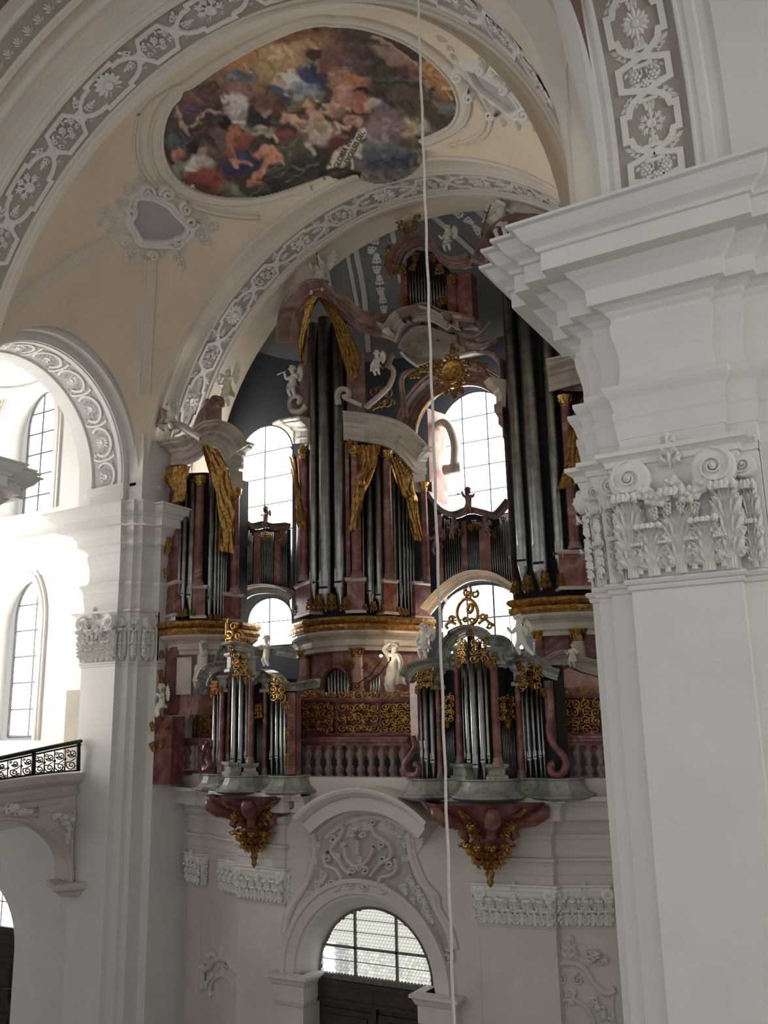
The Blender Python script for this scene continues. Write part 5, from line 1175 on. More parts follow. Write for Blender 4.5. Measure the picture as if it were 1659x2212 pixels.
# ------------------------------------------------------------------ strapwork bands on the arches
HALFA = [(0, .80), (.40, .80), (.40, .63), (.48, .60), (.60, .58), (.78, .42), (.90, .2), (1.0, 0), (1.08, -.25), (1.16, -.5), (1.22, -.74), (1.53, -.74)]
def band(parent, surf, units, half, start, nper, first, w=.035, h=.03, big=.27, scl=1.0, skip=lambda s: False, sprigs=True):
    """surf(s, v) -> (point, along, across, normal); s in metres along, v in metres across"""
    per = 3.06 * units
    for i in range(nper):
        s0 = start + i * per
        for sg in (1, -1):
            pts = []
            line = HALFA + [(3.06 - a, b) for a, b in HALFA[::-1]][1:]
            P = []; N = []
            dense = []
            for (a0, b0), (a1, b1) in zip(line, line[1:]):
                m_ = max(1, int(abs(a1 - a0) / .14))
                dense += [(a0 + (a1 - a0) * k / m_, b0 + (b1 - b0) * k / m_) for k in range(m_)]
            dense.append(line[-1])
            for a, b in dense:
                p, U, W, n = surf(s0 + a * units, sg * b * half); P.append(p); N.append(n)
            mb = MB(); flatstrap(mb, P, N, w * scl, h * scl); obj('strapwork', mb, 'stucco', parent)
        kinds = (first + i) % 2
        p, U, W, n = surf(s0, 0); place('rosette', DAISY if kinds else LROS, parent, p, U, W, n, (big * scl, big * scl, big * .7 * scl))
        p, U, W, n = surf(s0 + 1.53 * units, 0); place('grape_cluster', CLUSTER, parent, p, W, -U, n, (.25 * scl, .25 * scl, .28 * scl))
        for kk, ks in ((1.0, 1), (2.06, -1)):
            mb = MB(); q = .16 * half / .33
            pts = [surf(s0 + kk * units + a * q, b * q) for a, b in ((.5, .5), (-.5, .5), (-.5, -.5), (.5, -.5), (.5, .5))]; pts = [(a, d) for a, b, c, d in pts]
            P = []; N = []
            for (a, b), (c, d) in zip(pts, pts[1:]):
                for k in range(3): f = k / 3; P.append(a * (1 - f) + c * f); N.append(b)
            P.append(pts[-1][0]); N.append(pts[-1][1])
            flatstrap(mb, P, N, w * .6 * scl, h * .8 * scl); obj('strap_knot', mb, 'stucco', parent)
            if sprigs:
                for da, dv, an, z in ((-.22 * ks, .62, (-.6 * ks, 1), .20), (-.22 * ks, -.62, (-.6 * ks, -1), .20), (.24 * ks, .22, (1 * ks, .9), .17), (.24 * ks, -.22, (1 * ks, -.9), .17), (-.32 * ks, 0, (-1 * ks, 0), .18), (-.52 * ks, 0, (-1 * ks, 0), .15)):
                    p, U, W, n = surf(s0 + (kk + da * .55) * units, dv * half * .55)
                    g = (U * an[0] + W * an[1]).normalized(); place('acanthus_sprig', SPRIG2, parent, p, g.cross(n), g, n, (z * scl * 1.15, z * scl * 1.25, z * scl))
def surf_arch(dy):
    def f(s, v):
        th = s / 5.94; N = V((-cos(th), 0, -sin(th))); r = 5.94 + flare(15.69 + dy + v); return V(((XC1 if dy else XC) + r * cos(th), 15.69 + dy + v, 5.6 + r * sin(th))), V((-sin(th), 0, cos(th))), V((0, 1, 0)), N
    return f
R_ = 5.94
band(ARCHES['trim_1'], surf_arch(0), radians(22.85) * R_ / 3.06, .33, radians(21.0) * R_, 7, 0)
band(ARCHES['trim_2'], surf_arch(-6.05), radians(22.85) * R_ / 3.06, .33, radians(21.0) * R_, 7, 1)
def surf_side(yc, xm, r=2.235):
    def f(s, v):
        th = s / 2.36
        if s < 0: return V((xm + v, yc + r, SA_Z + s)), V((0, 0, 1)), V((1, 0, 0)), V((0, -1, 0))
        N = V((0, -cos(th), -sin(th) / SA_K)).normalized(); return V((xm + v, yc + r * cos(th), SA_Z + SA_K * r * sin(th))), V((0, -sin(th), cos(th) * SA_K)).normalized(), V((1, 0, 0)), N
    return f
ss = surf_side(SA_C, -16.07)
for i in range(9):
    th = radians(3 + 19.3 * i); p, U, W, n = ss(th * 2.36, 0)
    place('rosette', LROS if i % 2 == 0 else DAISY, ta, p, U, W, n, (.20, .20, .14))
    mb = MB(); c = [ss(th * 2.36 + .32 * sin(a), .30 * cos(a)) for a in arc(-2.3, 2.3, 16)]; flatstrap(mb, [x[0] for x in c], [x[3] for x in c], .03, .03); obj('strapwork', mb, 'stucco', ta)
    th2 = th + radians(9.6)
    for dv, an in ((-.2, (1, -.5)), (.2, (1, .5)), (-.12, (-1, -.6)), (.12, (-1, .6)), (0, (1, 0))):
        p, U, W, n = ss(th2 * 2.36, dv); g = (U * an[0] + W * an[1]).normalized(); place('acanthus_sprig', SPRIG2, ta, p, g.cross(n), g, n, (.24, .24, .2))
    mb = MB(); c = [ss(th2 * 2.36 + .10 - .12 * cos(a), .36 * sin(a)) for a in arc(-1.2, 1.2, 10)]; flatstrap(mb, [x[0] for x in c], [x[3] for x in c], .025, .03); obj('strapwork', mb, 'stucco', ta)
band(tb, surf_side(6.35, -1.73), .324, .34, .244 - 3.06 * .324 + .05, 4, 1, .038, .035, .17, .85)
# palmette border east of the near arch
pm_ = MB()
for b, t_, w in (((0, 0), (0, 1), .3), ((0, 0), (-.4, .85), .28), ((0, 0), (.4, .85), .28), ((0, 0), (-.65, .5), .24), ((0, 0), (.65, .5), .24)): petal(pm_, b, t_, w, .16, .06)
PALM = pm_.mesh('palmette', 'stucco')
for i in range(42):
    th = radians(76 + 2.4 * i); rr = 5.96 + flare(8.1); c = V((XC1 + rr * cos(th), 8.0, 5.6 + rr * sin(th))); N = V((-cos(th), 0, -sin(th))); U = V((-sin(th), 0, cos(th)))
    place('palmette', PALM, ARCHES['trim_2'], c + V((0, .26, 0)), U, V((0, -1, 0)), N, (.15, .2, .2))
# ------------------------------------------------------------------ fresco in the sail vault
def S_v(px, py, grow=.015, ylim=14.5):
    P = hitE(px, py, 12.3, grow)
    if P is None or P.y > ylim:
        P = onY(px, py, ylim)
        return P, V((0, -1, -.3)).normalized()
    return P, nrmE(P)
OV = [(690, 50), (640, 61), (560, 95), (480, 140), (420, 182), (396, 192), (390, 208), (372, 228), (357, 265), (353, 310), (362, 350), (385, 385), (420, 409), (470, 424), (530, 428), (580, 422), (640, 404), (700, 382), (760, 360), (830, 332), (880, 312), (930, 293), (970, 270), (986, 240), (986, 215), (975, 182), (950, 150), (915, 118), (870, 88), (810, 65), (760, 54), (718, 52)]
CLOUD = [(690, 372), (715, 384), (735, 388), (768, 378), (780, 390), (815, 398), (850, 394), (890, 378), (912, 352), (915, 322), (900, 305), (850, 290), (780, 320), (730, 340)]
def inpoly(x, y, poly):
    c = np.zeros(x.shape, bool); n = len(poly)
    for i in range(n):
        x0, y0 = poly[i]; x1, y1 = poly[i - 1]
        if y0 == y1: continue
        c ^= ((y0 > y) != (y1 > y)) & (x < (x1 - x0) * (y - y0) / (y1 - y0) + x0)
    return c
def s2l(c): return np.array([((v / 255 + .055) / 1.055) ** 2.4 if v > 10 else v / 255 / 12.92 for v in c])
STEP = 2.4
gx, gy = np.meshgrid(np.arange(350, 992, STEP), np.arange(44, 432, STEP))
ovs = [(p.x, p.y) for p in smooth_path(OV + [OV[0]], 4)]; cls_ = [(p.x, p.y) for p in smooth_path(CLOUD + [CLOUD[0]], 3)]
inside = inpoly(gx, gy, ovs) | inpoly(gx, gy, cls_)
cx_, cy_ = (gx - 330) / .41, (gy - 40) / .41
rng = np.random.default_rng(4)
def smooth_noise(sc, seed):
    r = np.random.default_rng(seed); g = r.standard_normal((60, 90)); u = (cx_ / sc) % 88; v = (cy_ / sc) % 58
    i, j = v.astype(int), u.astype(int); fu, fv = u - j, v - i; fu = fu * fu * (3 - 2 * fu); fv = fv * fv * (3 - 2 * fv)
    return (g[i, j] * (1 - fu) + g[i, j + 1] * fu) * (1 - fv) + (g[i + 1, j] * (1 - fu) + g[i + 1, j + 1] * fu) * fv
wx = cx_ + 10 * smooth_noise(48, 1) + 4 * smooth_noise(22, 2); wy = cy_ + 10 * smooth_noise(48, 3) + 4 * smooth_noise(22, 4)
img = np.zeros(gx.shape + (3,)); img[:] = s2l((62, 50, 42))
def put(a, c): img[:] = img * (1 - a[..., None]) + s2l(c) * a[..., None]
def E_(x, y, rx, ry, ang, c, soft=.35):
    a = radians(ang); dx, dy = wx - x, wy - y; u = (dx * cos(a) + dy * sin(a)) / rx; v = (-dx * sin(a) + dy * cos(a)) / ry
    d = np.sqrt(u * u + v * v); al = np.clip((1 + soft - d) / (2 * soft), 0, 1); al = al * al * (3 - 2 * al)
    lit = 1 - .28 * np.clip((v * .8 + u * .5), -1, 1)
    img[:] = img * (1 - al[..., None]) + (s2l(c) * lit[..., None]) * al[..., None]
def L_(x0, y0, x1, y1, w, c, soft=.3):
    dx, dy = x1 - x0, y1 - y0; l2 = dx * dx + dy * dy; t = np.clip(((wx - x0) * dx + (wy - y0) * dy) / l2, 0, 1)
    d = np.hypot(wx - x0 - t * dx, wy - y0 - t * dy) / (w / 2); al = np.clip((1 + soft - d) / (2 * soft), 0, 1)
    sd = ((wx - x0) * dy - (wy - y0) * dx) / sqrt(l2) / (w / 2)
    img[:] = img * (1 - al[..., None]) + (s2l(c) * (1 + .25 * np.clip(sd, -1, 1))[..., None]) * al[..., None]
for q in [(600, 120, 430, 140, -15, (150, 102, 58), .8), (650, 220, 240, 130, 0, (168, 136, 86), .8), (420, 240, 150, 60, -30, (172, 112, 52), .7), (760, 70, 220, 45, -12, (116, 72, 46), .5), (300, 330, 150, 90, 0, (120, 84, 62), .6), (470, 305, 75, 34, 0, (88, 98, 108), .5), (520, 390, 110, 50, 10, (132, 96, 78), .5),
          (200, 430, 120, 110, 0, (86, 66, 62)), (235, 310, 40, 28, 20, (96, 68, 52)), (300, 365, 36, 32, 0, (70, 50, 42)), (185, 500, 80, 55, 20, (84, 62, 80)), (130, 600, 60, 90, 10, (66, 62, 52)), (440, 455, 80, 60, 35, (178, 168, 158)), (385, 418, 28, 24, 0, (186, 158, 136)), (420, 540, 70, 40, 20, (140, 130, 125)), (570, 515, 75, 48, 30, (44, 42, 42)), (595, 490, 24, 20, 0, (150, 130, 110)), (640, 455, 90, 40, 20, (98, 64, 46)),
          (850, 310, 95, 46, 18, (46, 58, 92)), (700, 335, 64, 34, 0, (196, 184, 166)), (738, 290, 22, 24, 0, (206, 176, 146)), (662, 308, 20, 18, 0, (190, 156, 124)), (800, 372, 95, 34, 22, (116, 132, 148)), (690, 410, 90, 30, 30, (58, 72, 98)), (760, 410, 40, 22, 0, (150, 140, 128)), (800, 450, 110, 26, -20, (112, 98, 66)), (820, 465, 30, 22, 0, (150, 116, 84)),
          (570, 592, 66, 30, -5, (156, 146, 120)), (690, 530, 42, 32, 0, (172, 128, 102)), (760, 545, 60, 30, 10, (176, 134, 108)), (840, 520, 40, 34, 0, (172, 130, 104)), (920, 475, 44, 34, 0, (178, 142, 112)), (700, 620, 90, 26, 10, (116, 52, 42)), (760, 690, 130, 70, -25, (74, 74, 60)),
          (390, 640, 62, 92, 12, (150, 92, 66)), (345, 660, 50, 90, 5, (92, 72, 66)), (470, 650, 44, 60, 10, (132, 62, 46)), (490, 760, 130, 62, -14, (44, 56, 84)), (430, 800, 70, 50, 0, (38, 46, 70)), (425, 560, 34, 38, 0, (146, 90, 64)), (378, 548, 44, 42, 20, (28, 22, 20)),
          (125, 655, 60, 40, -20, (72, 84, 94)), (130, 715, 34, 36, 0, (164, 104, 82)), (150, 800, 60, 50, 0, (120, 116, 110)), (265, 690, 30, 34, 0, (150, 116, 96)), (215, 690, 36, 46, 0, (40, 32, 30)), (250, 765, 66, 52, 10, (172, 162, 150)), (300, 860, 120, 70, 12, (122, 52, 42)), (250, 900, 60, 40, 0, (100, 44, 38)), (430, 910, 80, 28, 20, (92, 98, 78)),
          (960, 215, 150, 55, 14, (98, 66, 66)), (850, 198, 38, 40, 0, (56, 36, 32)), (930, 270, 60, 60, 40, (104, 66, 56)), (1020, 265, 50, 20, 0, (120, 128, 116)), (1060, 320, 100, 46, 10, (158, 96, 44)), (960, 320, 40, 60, 20, (150, 104, 84)), (1000, 430, 60, 90, 25, (154, 110, 94)), (1090, 385, 66, 24, 8, (28, 30, 34)), (1110, 440, 60, 40, 10, (140, 80, 44)), (1200, 465, 60, 30, 15, (66, 88, 130)), (1150, 450, 40, 26, 0, (168, 148, 130)),
          (1480, 330, 110, 150, 18, (152, 106, 56), .5), (1290, 350, 170, 40, 6, (56, 60, 50)), (1400, 430, 160, 90, 20, (78, 62, 46)), (1330, 260, 80, 28, 25, (104, 56, 56)), (1080, 75, 200, 60, 14, (72, 50, 42)), (1240, 130, 180, 42, 20, (60, 46, 38)), (880, 45, 50, 26, 10, (60, 46, 40)), (1100, 160, 60, 36, 10, (82, 60, 52)), (1260, 200, 120, 36, 22, (130, 104, 86)), (1250, 520, 120, 50, 10, (96, 72, 62)),
          (900, 610, 90, 60, -10, (168, 152, 132)), (860, 580, 60, 36, 0, (150, 132, 112)), (990, 655, 66, 46, 10, (92, 38, 36)), (1230, 585, 120, 76, 0, (112, 90, 92)), (1400, 560, 80, 46, 24, (156, 140, 114)), (1370, 615, 70, 30, 0, (142, 116, 86)), (1560, 480, 60, 40, 0, (84, 88, 92)), (1050, 540, 40, 34, 0, (150, 108, 88)),
          (1230, 760, 200, 100, 8, (104, 104, 102)), (1240, 740, 150, 60, 5, (62, 70, 80)), (1150, 845, 110, 26, 8, (128, 114, 94)), (1395, 760, 36, 70, 0, (128, 112, 92))]: E_(*q[:6], *(q[6:] or (.35,)))
for q in [(130, 470, 150, 570, 24, (150, 116, 98)), (150, 570, 190, 600, 18, (150, 116, 98)), (250, 495, 345, 490, 20, (156, 124, 104)), (250, 500, 210, 580, 22, (150, 118, 100)), (160, 380, 260, 450, 24, (120, 84, 68)), (180, 660, 300, 575, 6, (120, 70, 60)), (395, 640, 430, 745, 34, (160, 98, 72)), (430, 745, 505, 775, 20, (168, 108, 80)), (560, 720, 640, 690, 46, (168, 108, 78)), (640, 700, 545, 850, 36, (172, 112, 82)), (500, 870, 565, 880, 22, (160, 96, 70)), (605, 370, 600, 410, 8, (60, 44, 36)),
          (560, 925, 900, 760, 70, (48, 47, 43)), (650, 830, 860, 690, 40, (56, 56, 48)), (650, 705, 830, 602, 9, (104, 98, 86)), (610, 800, 745, 690, 7, (104, 98, 86)), (520, 930, 745, 770, 9, (96, 90, 80)), (700, 865, 880, 748, 9, (98, 93, 82)), (745, 770, 790, 795, 8, (110, 98, 74)), (600, 820, 690, 770, 7, (92, 88, 78)), (1150, 85, 1390, 235, 20, (146, 114, 94)), (760, 90, 900, 130, 10, (140, 84, 58)), (680, 90, 665, 130, 12, (110, 62, 40)), (1300, 300, 1560, 320, 7, (120, 84, 50)), (950, 540, 1040, 580, 22, (170, 130, 106)), (940, 610, 960, 560, 14, (130, 110, 94)), (1420, 280, 1560, 440, 12, (120, 82, 44)), (1500, 300, 1580, 420, 10, (170, 124, 66)),
          (1340, 420, 1420, 540, 14, (58, 48, 38)), (1420, 430, 1530, 520, 12, (62, 50, 38)), (1160, 340, 1480, 365, 14, (40, 44, 38)), (955, 795, 1055, 665, 66, (188, 174, 144)), (1055, 665, 1112, 598, 44, (184, 168, 138)), (890, 805, 1085, 825, 34, (36, 33, 32))]: L_(*q)
rr2 = random.Random(9)
for _ in range(420):
    x, y = rr2.uniform(40, 1600), rr2.uniform(20, 940); i = int(np.clip((40 + y * .41 - 44) / STEP, 0, gx.shape[0] - 1)); j = int(np.clip((330 + x * .41 - 350) / STEP, 0, gx.shape[1] - 1))
    if not inside[i, j]: continue
    c = img[i, j] * rr2.choice((.55, .7, 1.35, 1.6)); a = rr2.uniform(-.9, .9) + .5; l = rr2.uniform(18, 55); dx, dy = cos(a) * l, sin(a) * l; w_ = rr2.uniform(6, 16)
    l2 = l * l; t = np.clip(((wx - x) * dx + (wy - y) * dy) / l2, 0, 1); d = np.hypot(wx - x - t * dx, wy - y - t * dy) / w_; al = np.clip(1.3 - d, 0, .75); img[:] = img * (1 - al[..., None]) + c * al[..., None]
tex = 1 + .06 * smooth_noise(7, 7) + .14 * smooth_noise(19, 8); img *= np.clip(tex, .5, 1.6)[..., None]
img = img * .74 + img.mean(axis=2, keepdims=True) * .26
img = np.clip(img * 1.75, 0, .8)
idx = -np.ones(gx.shape, int); vs = []; cols = []
for (i, j) in np.argwhere(inside):
    P, N = S_v(gx[i, j], gy[i, j], .03); idx[i, j] = len(vs); vs.append(tuple(P)); cols.append((*img[i, j], 1))
fs = []
for i in range(idx.shape[0] - 1):
    for j in range(idx.shape[1] - 1):
        q = (idx[i, j], idx[i, j + 1], idx[i + 1, j + 1], idx[i + 1, j])
        if min(q) >= 0: fs.append(q)
me = bpy.data.meshes.new('fresco'); me.from_pydata(vs, [], fs)
ca = me.color_attributes.new('paint', 'FLOAT_COLOR', 'POINT'); ca.data.foreach_set('color', np.array(cols, dtype=np.float32).ravel())
me.polygons.foreach_set('use_smooth', [True] * len(me.polygons))
mt, nt, b = nodes_of('fresco_paint'); at = nt.nodes.new('ShaderNodeVertexColor'); at.layer_name = 'paint'; nt.links.new(at.outputs[0], b.inputs['Base Color']); b.inputs['Roughness'].default_value = .8
me.materials.append(mt); M['fresco'] = mt
fr = link('ceiling_fresco', me); fr['kind'] = 'structure'; fr['label'] = 'oval ceiling fresco with figures, blue robe and grey cloud'; fr['category'] = 'painting'
def vtext(body, c0, c1, size, parent):
    cu = bpy.data.curves.new('lettering', 'FONT'); cu.body = body; cu.size = 1; cu.extrude = .004
    tmp = bpy.data.objects.new('tmp', cu); COL.objects.link(tmp)
    dg = bpy.context.evaluated_depsgraph_get(); m2 = bpy.data.meshes.new_from_object(tmp.evaluated_get(dg)); bpy.data.objects.remove(tmp)
    wd = max(v.co.x for v in m2.vertices)
    a, n = S_v(330 + c0[0] * .41, 40 + c0[1] * .41, .06); b_, n2 = S_v(330 + c1[0] * .41, 40 + c1[1] * .41, .06)
    U = (b_ - a); L = U.length; U.normalize(); W = n.cross(U).normalized()
    m2.materials.clear(); m2.materials.append(M['wood']); place('lettering', m2, parent, a, U, W, n, (L / wd, size, 1))
vtext('GLORIA IN', (975, 795), (1050, 655), .17, fr); vtext('EXCELSIS DEO', (1030, 770), (1122, 600), .16, fr)
# frame mouldings of the fresco, ribs, cartouches, all lying on the vault
def vstroke(parent, pix, w, h, mat, name, n=5, ylim=14.45, closed=False, flat=False, grow=.0):
    sp = smooth_path(pix + (pix[:3] if closed else []), n); runs = [[]]
    for p in sp:
        P = hitE(p.x, p.y, 12.3, grow)
        if P is None or P.y > ylim or P.y < 10.05 or P.x < -15.0 or P.x > -3.2 or inpoly(np.array(p.x), np.array(p.y), CLOUD): runs.append([]); continue
        runs[-1].append(P)
    for r in runs:
        if len(r) < 3: continue
        mb = MB(); nn = [nrmE(p) for p in r]
        if flat: flatstrap(mb, r, nn, w, h)
        else: stroke(mb, r, nn, w, h)
        obj(name, mb, mat, parent)
def scaleo(poly, k, c=(668, 238)): return [(c[0] + (x - c[0]) * k, c[1] + (y - c[1]) * k) for x, y in poly]
vstroke(fr, scaleo(OV, 1.014), .05, .08, 'vaultw', 'fresco_frame', 4, 14.5, True)
vstroke(fr, scaleo(OV, 1.05), .13, .06, 'vaultw', 'fresco_frame', 4, 14.5, True)
vstroke(fr, scaleo(OV, 1.095), .035, .07, 'vaultw', 'fresco_frame', 4, 14.5, True)
OUT = [(305, 245), (297, 290), (300, 340), (325, 390), (370, 425), (420, 446), (480, 462), (560, 468), (640, 450), (720, 415)]
for k, w in ((0, .05), (8, .025)): vstroke(vault1, [(x + (-k if x < 330 else 0), y + (k if y > 380 else 0)) for x, y in OUT], w, .05, 'vaultw', 'frame_moulding')
vstroke(vault1, [(305, 245), (330, 215), (370, 190)], .05, .05, 'vaultw', 'frame_moulding')
vstroke(vault1, [(1000, 170), (1030, 210), (1050, 250), (1040, 285), (1005, 305), (950, 318)], .05, .05, 'vaultw', 'frame_moulding'); vstroke(vault1, [(1012, 165), (1044, 208), (1064, 252), (1050, 295), (1010, 314)], .025, .05, 'vaultw', 'frame_moulding')
for pix in ([(240, 522), (190, 545), (120, 590), (50, 645), (0, 690)], [(325, 560), (322, 650), (316, 760), (312, 850)], [(1100, 163), (1130, 168), (1165, 172)], [(1150, 245), (1180, 270), (1215, 305)]):
    vstroke(vault1, pix, .13, .03, 'vaultw', 'vault_rib', 5, 14.6, flat=True)
    for o in (-11, 11):
        d = V(pix[-1]) - V(pix[0]); q = V((-d.y, d.x)).normalized() * o; vstroke(vault1, [(x + q.x, y + q.y) for x, y in pix], .025, .05, 'vaultw', 'rib_moulding', 5, 14.6)
def vpanel(parent, pix, mat, name, grow=.02):
    sp = smooth_path(pix + [pix[0]], 4)[:-1]; mb = MB(); c = V((sum(p.x for p in sp) / len(sp), sum(p.y for p in sp) / len(sp)))
    rows = [[hitE(c.x + (p.x - c.x) * f, c.y + (p.y - c.y) * f, 12.3, grow) for p in sp] for f in (.02, .35, .7, 1)]
    mb.grid(rows, closed_v=True); obj(name, mb, mat, parent)
def vsprig(parent, px, py, size, ang, mesh=None, name='acanthus_sprig'):
    P = hitE(px, py); n = nrmE(P); s = size * P.dot(FW) / F_PX; Q = hitE(px + sin(radians(ang)) * 6, py - cos(radians(ang)) * 6); g = (Q - P); g = (g - n * g.dot(n)).normalized()
    place(name, mesh or SPRIG, parent, P, g.cross(n), g, n, (s * 1.15, s * 1.15, s * 1.5))
def cartouche(label, panel, scrolls, sprigs, parent):
    c = link('cartouche', None, parent)
    vpanel(c, panel, 'lilac', 'cartouche_field'); 
    vstroke(c, panel, .06, .13, 'stucco', 'cartouche_rim', 4, 14.6, True); vstroke(c, scaleo(panel, 1.16, (sum(p[0] for p in panel) / len(panel), sum(p[1] for p in panel) / len(panel))), .07, .10, 'stucco', 'cartouche_border', 4, 14.6, True)
    for x, y, r, a, h in scrolls: vstroke(c, curl(x, y, r * 1.15, a, 1.5, h), .05, .16, 'stucco', 'scroll', 2, 14.7)
    for q in sprigs: vsprig(c, *q)
k = .1688
pan = [(200 + x * k, 360 + y * k) for x, y in ((520, 480), (560, 390), (740, 390), (950, 490), (1050, 600), (1200, 760), (1170, 870), (960, 960), (650, 950), (560, 830), (480, 700), (530, 600))]
cartouche('', pan, [(200 + x * k, 360 + y * k, r * k, a, h) for x, y, r, a, h in ((670, 310, 95, 0, 1), (945, 330, 95, 180, -1), (1190, 520, 80, 90, 1), (1260, 700, 85, 0, -1), (1080, 950, 85, 200, 1), (475, 555, 70, 90, -1), (395, 930, 60, 0, 1), (770, 1130, 60, 180, -1))],
          [(283, 440, 30, 10), (276, 420, 26, -10), (290, 410, 26, 20), (265, 450, 24, -40), (238, 462, 26, -70), (226, 475, 22, -120), (255, 480, 24, -60), (250, 495, 22, -100), (284, 535, 30, 200), (300, 535, 26, 170), (330, 540, 26, 110), (350, 532, 26, 80), (372, 545, 26, 140), (385, 558, 26, 150), (415, 500, 26, 100), (425, 480, 24, 60), (385, 425, 28, 30), (398, 415, 26, 50), (440, 495, 30, 80), (425, 515, 30, 110), (450, 490, 22, 70), (405, 450, 22, 60)], vault1)
k = .2893
pan = [(880 + x * k, y * k) for x, y in ((455, 475), (560, 520), (700, 610), (800, 700), (850, 790), (800, 840), (700, 770), (560, 660), (490, 560))]
cartouche('', pan, [(880 + x * k, y * k, r * k, a, h) for x, y, r, a, h in ((395, 540, 55, 0, 1), (560, 490, 40, 180, -1), (660, 500, 36, 0, 1), (740, 640, 36, 90, -1), (900, 830, 60, 0, 1), (480, 700, 40, 90, 1), (640, 830, 36, 0, -1))],
          [(985, 130, 22, -30), (975, 110, 24, -20), (960, 90, 26, -40), (1040, 130, 24, 40), (1065, 150, 24, 40), (1090, 180, 22, 60), (1110, 205, 22, 60), (1140, 225, 26, 90), (1160, 245, 26, 110), (1150, 270, 26, 130), (1120, 262, 22, 180), (1090, 255, 22, 190), (1060, 225, 22, 220), (1030, 200, 22, 220), (1000, 180, 24, 250), (990, 155, 24, 270)], vault1)
# ------------------------------------------------------------------ ribs and pale leaf drops in the organ bay
def hitA(px, py, g=0.0):
    d = ray(px, py); a, b, c = 6.4 - g, AL - g, 6.9 - g; o = V((-XC, -AY, -5.0))
    A = (d.x / a) ** 2 + (d.y / b) ** 2 + (d.z / c) ** 2; B = 2 * (d.x * o.x / a / a + d.y * o.y / b / b + d.z * o.z / c / c); C = (o.x / a) ** 2 + (o.y / b) ** 2 + (o.z / c) ** 2 - 1
    D = B * B - 4 * A * C
    return d * ((-B + sqrt(D)) / (2 * A)) if D > 0 else None
def nA(P): return -V(((P.x - XC) / 41, (P.y - AY) / AL ** 2, (P.z - 5) / 47.6)).normalized()
for pix, w in (([(757, 478), (764, 520), (772, 560), (785, 625), (792, 700), (796, 760)], .07), ([(740, 490), (748, 540), (760, 600), (772, 660)], .05), ([(834, 440), (845, 490), (856, 545), (866, 610)], .06), ([(885, 425), (920, 452), (970, 495), (1030, 550), (1090, 610)], .07), ([(968, 408), (1010, 435), (1060, 475), (1100, 510)], .09), ([(690, 520), (706, 580), (716, 640)], .04)):
    P = [hitA(p.x, p.y) for p in smooth_path(pix, 4)]; P = [p for p in P if p]
    mb = MB(); flatstrap(mb, P, [nA(p) for p in P], w, .04); obj('apse_rib', mb, 'white2', ap)
for px, py, s in ((799, 470, 34), (806, 530, 32), (814, 572, 30), (821, 618, 28), (828, 658, 26), (955, 432, 34), (1002, 470, 34), (1042, 508, 32)):
    P = hitA(px, py, .02)
    if P:
        n = nA(P); ss_ = s * P.dot(FW) / F_PX; U, W, N = frame_N(n); place('leaf_drop', SPRIG, ap, P, U, W, N, (ss_, ss_, ss_ * .5)); place('leaf_drop', SPRIG, ap, P, -U, -W, N, (ss_, ss_ * .8, ss_ * .5))
# ------------------------------------------------------------------ left gallery: parapet, iron railing, carrying arch
PL_R = [(-17.2, 15.3), (-16.38, 14.40), (-16.1, 13.2), (-15.85, 12.0), (-15.6, 10.9), (-15.4, 9.9)]
def rpt(px, py): return PP(px, py, PL_R)
tg = struct('wall_left_gallery', None, None, 'moulded stone front of the left gallery carried on an arch', 'wall')
base_pts = [rpt(*p) for p in ((174, 1668), (130, 1671), (90, 1675), (45, 1680), (-4, 1686), (-60, 1694))]
mb = MB(); mould(mb, base_pts, [(-.3, -.95), (0.0, -.95), (.0, -.62), (.03, -.60), (.03, -.50), (.10, -.44), (.13, -.38), (.05, -.33), (.05, -.26), (.14, -.20), (.2, -.14), (.22, -.06), (.22, 0), (-.4, .01)], -1); obj('parapet_moulding', mb, 'white2', tg)
arcpx = smooth_path([(-60, 1800), (-30, 1784), (0, 1778), (30, 1777), (76, 1787), (109, 1807), (135, 1838), (145, 1866), (148, 1909)], 4)
mb = MB(); lo = [rpt(p.x, p.y) + V((.0, 0, 0)) for p in arcpx]; up = [rpt(p.x, 1690 + (175 - p.x) * .12) for p in arcpx]
mb.grid([lo, up], smooth=False); back = [p + V((-.7, .25, 0)) for p in lo]; mb.grid([lo, back], smooth=False)
a, b, c, d = rpt(148, 1909), rpt(166, 1909), rpt(166, 1690), rpt(148, 1692); mb.quad(a, b, c, d); obj('arch_spandrel', mb, 'white2', tg)
for off_, w in ((8, .05), (16, .03)):
    sp = [rpt(p.x + off_ * .55 * max(0, (p.x - 20) / 120), p.y - off_ * (1 - .5 * max(0, (p.x - 60) / 90))) for p in arcpx]; mb = MB(); stroke(mb, sp, [V((.85, -.5, 0)).normalized()] * len(sp), w, .05); obj('arch_moulding', mb, 'white2', tg)
for pix in ([(154, 1890), (156, 1800), (158, 1745), (110, 1752), (60, 1765)],):
    sp = [rpt(p.x, p.y) for p in smooth_path(pix, 5)]; mb = MB(); stroke(mb, sp, [V((.85, -.5, 0)).normalized()] * len(sp), .03, .04); obj('spandrel_frame', mb, 'white2', tg)
NR = V((.85, -.5, 0)).normalized()
for px, py, s, an in ((140, 1762, 26, 120), (125, 1766, 24, 90), (110, 1768, 22, 70), (148, 1785, 24, 180), (140, 1778, 22, 140), (147, 1805, 22, 190), (130, 1776, 20, 100), (5, 1750, 36, 80), (25, 1752, 32, 100), (45, 1755, 26, 90)):
    P = rpt(px, py); Uh = V((.5, .85, 0)).normalized(); g = (V((0, 0, 1)) * cos(radians(an)) + Uh * sin(radians(an))).normalized(); k = s * P.dot(FW) / F_PX; place('acanthus_sprig', SPRIG, tg, P + NR * .02, g.cross(NR), g, NR, (k, k, k))
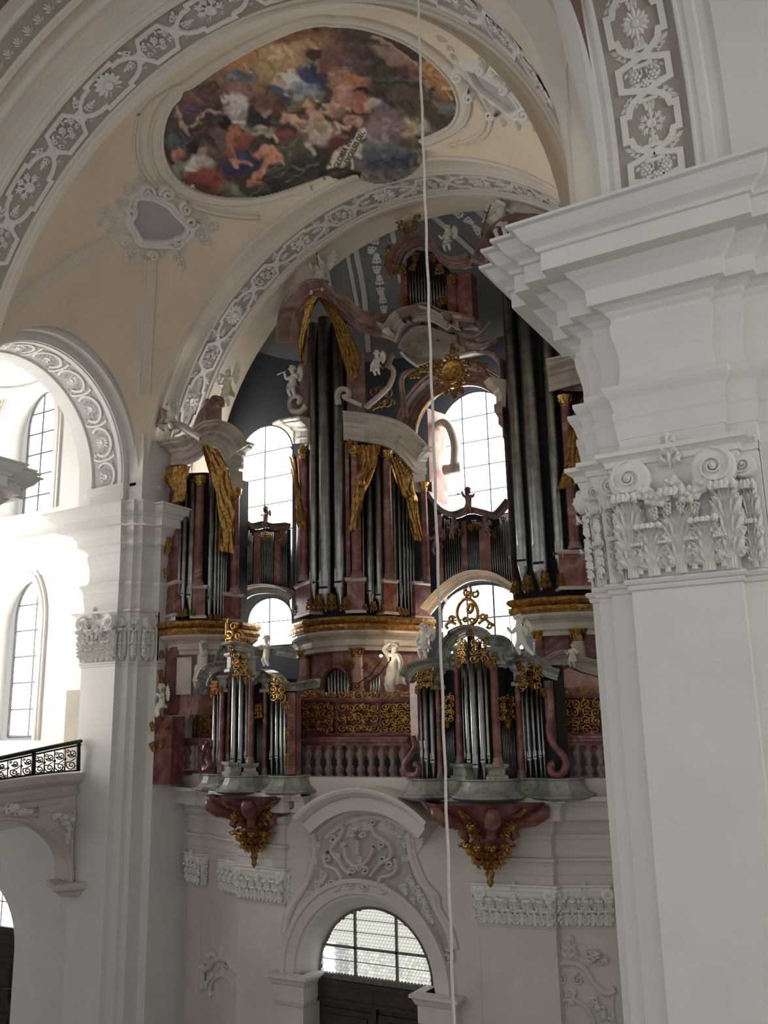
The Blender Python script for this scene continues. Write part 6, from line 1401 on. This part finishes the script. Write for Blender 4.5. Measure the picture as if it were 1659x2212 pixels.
mb = MB(); P = rpt(140, 1915); mb.sweep([(-.05, P.z - .22), (.0, P.z - .2), (.05, P.z - .12), (.14, P.z - .06), (.16, P.z), (.16, P.z + .06), (-.05, P.z + .07)], [(P.x - .7, P.y + .3), (P.x - .05, P.y - .05), (P.x + .25, P.y + .45)], 1); obj('arch_impost', mb, 'white2', tg)
mb = MB(); mb.box(-24, -16.6, 9.5, YW, base_pts[0].z - .4, base_pts[0].z - .02); obj('gallery_floor', mb, 'white2', tg)
rl = thing('iron_railing', 'black wrought iron railing of S scrolls along the left gallery', 'railing', base_pts[2])
def bar(parent, pix, w, name, n=3, m='iron'):
    pts = [rpt(p.x, p.y) for p in (smooth_path(pix, n) if n > 1 else [V(p) for p in pix])]; mb = MB(); mb.tube(pts, w, 6); return obj(name, mb, m, parent)
top = [(175, 1601), (120, 1612), (60, 1625), (0, 1638), (-40, 1648)]; bot = [(172, 1664), (120, 1668), (60, 1675), (0, 1683), (-40, 1690)]
bar(rl, top, .045, 'hand_rail'); bar(rl, [(x, y + 8) for x, y in top], .02, 'upper_bar'); bar(rl, bot, .02, 'lower_bar')
def ty(x): return 1601 + (175 - x) * .2115 + 8
def by(x): return 1664 + (175 - x) * .108
for x in (17, 46, 96, 118, 141, -12): bar(rl, [(x, ty(x)), (x - 1, by(x))], .012, 'upright', 1)
for x in (73, 170): bar(rl, [(x, ty(x) - 6), (x - 1, by(x))], .045, 'main_post', 1)
for x0, x1 in ((-12, 17), (17, 46), (46, 73), (75, 96), (96, 118), (118, 141), (141, 169)):
    cxm = (x0 + x1) / 2; w_ = x1 - x0; t_, b_ = ty(cxm), by(cxm); h_ = b_ - t_
    sp = curl(cxm + w_ * .05, t_ + h_ * .26, h_ * .2, 200, 1.5, 1)[::-1] + [(cxm + w_ * .36, t_ + h_ * .42), (cxm - w_ * .2, t_ + h_ * .62)] + curl(cxm - w_ * .02, b_ - h_ * .26, h_ * .24, 150, 1.6, 1)
    bar(rl, sp, .012, 'scroll')
    for q in (curl(cxm - w_ * .3, t_ + h_ * .2, h_ * .09, 0, 1.2), curl(cxm + w_ * .28, b_ - h_ * .18, h_ * .1, 180, 1.2)): bar(rl, q, .009, 'small_scroll')
    mb = MB(); mb.ball(rpt(x0, (t_ + b_) / 2), .03, 8, 6); obj('boss', mb, 'iron', rl)
# ------------------------------------------------------------------ rope
pts = [onY(903, 0, 7.0)]; X0, Y0 = onY(942, 1106, 7.0).x, 7.0
mb = MB(); n = 120; zs_ = arc(FZ + .6, 12.4, n); mb.tube([(X0 + .004 * sin(i * 1.7), Y0 + .004 * cos(i * 1.7), z) for i, z in enumerate(zs_)], .0135, 7)
single('rope', mb, 'rope', 'long pale rope hanging straight down through the nave', 'rope')
# ------------------------------------------------------------------ portal cartouche and niche ornaments on the west wall
PLW = [(-13.5, YP - .01), (-4.0, YP - .01)]
def wstroke(parent, pix, w, h, name, mat='white2', n=5, plan=PLW, push=.01):
    sp = [PP(p.x, p.y, plan) + V((0, -push, 0)) for p in smooth_path(pix, n)]; mb = MB(); k = sp[0].dot(FW) / F_PX; stroke(mb, sp, [V((0, -1, 0))] * len(sp), w * k, h); obj(name, mb, mat, parent)
def wsprig(parent, px, py, size, ang, plan=PLW, mesh=None, name='acanthus_sprig'):
    P = PP(px, py, plan); k = size * P.dot(FW) / F_PX; a = radians(ang); N = V((0, -1, 0)); W = V((0, 0, 1)) * cos(a) + V((1, 0, 0)) * sin(a); place(name, mesh or SPRIG, parent, P + N * .02, W.cross(N), W, N, (k * 1.1, k * 1.1, k * 2.0))
pg = link('portal_cartouche', None, ww)
field = [(690, 1795), (720, 1772), (765, 1760), (810, 1765), (850, 1780), (872, 1795), (878, 1850), (895, 1900), (925, 1950), (960, 2010), (975, 2050), (940, 2030), (900, 1985), (860, 1955), (800, 1930), (745, 1932), (700, 1958), (665, 1995), (640, 2010), (650, 1960), (672, 1910), (686, 1850)]
mb = MB(); a = [PP(x, y, PLW) + V((0, -.012, 0)) for x, y in field]; mb.add(a, [tuple(range(len(a)))]); obj('cartouche_ground', mb, 'ground', pg)
for pix in ([(678, 1800), (680, 1850), (664, 1905), (636, 1950), (622, 1985), (618, 2015)], [(884, 1798), (890, 1850), (912, 1905), (938, 1935), (942, 1960), (968, 2010), (978, 2050)]):
    wstroke(pg, pix, 8, .07, 'field_frame'); wstroke(pg, [(x + (-9 if x < 700 else 9), y) for x, y in pix], 4, .05, 'field_frame')
wstroke(pg, curl(628, 2030, 16, 90, 1.4, 1), 4, .06, 'volute_scroll'); wstroke(pg, curl(966, 2068, 18, 90, 1.4, -1), 4, .06, 'volute_scroll')
k = 320 / 1659
for x, y, r, a, h in ((545, 290, 50, 0, 1), (880, 290, 50, 180, -1), (660, 410, 40, 0, -1), (780, 420, 40, 180, 1), (440, 480, 60, 180, -1), (990, 530, 60, 0, 1), (380, 680, 60, 90, 1), (1080, 760, 60, 0, -1), (670, 820, 60, 0, 1), (800, 830, 60, 180, -1), (430, 960, 60, 180, 1), (1010, 1010, 70, 0, -1), (630, 980, 55, 0, -1), (800, 1000, 60, 180, 1), (480, 670, 50, 270, 1), (1000, 700, 50, 270, -1)):
    wstroke(pg, curl(640 + x * k, 1720 + y * k, r * k, a, 1.4, h), 3.6, .15, 'scroll')
for pix in ([(560, 320), (540, 420), (480, 500), (420, 600), (500, 700), (560, 800), (640, 860)], [(870, 330), (920, 430), (1000, 480), (1080, 560), (1080, 680), (960, 760), (860, 880)], [(350, 640), (360, 760), (470, 810), (530, 900), (520, 1010), (460, 1050)], [(1130, 690), (1150, 800), (1080, 880), (980, 900), (950, 1000), (1010, 1080)], [(570, 560), (590, 680), (660, 760), (720, 770), (800, 740), (870, 640), (900, 560)], [(720, 480), (715, 560), (718, 640)]):
    wstroke(pg, [(640 + x * k, 1720 + y * k) for x, y in pix], 5.0, .15, 'scroll')
for px, py, s, a in ((772, 1800, 34, 0), (775, 1765, 30, 0), (702, 1808, 30, -50), (716, 1795, 28, -20), (856, 1808, 30, 50), (842, 1795, 28, 20), (868, 1825, 28, 70), (696, 1830, 26, -70), (690, 1860, 24, -90), (868, 1850, 24, 100), (704, 1880, 28, 200), (690, 1900, 26, 190), (672, 1920, 28, 180), (668, 1940, 26, 200), (880, 1890, 28, 140), (896, 1910, 30, 150), (905, 1930, 28, 140), (915, 1955, 28, 150), (870, 1905, 28, 160), (890, 1935, 26, 170), (780, 1895, 26, 180), (778, 1845, 22, 180), (735, 1825, 18, 80), (810, 1828, 18, 100), (664, 1960, 20, 200), (925, 1975, 22, 140)): wsprig(pg, px, py, s, a)
def niche(cxp, ytop, yb, wpx, plan, name):
    g = link('niche_ornament', None, ww); h = wpx / 2
    mb = MB(); a = [PP(cxp + .42 * h * 1.2 * cos(t), yb - .42 * h * 1.5 * sin(t), plan) + V((0, -.005, 0)) for t in arc(0, pi, 14)]; mb.add(a, [tuple(range(15))]); obj('niche_shell', mb, 'band', g)
    wstroke(g, [(cxp + .56 * h * cos(t), yb - .72 * h * sin(t)) for t in arc(-.3, pi + .3, 16)], 5, .08, 'niche_arch', plan=plan)
    wstroke(g, [(cxp - h, yb - 1.2 * h), (cxp - .82 * h, yb - 1.02 * h), (cxp - .55 * h, yb - 1.15 * h), (cxp - .3 * h, yb - 1.45 * h), (cxp, yb - 1.52 * h), (cxp + .3 * h, yb - 1.42 * h), (cxp + .55 * h, yb - 1.05 * h), (cxp + .82 * h, yb - .85 * h), (cxp + h, yb - .95 * h)], 7, .10, 'niche_cornice', plan=plan)
    for s in (-1, 1): wstroke(g, curl(cxp + s * .2 * h, yb - 1.15 * h, .14 * h, 90, 1.4, s), 3, .08, 'scroll', plan=plan); wstroke(g, [(cxp + s * .95 * h, yb - 1.0 * h), (cxp + s * .92 * h, yb - .6 * h), (cxp + s * .98 * h, yb - .1 * h)], 5, .07, 'niche_side', plan=plan)
    for dx, dy, sz, an in ((0, -1.55, .5, 0), (-.3, -1.62, .36, -70), (.3, -1.6, .36, 70), (0, -1.0, .36, 180), (-.45, -.85, .3, 210), (-.6, -.7, .3, 200), (.45, -.8, .3, 150), (.62, -.62, .3, 160), (-.75, -.5, .34, 190), (.78, -.4, .34, 170), (-.55, -1.6, .26, -80), (.55, -1.55, .26, 80)): wsprig(g, cxp + dx * h, yb + dy * h, sz * h, an, plan)
niche(482, 2030, 2140, 92, [(-14.0, 15.88), (-12.4, 15.2)], 'l'); niche(1232, 2100, 2230, 200, [(-5.9, 15.16), (-4.1, 15.88)], 'r')
# ------------------------------------------------------------------ lamps
def lamp(label, px, py, Y, r, watts, to):
    P = onY(px, py, Y); t = thing('lamp', label, 'lamp', P - V((0, 0, .1)))
    mb = MB(); mb.ball(P, r, 10, 8); obj('bulb', mb, 'bulb', t); mb = MB(); mb.lathe([(r * .7, -.1), (r * .8, -.02), (r * .4, 0)], P, 10); obj('socket', mb, 'iron', t)
    mb = MB(); mb.tube([P - V((0, 0, .09)), P.lerp(V(to), .5) - V((0, 0, .12)), V(to)], .012, 6); obj('bracket', mb, 'iron', t)
    ld = bpy.data.lights.new('lamp_light', 'POINT'); ld.energy = watts; ld.color = (1, .72, .42); ld.shadow_soft_size = r
    link('lamp_light', ld, t, Matrix.Translation(P + V((.0, -.12, 0))))
M['bulb'] = glow('lamp_bulb', (1, .82, .6), 25)
zl = onY(953, 1362, 17.9).z
lamp('small glowing lamp left of the right choir organ crest', 953, 1362, 17.9, .05, 10, (-9.75, 18.6, zl - .1))
lamp('small spot lamp at the left shoulder of the seated stone figure', 823, 1417, 15.6, .03, .7, (-10.1, 16.0, .9))
lamp('small spot lamp at the right shoulder of the seated stone figure', 843, 1416, 15.6, .024, .5, (-9.9, 16.0, .9))
# ------------------------------------------------------------------ carved figures
def skin_body(joints, bones, root=0):
    me = bpy.data.meshes.new('body'); me.from_pydata([j[0] for j in joints], bones, [])
    o = bpy.data.objects.new('tmpbody', me); COL.objects.link(o)
    md = o.modifiers.new('skin', 'SKIN'); md.use_smooth_shade = True; md.branch_smoothing = .6
    for i, (p, r) in enumerate(joints):
        sv = me.skin_vertices[0].data[i]; sv.radius = (r, r); sv.use_root = (i == root)
    ss2 = o.modifiers.new('sub', 'SUBSURF'); ss2.levels = 1; ss2.render_levels = 1
    dg = bpy.context.evaluated_depsgraph_get(); m2 = bpy.data.meshes.new_from_object(o.evaluated_get(dg)); bpy.data.objects.remove(o); return m2
PUTTO = dict(hip=.36, chest=.60, neck=.74, head=.86, hr=.115, sh=.13, hipw=.075, R=dict(p=.125, c=.13, n=.06, s=.072, e=.056, h=.042, k=.072, t=.09, f=.048))
ADULT = dict(hip=.50, chest=.72, neck=.83, head=.92, hr=.074, sh=.125, hipw=.065, R=dict(p=.105, c=.12, n=.046, s=.062, e=.046, h=.034, k=.062, t=.08, f=.04))
def figure(name, label, px, yfoot, yhead, plan, kind=PUTTO, la=((.24, .58, -.04), (.34, .66, -.08)), ra=((-.22, .56, -.06), (-.28, .68, -.12)), ll=((.10, .20, -.05), (.12, 0, 0)), rl_=((-.10, .22, -.10), (-.05, .02, -.04)), wings=1.0, drape_=True, lean=0.0, turn=0.0, sit=False, group=None, mat='statue', hold=None, headtilt=0.0, wingup=.12):
    """local axes: x to the viewer's right, y away from the viewer, z up; unit = figure height"""
    P = PP(px, yfoot, plan); H = (yfoot - yhead) * P.dot(FW) / F_PX * 1.08
    K = kind; r = K['R']; h0 = K['hip']; dz = 0
    J = []; B = []
    def j(p, rad, par=None):
        x, y, z = p; J.append(((x + lean * z, y, z), rad))
        if par is not None: B.append((par, len(J) - 1))
        return len(J) - 1
    pel = j((0, 0, h0), r['p']); wa_ = j((0, -.01, (h0 + K['chest']) / 2), r['c'] * .92, pel); ch = j((0, 0, K['chest']), r['c'], wa_); nk = j((0, -.005, K['neck']), r['n'], ch)
    hd = j((headtilt * .3, -.015, K['head']), K['hr'] * .9, nk); j((headtilt * .45, -.02, K['head'] + K['hr'] * .75), K['hr'] * .72, hd)
    for s, (el, ha) in ((1, la), (-1, ra)):
        a = j((s * K['sh'], 0, K['chest'] + .07), r['s'], ch); b = j((el[0], el[2], el[1]), r['e'], a); m_ = V(el).lerp(V(ha), .6); c = j((ha[0], ha[2], ha[1]), r['h'], b)
        d = (V((ha[0], ha[2], ha[1])) - V((el[0], el[2], el[1]))).normalized() * .05; q = V((ha[0], ha[2], ha[1])) + d; j(tuple(q), r['h'] * .8, c)
    for s, (kn, ft) in ((1, ll), (-1, rl_)):
        a = j((s * K['hipw'], -.01, h0 - .05), r['t'], pel); b = j((kn[0], kn[2], kn[1]), r['k'], a); c = j((ft[0], ft[2], ft[1] + .02), r['f'], b); j((ft[0] + .01, ft[2] - .06, ft[1] + .008), r['f'] * .7, c)
    me = skin_body(J, B); me.materials.clear(); me.materials.append(M[mat]); me.name = 'body'
    t = thing(name, label, 'statue', P, group)
    c_, s_ = cos(turn), sin(turn); a0 = -atan2(P.x, P.y) * .6
    ang = turn + (-a0)
    U = V((cos(ang), sin(ang), 0)); D = V((-sin(ang), cos(ang), 0)); Z = V((0, 0, 1))
    place('body', me, t, P, U, D, Z, H)
    # hair cap and curls, nose
    hb = MB(); hx, hz = headtilt * .36 + lean * K['head'], K['head'] + K['hr'] * .35; R0 = K['hr']
    for i in range(16):
        a = i * 2.4; z = .95 - i / 15 * .9; q = sqrt(max(0, 1 - z * z)); x, y = q * cos(a), q * sin(a)
        if y < -.55 and z < .55: continue
        hb.ball((hx + x * R0 * .9, -.015 + y * R0 * .9, hz + z * R0 * .85 - .01), R0 * .36, 6, 4)
    place('hair', hb.mesh('hair', mat), t, P, U, D, Z, H)
    fb = MB(); fy = -.02 - R0 * .92; fb.add([(hx - .012, fy + .01, hz - .01), (hx + .012, fy + .01, hz - .01), (hx, fy - .02, hz - .025), (hx, fy + .008, hz + .03)], [(0, 1, 2), (0, 2, 3), (1, 3, 2)]); place('nose', fb.mesh('nose', mat), t, P, U, D, Z, H)
    if wings:
        for s in (-1, 1):
            wb = MB()
            for k in range(9):
                a = radians(62 - k * 17); L = wings * (.36 - .018 * k); b = V((s * (.05 + .012 * k), .09, K['chest'] + .05 + wingup * .3 - .012 * k)); tip = b + V((s * cos(a) * L, .03 + .02 * k * .2, sin(a) * L * .9 + wingup * .4))
                q = (tip - b).normalized(); nx = V((-q.z, 0, q.x)); w = .06
                wb.add([b - nx * w * .6, b.lerp(tip, .6) - nx * w, tip, b.lerp(tip, .6) + nx * w, b + nx * w * .6, b.lerp(tip, .5) + V((0, -.02, 0))], [(0, 1, 5), (1, 2, 5), (2, 3, 5), (3, 4, 5), (4, 0, 5), (0, 4, 3, 2, 1)])
            wb.v = [(x + lean * z, y, z) for x, y, z in wb.v]; place('wing', wb.mesh('wing', mat), t, P, U, D, Z, H)
    if drape_:
        db = MB(); g = []
        for i in range(9):
            f = i / 8; row = []
            for k in range(15):
                a = -2.4 + 4.8 * k / 14; rr = r['p'] * (1.12 + (.75 if kind is ADULT else .5) * f) + .028 * sin(k * 2.1 + i * .8); row.append((rr * sin(a) * 1.05 + .03 * f, -rr * cos(a) * .95, h0 + .05 - f * (h0 * (.62 if kind is ADULT else .42)) + .015 * sin(k * 1.3)))
            g.append(row)
        db.grid(g, smooth=True)
        db.v = [(x + lean * z, y, z) for x, y, z in db.v]; place('drapery', db.mesh('drapery', mat), t, P, U, D, Z, H)
    if hold:
        tb_ = MB(); tb_.tube([(x + lean * z, y, z) for x, y, z in hold[0]], hold[1], 8); place('instrument', tb_.mesh('instrument', hold[2]), t, P, U, D, Z, H)
    return t
TR = ([(-.02, -.16, .82), (.12, -.26, .84), (.3, -.3, .82)], [.012, .016, .03])
figure('angel_statue', 'large winged stone angel with a lyre on top of the left great case hood', 692, 634, 548, [(-12.6, 16.6), (-9, 16.6)], ADULT, la=((.2, .66, -.1), (.22, .78, -.2)), ra=((-.2, .62, -.08), (-.12, .74, -.2)), rl_=((-.1, .28, -.2), (-.2, .02, -.1)), wings=1.5, hold=([(.16, -.2, .9), (.2, -.22, .6), (.3, -.22, .45)], [.012, .012, .012], 'golddark'), wingup=.2)
figure('angel_statue', 'large winged stone angel high on the right beside the near cornice', 1085, 520, 424, [(-8, 16.4), (-5, 16.4)], ADULT, la=((.2, .7, -.1), (.1, .8, -.2)), ra=((-.2, .66, -.1), (-.3, .5, -.2)), wings=1.4, hold=([(-.1, -.2, .8), (-.3, -.22, .4), (-.4, -.22, .1)], [.012, .02, .03], 'golddark'), wingup=.25)
figure('cherub_statue', 'white cherub playing a flute left of the three huge pipes', 632, 858, 791, [(-13.4, 16.9), (-10, 16.9)], PUTTO, la=((.25, .62, -.05), (.32, .52, -.05)), ra=((-.22, .62, -.1), (-.16, .76, -.18)), hold=([(-.05, -.2, .8), (-.25, -.24, .8), (-.48, -.24, .82)], [.012, .014, .018], 'statue'))
figure('cherub_statue', 'white cherub with spread wings right of the drapery of the left great case', 815, 812, 758, [(-11, 17.0), (-9, 17.0)], PUTTO, la=((.2, .5, -.1), (.12, .42, -.15)), ra=((-.25, .52, -.05), (-.3, .3, -.05)))
figure('cherub_statue', 'dim gilded cherub left of the crowning positive hood', 842, 590, 530, [(-10.8, 16.9), (-8, 16.9)], PUTTO, wings=0, mat='golddark', la=((.2, .72, -.05), (.24, .9, -.08)))
figure('cherub_statue', 'pale cherub standing on the right hood of the crowning positive', 967, 545, 487, [(-9.5, 16.8), (-7, 16.8)], PUTTO, lean=.05, la=((.22, .55, -.1), (.1, .5, -.18)))
figure('angel_statue', 'winged stone angel blowing a coiled horn above the left organ tower', 490, 882, 802, [(-14.8, 15.7), (-12, 15.7)], ADULT, la=((.2, .7, -.12), (.1, .8, -.2)), ra=((-.2, .66, -.05), (-.1, .62, -.2)), wings=1.3, lean=.05, hold=([(.1 * cos(a), -.24, .74 + .1 * sin(a)) for a in arc(0, 6.28, 16)] + [(.2, -.25, .72)], .02, 'statue'), wingup=.2)
figure('cherub_statue', 'white cherub reclining on the scroll at the left end of the left organ tower', 370, 935, 862, [(-15.8, 14.8), (-12, 14.8)], PUTTO, ll=((.16, .2, -.1), (.34, .0, -.1)), rl_=((-.02, .16, -.14), (.05, -.08, -.12)), lean=-.12, la=((.2, .58, -.1), (.28, .74, -.15)))
figure('cherub_statue', 'small cherub coloured as a dark silhouette before the left bright window', 574, 1143, 1096, [(-15, 17.1), (-12, 17.1)], PUTTO, wings=.5, drape_=False, mat='brownm', ra=((-.24, .64, 0), (-.4, .7, 0)))  # backlit silhouette put into the brown colour
figure('cherub_statue', 'small cherub with a trumpet coloured as a dark silhouette before the middle bright window', 1013, 1110, 1055, [(-10, 18.2), (-7, 18.2)], PUTTO, wings=0, drape_=False, mat='brownm', ra=((-.24, .74, 0), (-.2, .84, -.1)), hold=([(-.06, -.1, .84), (-.3, -.12, .82), (-.42, -.12, .8)], [.012, .014, .03], 'brownm'))  # brown colour stands for the figure's shaded side against the window
figure('cherub_statue', 'white winged cherub playing a flute on the red pillar beside the left pier', 348, 1548, 1484, [(-16.2, 14.95), (-13, 14.95)], PUTTO, ll=((.12, .22, -.16), (.16, .02, -.12)), rl_=((-.02, .2, -.18), (.06, -.02, -.14)), la=((.22, .58, -.1), (.14, .68, -.18)), ra=((-.2, .56, -.1), (.02, .62, -.2)))
figure('draped_statue', 'tall draped stone figure behind the left choir organ', 436, 1500, 1392, [(-14.8, 15.5), (-12, 15.5)], ADULT, wings=0, la=((.2, .7, -.1), (.16, .9, -.12)), ra=((-.22, .74, 0), (-.1, .9, -.05)))
figure('cherub_statue', 'white cherub clashing cymbals on the cornice of the left choir organ', 576, 1440, 1378, [(-13, 14.5), (-9, 14.3)], PUTTO, wings=0, la=((.22, .58, -.1), (.1, .64, -.2)), ra=((-.22, .58, -.1), (-.1, .64, -.2)), ll=((.12, .2, -.1), (.22, .0, -.05)), drape_=False, hold=([(-.07, -.24, .64), (-.05, -.24, .66), (.05, -.24, .66), (.07, -.24, .64)], [.08, .02, .02, .08], 'statue'))
figure('atlas_statue', 'seated stone figure with an arm over its head below the great organ case', 852, 1508, 1400, [(-11, 15.9), (-8, 15.9)], ADULT, wings=0, la=((.26, .62, -.05), (.34, .5, -.15)), ra=((-.24, .92, -.05), (-.02, 1.0, -.08)), headtilt=.25, ll=((.14, .26, -.2), (.1, .02, -.1)))
figure('cherub_statue', 'white cherub with wings left on the cornice of the right choir organ', 915, 1424, 1352, [(-9.2, 14.4), (-6, 14.4)], PUTTO, lean=.06, ra=((-.2, .5, -.1), (-.08, .4, -.15)), wings=.9)
figure('cherub_statue', 'white cherub with a staff right on the cornice of the right choir organ', 1130, 1416, 1334, [(-7.2, 14.3), (-4, 14.5)], PUTTO, wings=.6, ll=((.14, .2, -.06), (.3, -.02, 0)), lean=-.06, la=((.22, .56, -.05), (.24, .5, -.1)), hold=([(-.22, -.1, .1), (-.22, -.1, 1.15)], .012, 'statue'), drape_=False)
figure('cherub_statue', 'small white cherub clinging to the left frame of the middle pipe row', 976, 1165, 1125, [(-10, 18.1), (-7, 18.1)], PUTTO, lean=.2, wings=.6, mat='brownm')
figure('cherub_statue', 'small white cherub clinging to the right frame of the middle pipe row', 1056, 1160, 1118, [(-10, 18.1), (-7, 18.1)], PUTTO, lean=-.2, wings=.6, mat='brownm')
figure('cherub_statue', 'grey cherub hanging below the right end of the great case drapery', 944, 1200, 1140, [(-10.5, 18.0), (-8, 18.0)], PUTTO, lean=.05, wings=.7, mat='brownm')
figure('draped_statue', 'small pale figure on the marble gable right of the right choir organ', 1236, 1442, 1396, [(-7, 16.3), (-4, 16.3)], ADULT, wings=0, lean=.1)
# ------------------------------------------------------------------ lift everything so that the floor lies at height 0
for o in list(scene.objects):
    if o.parent is None and o is not cam and o.type != 'CAMERA':
        o.location.z += EYE
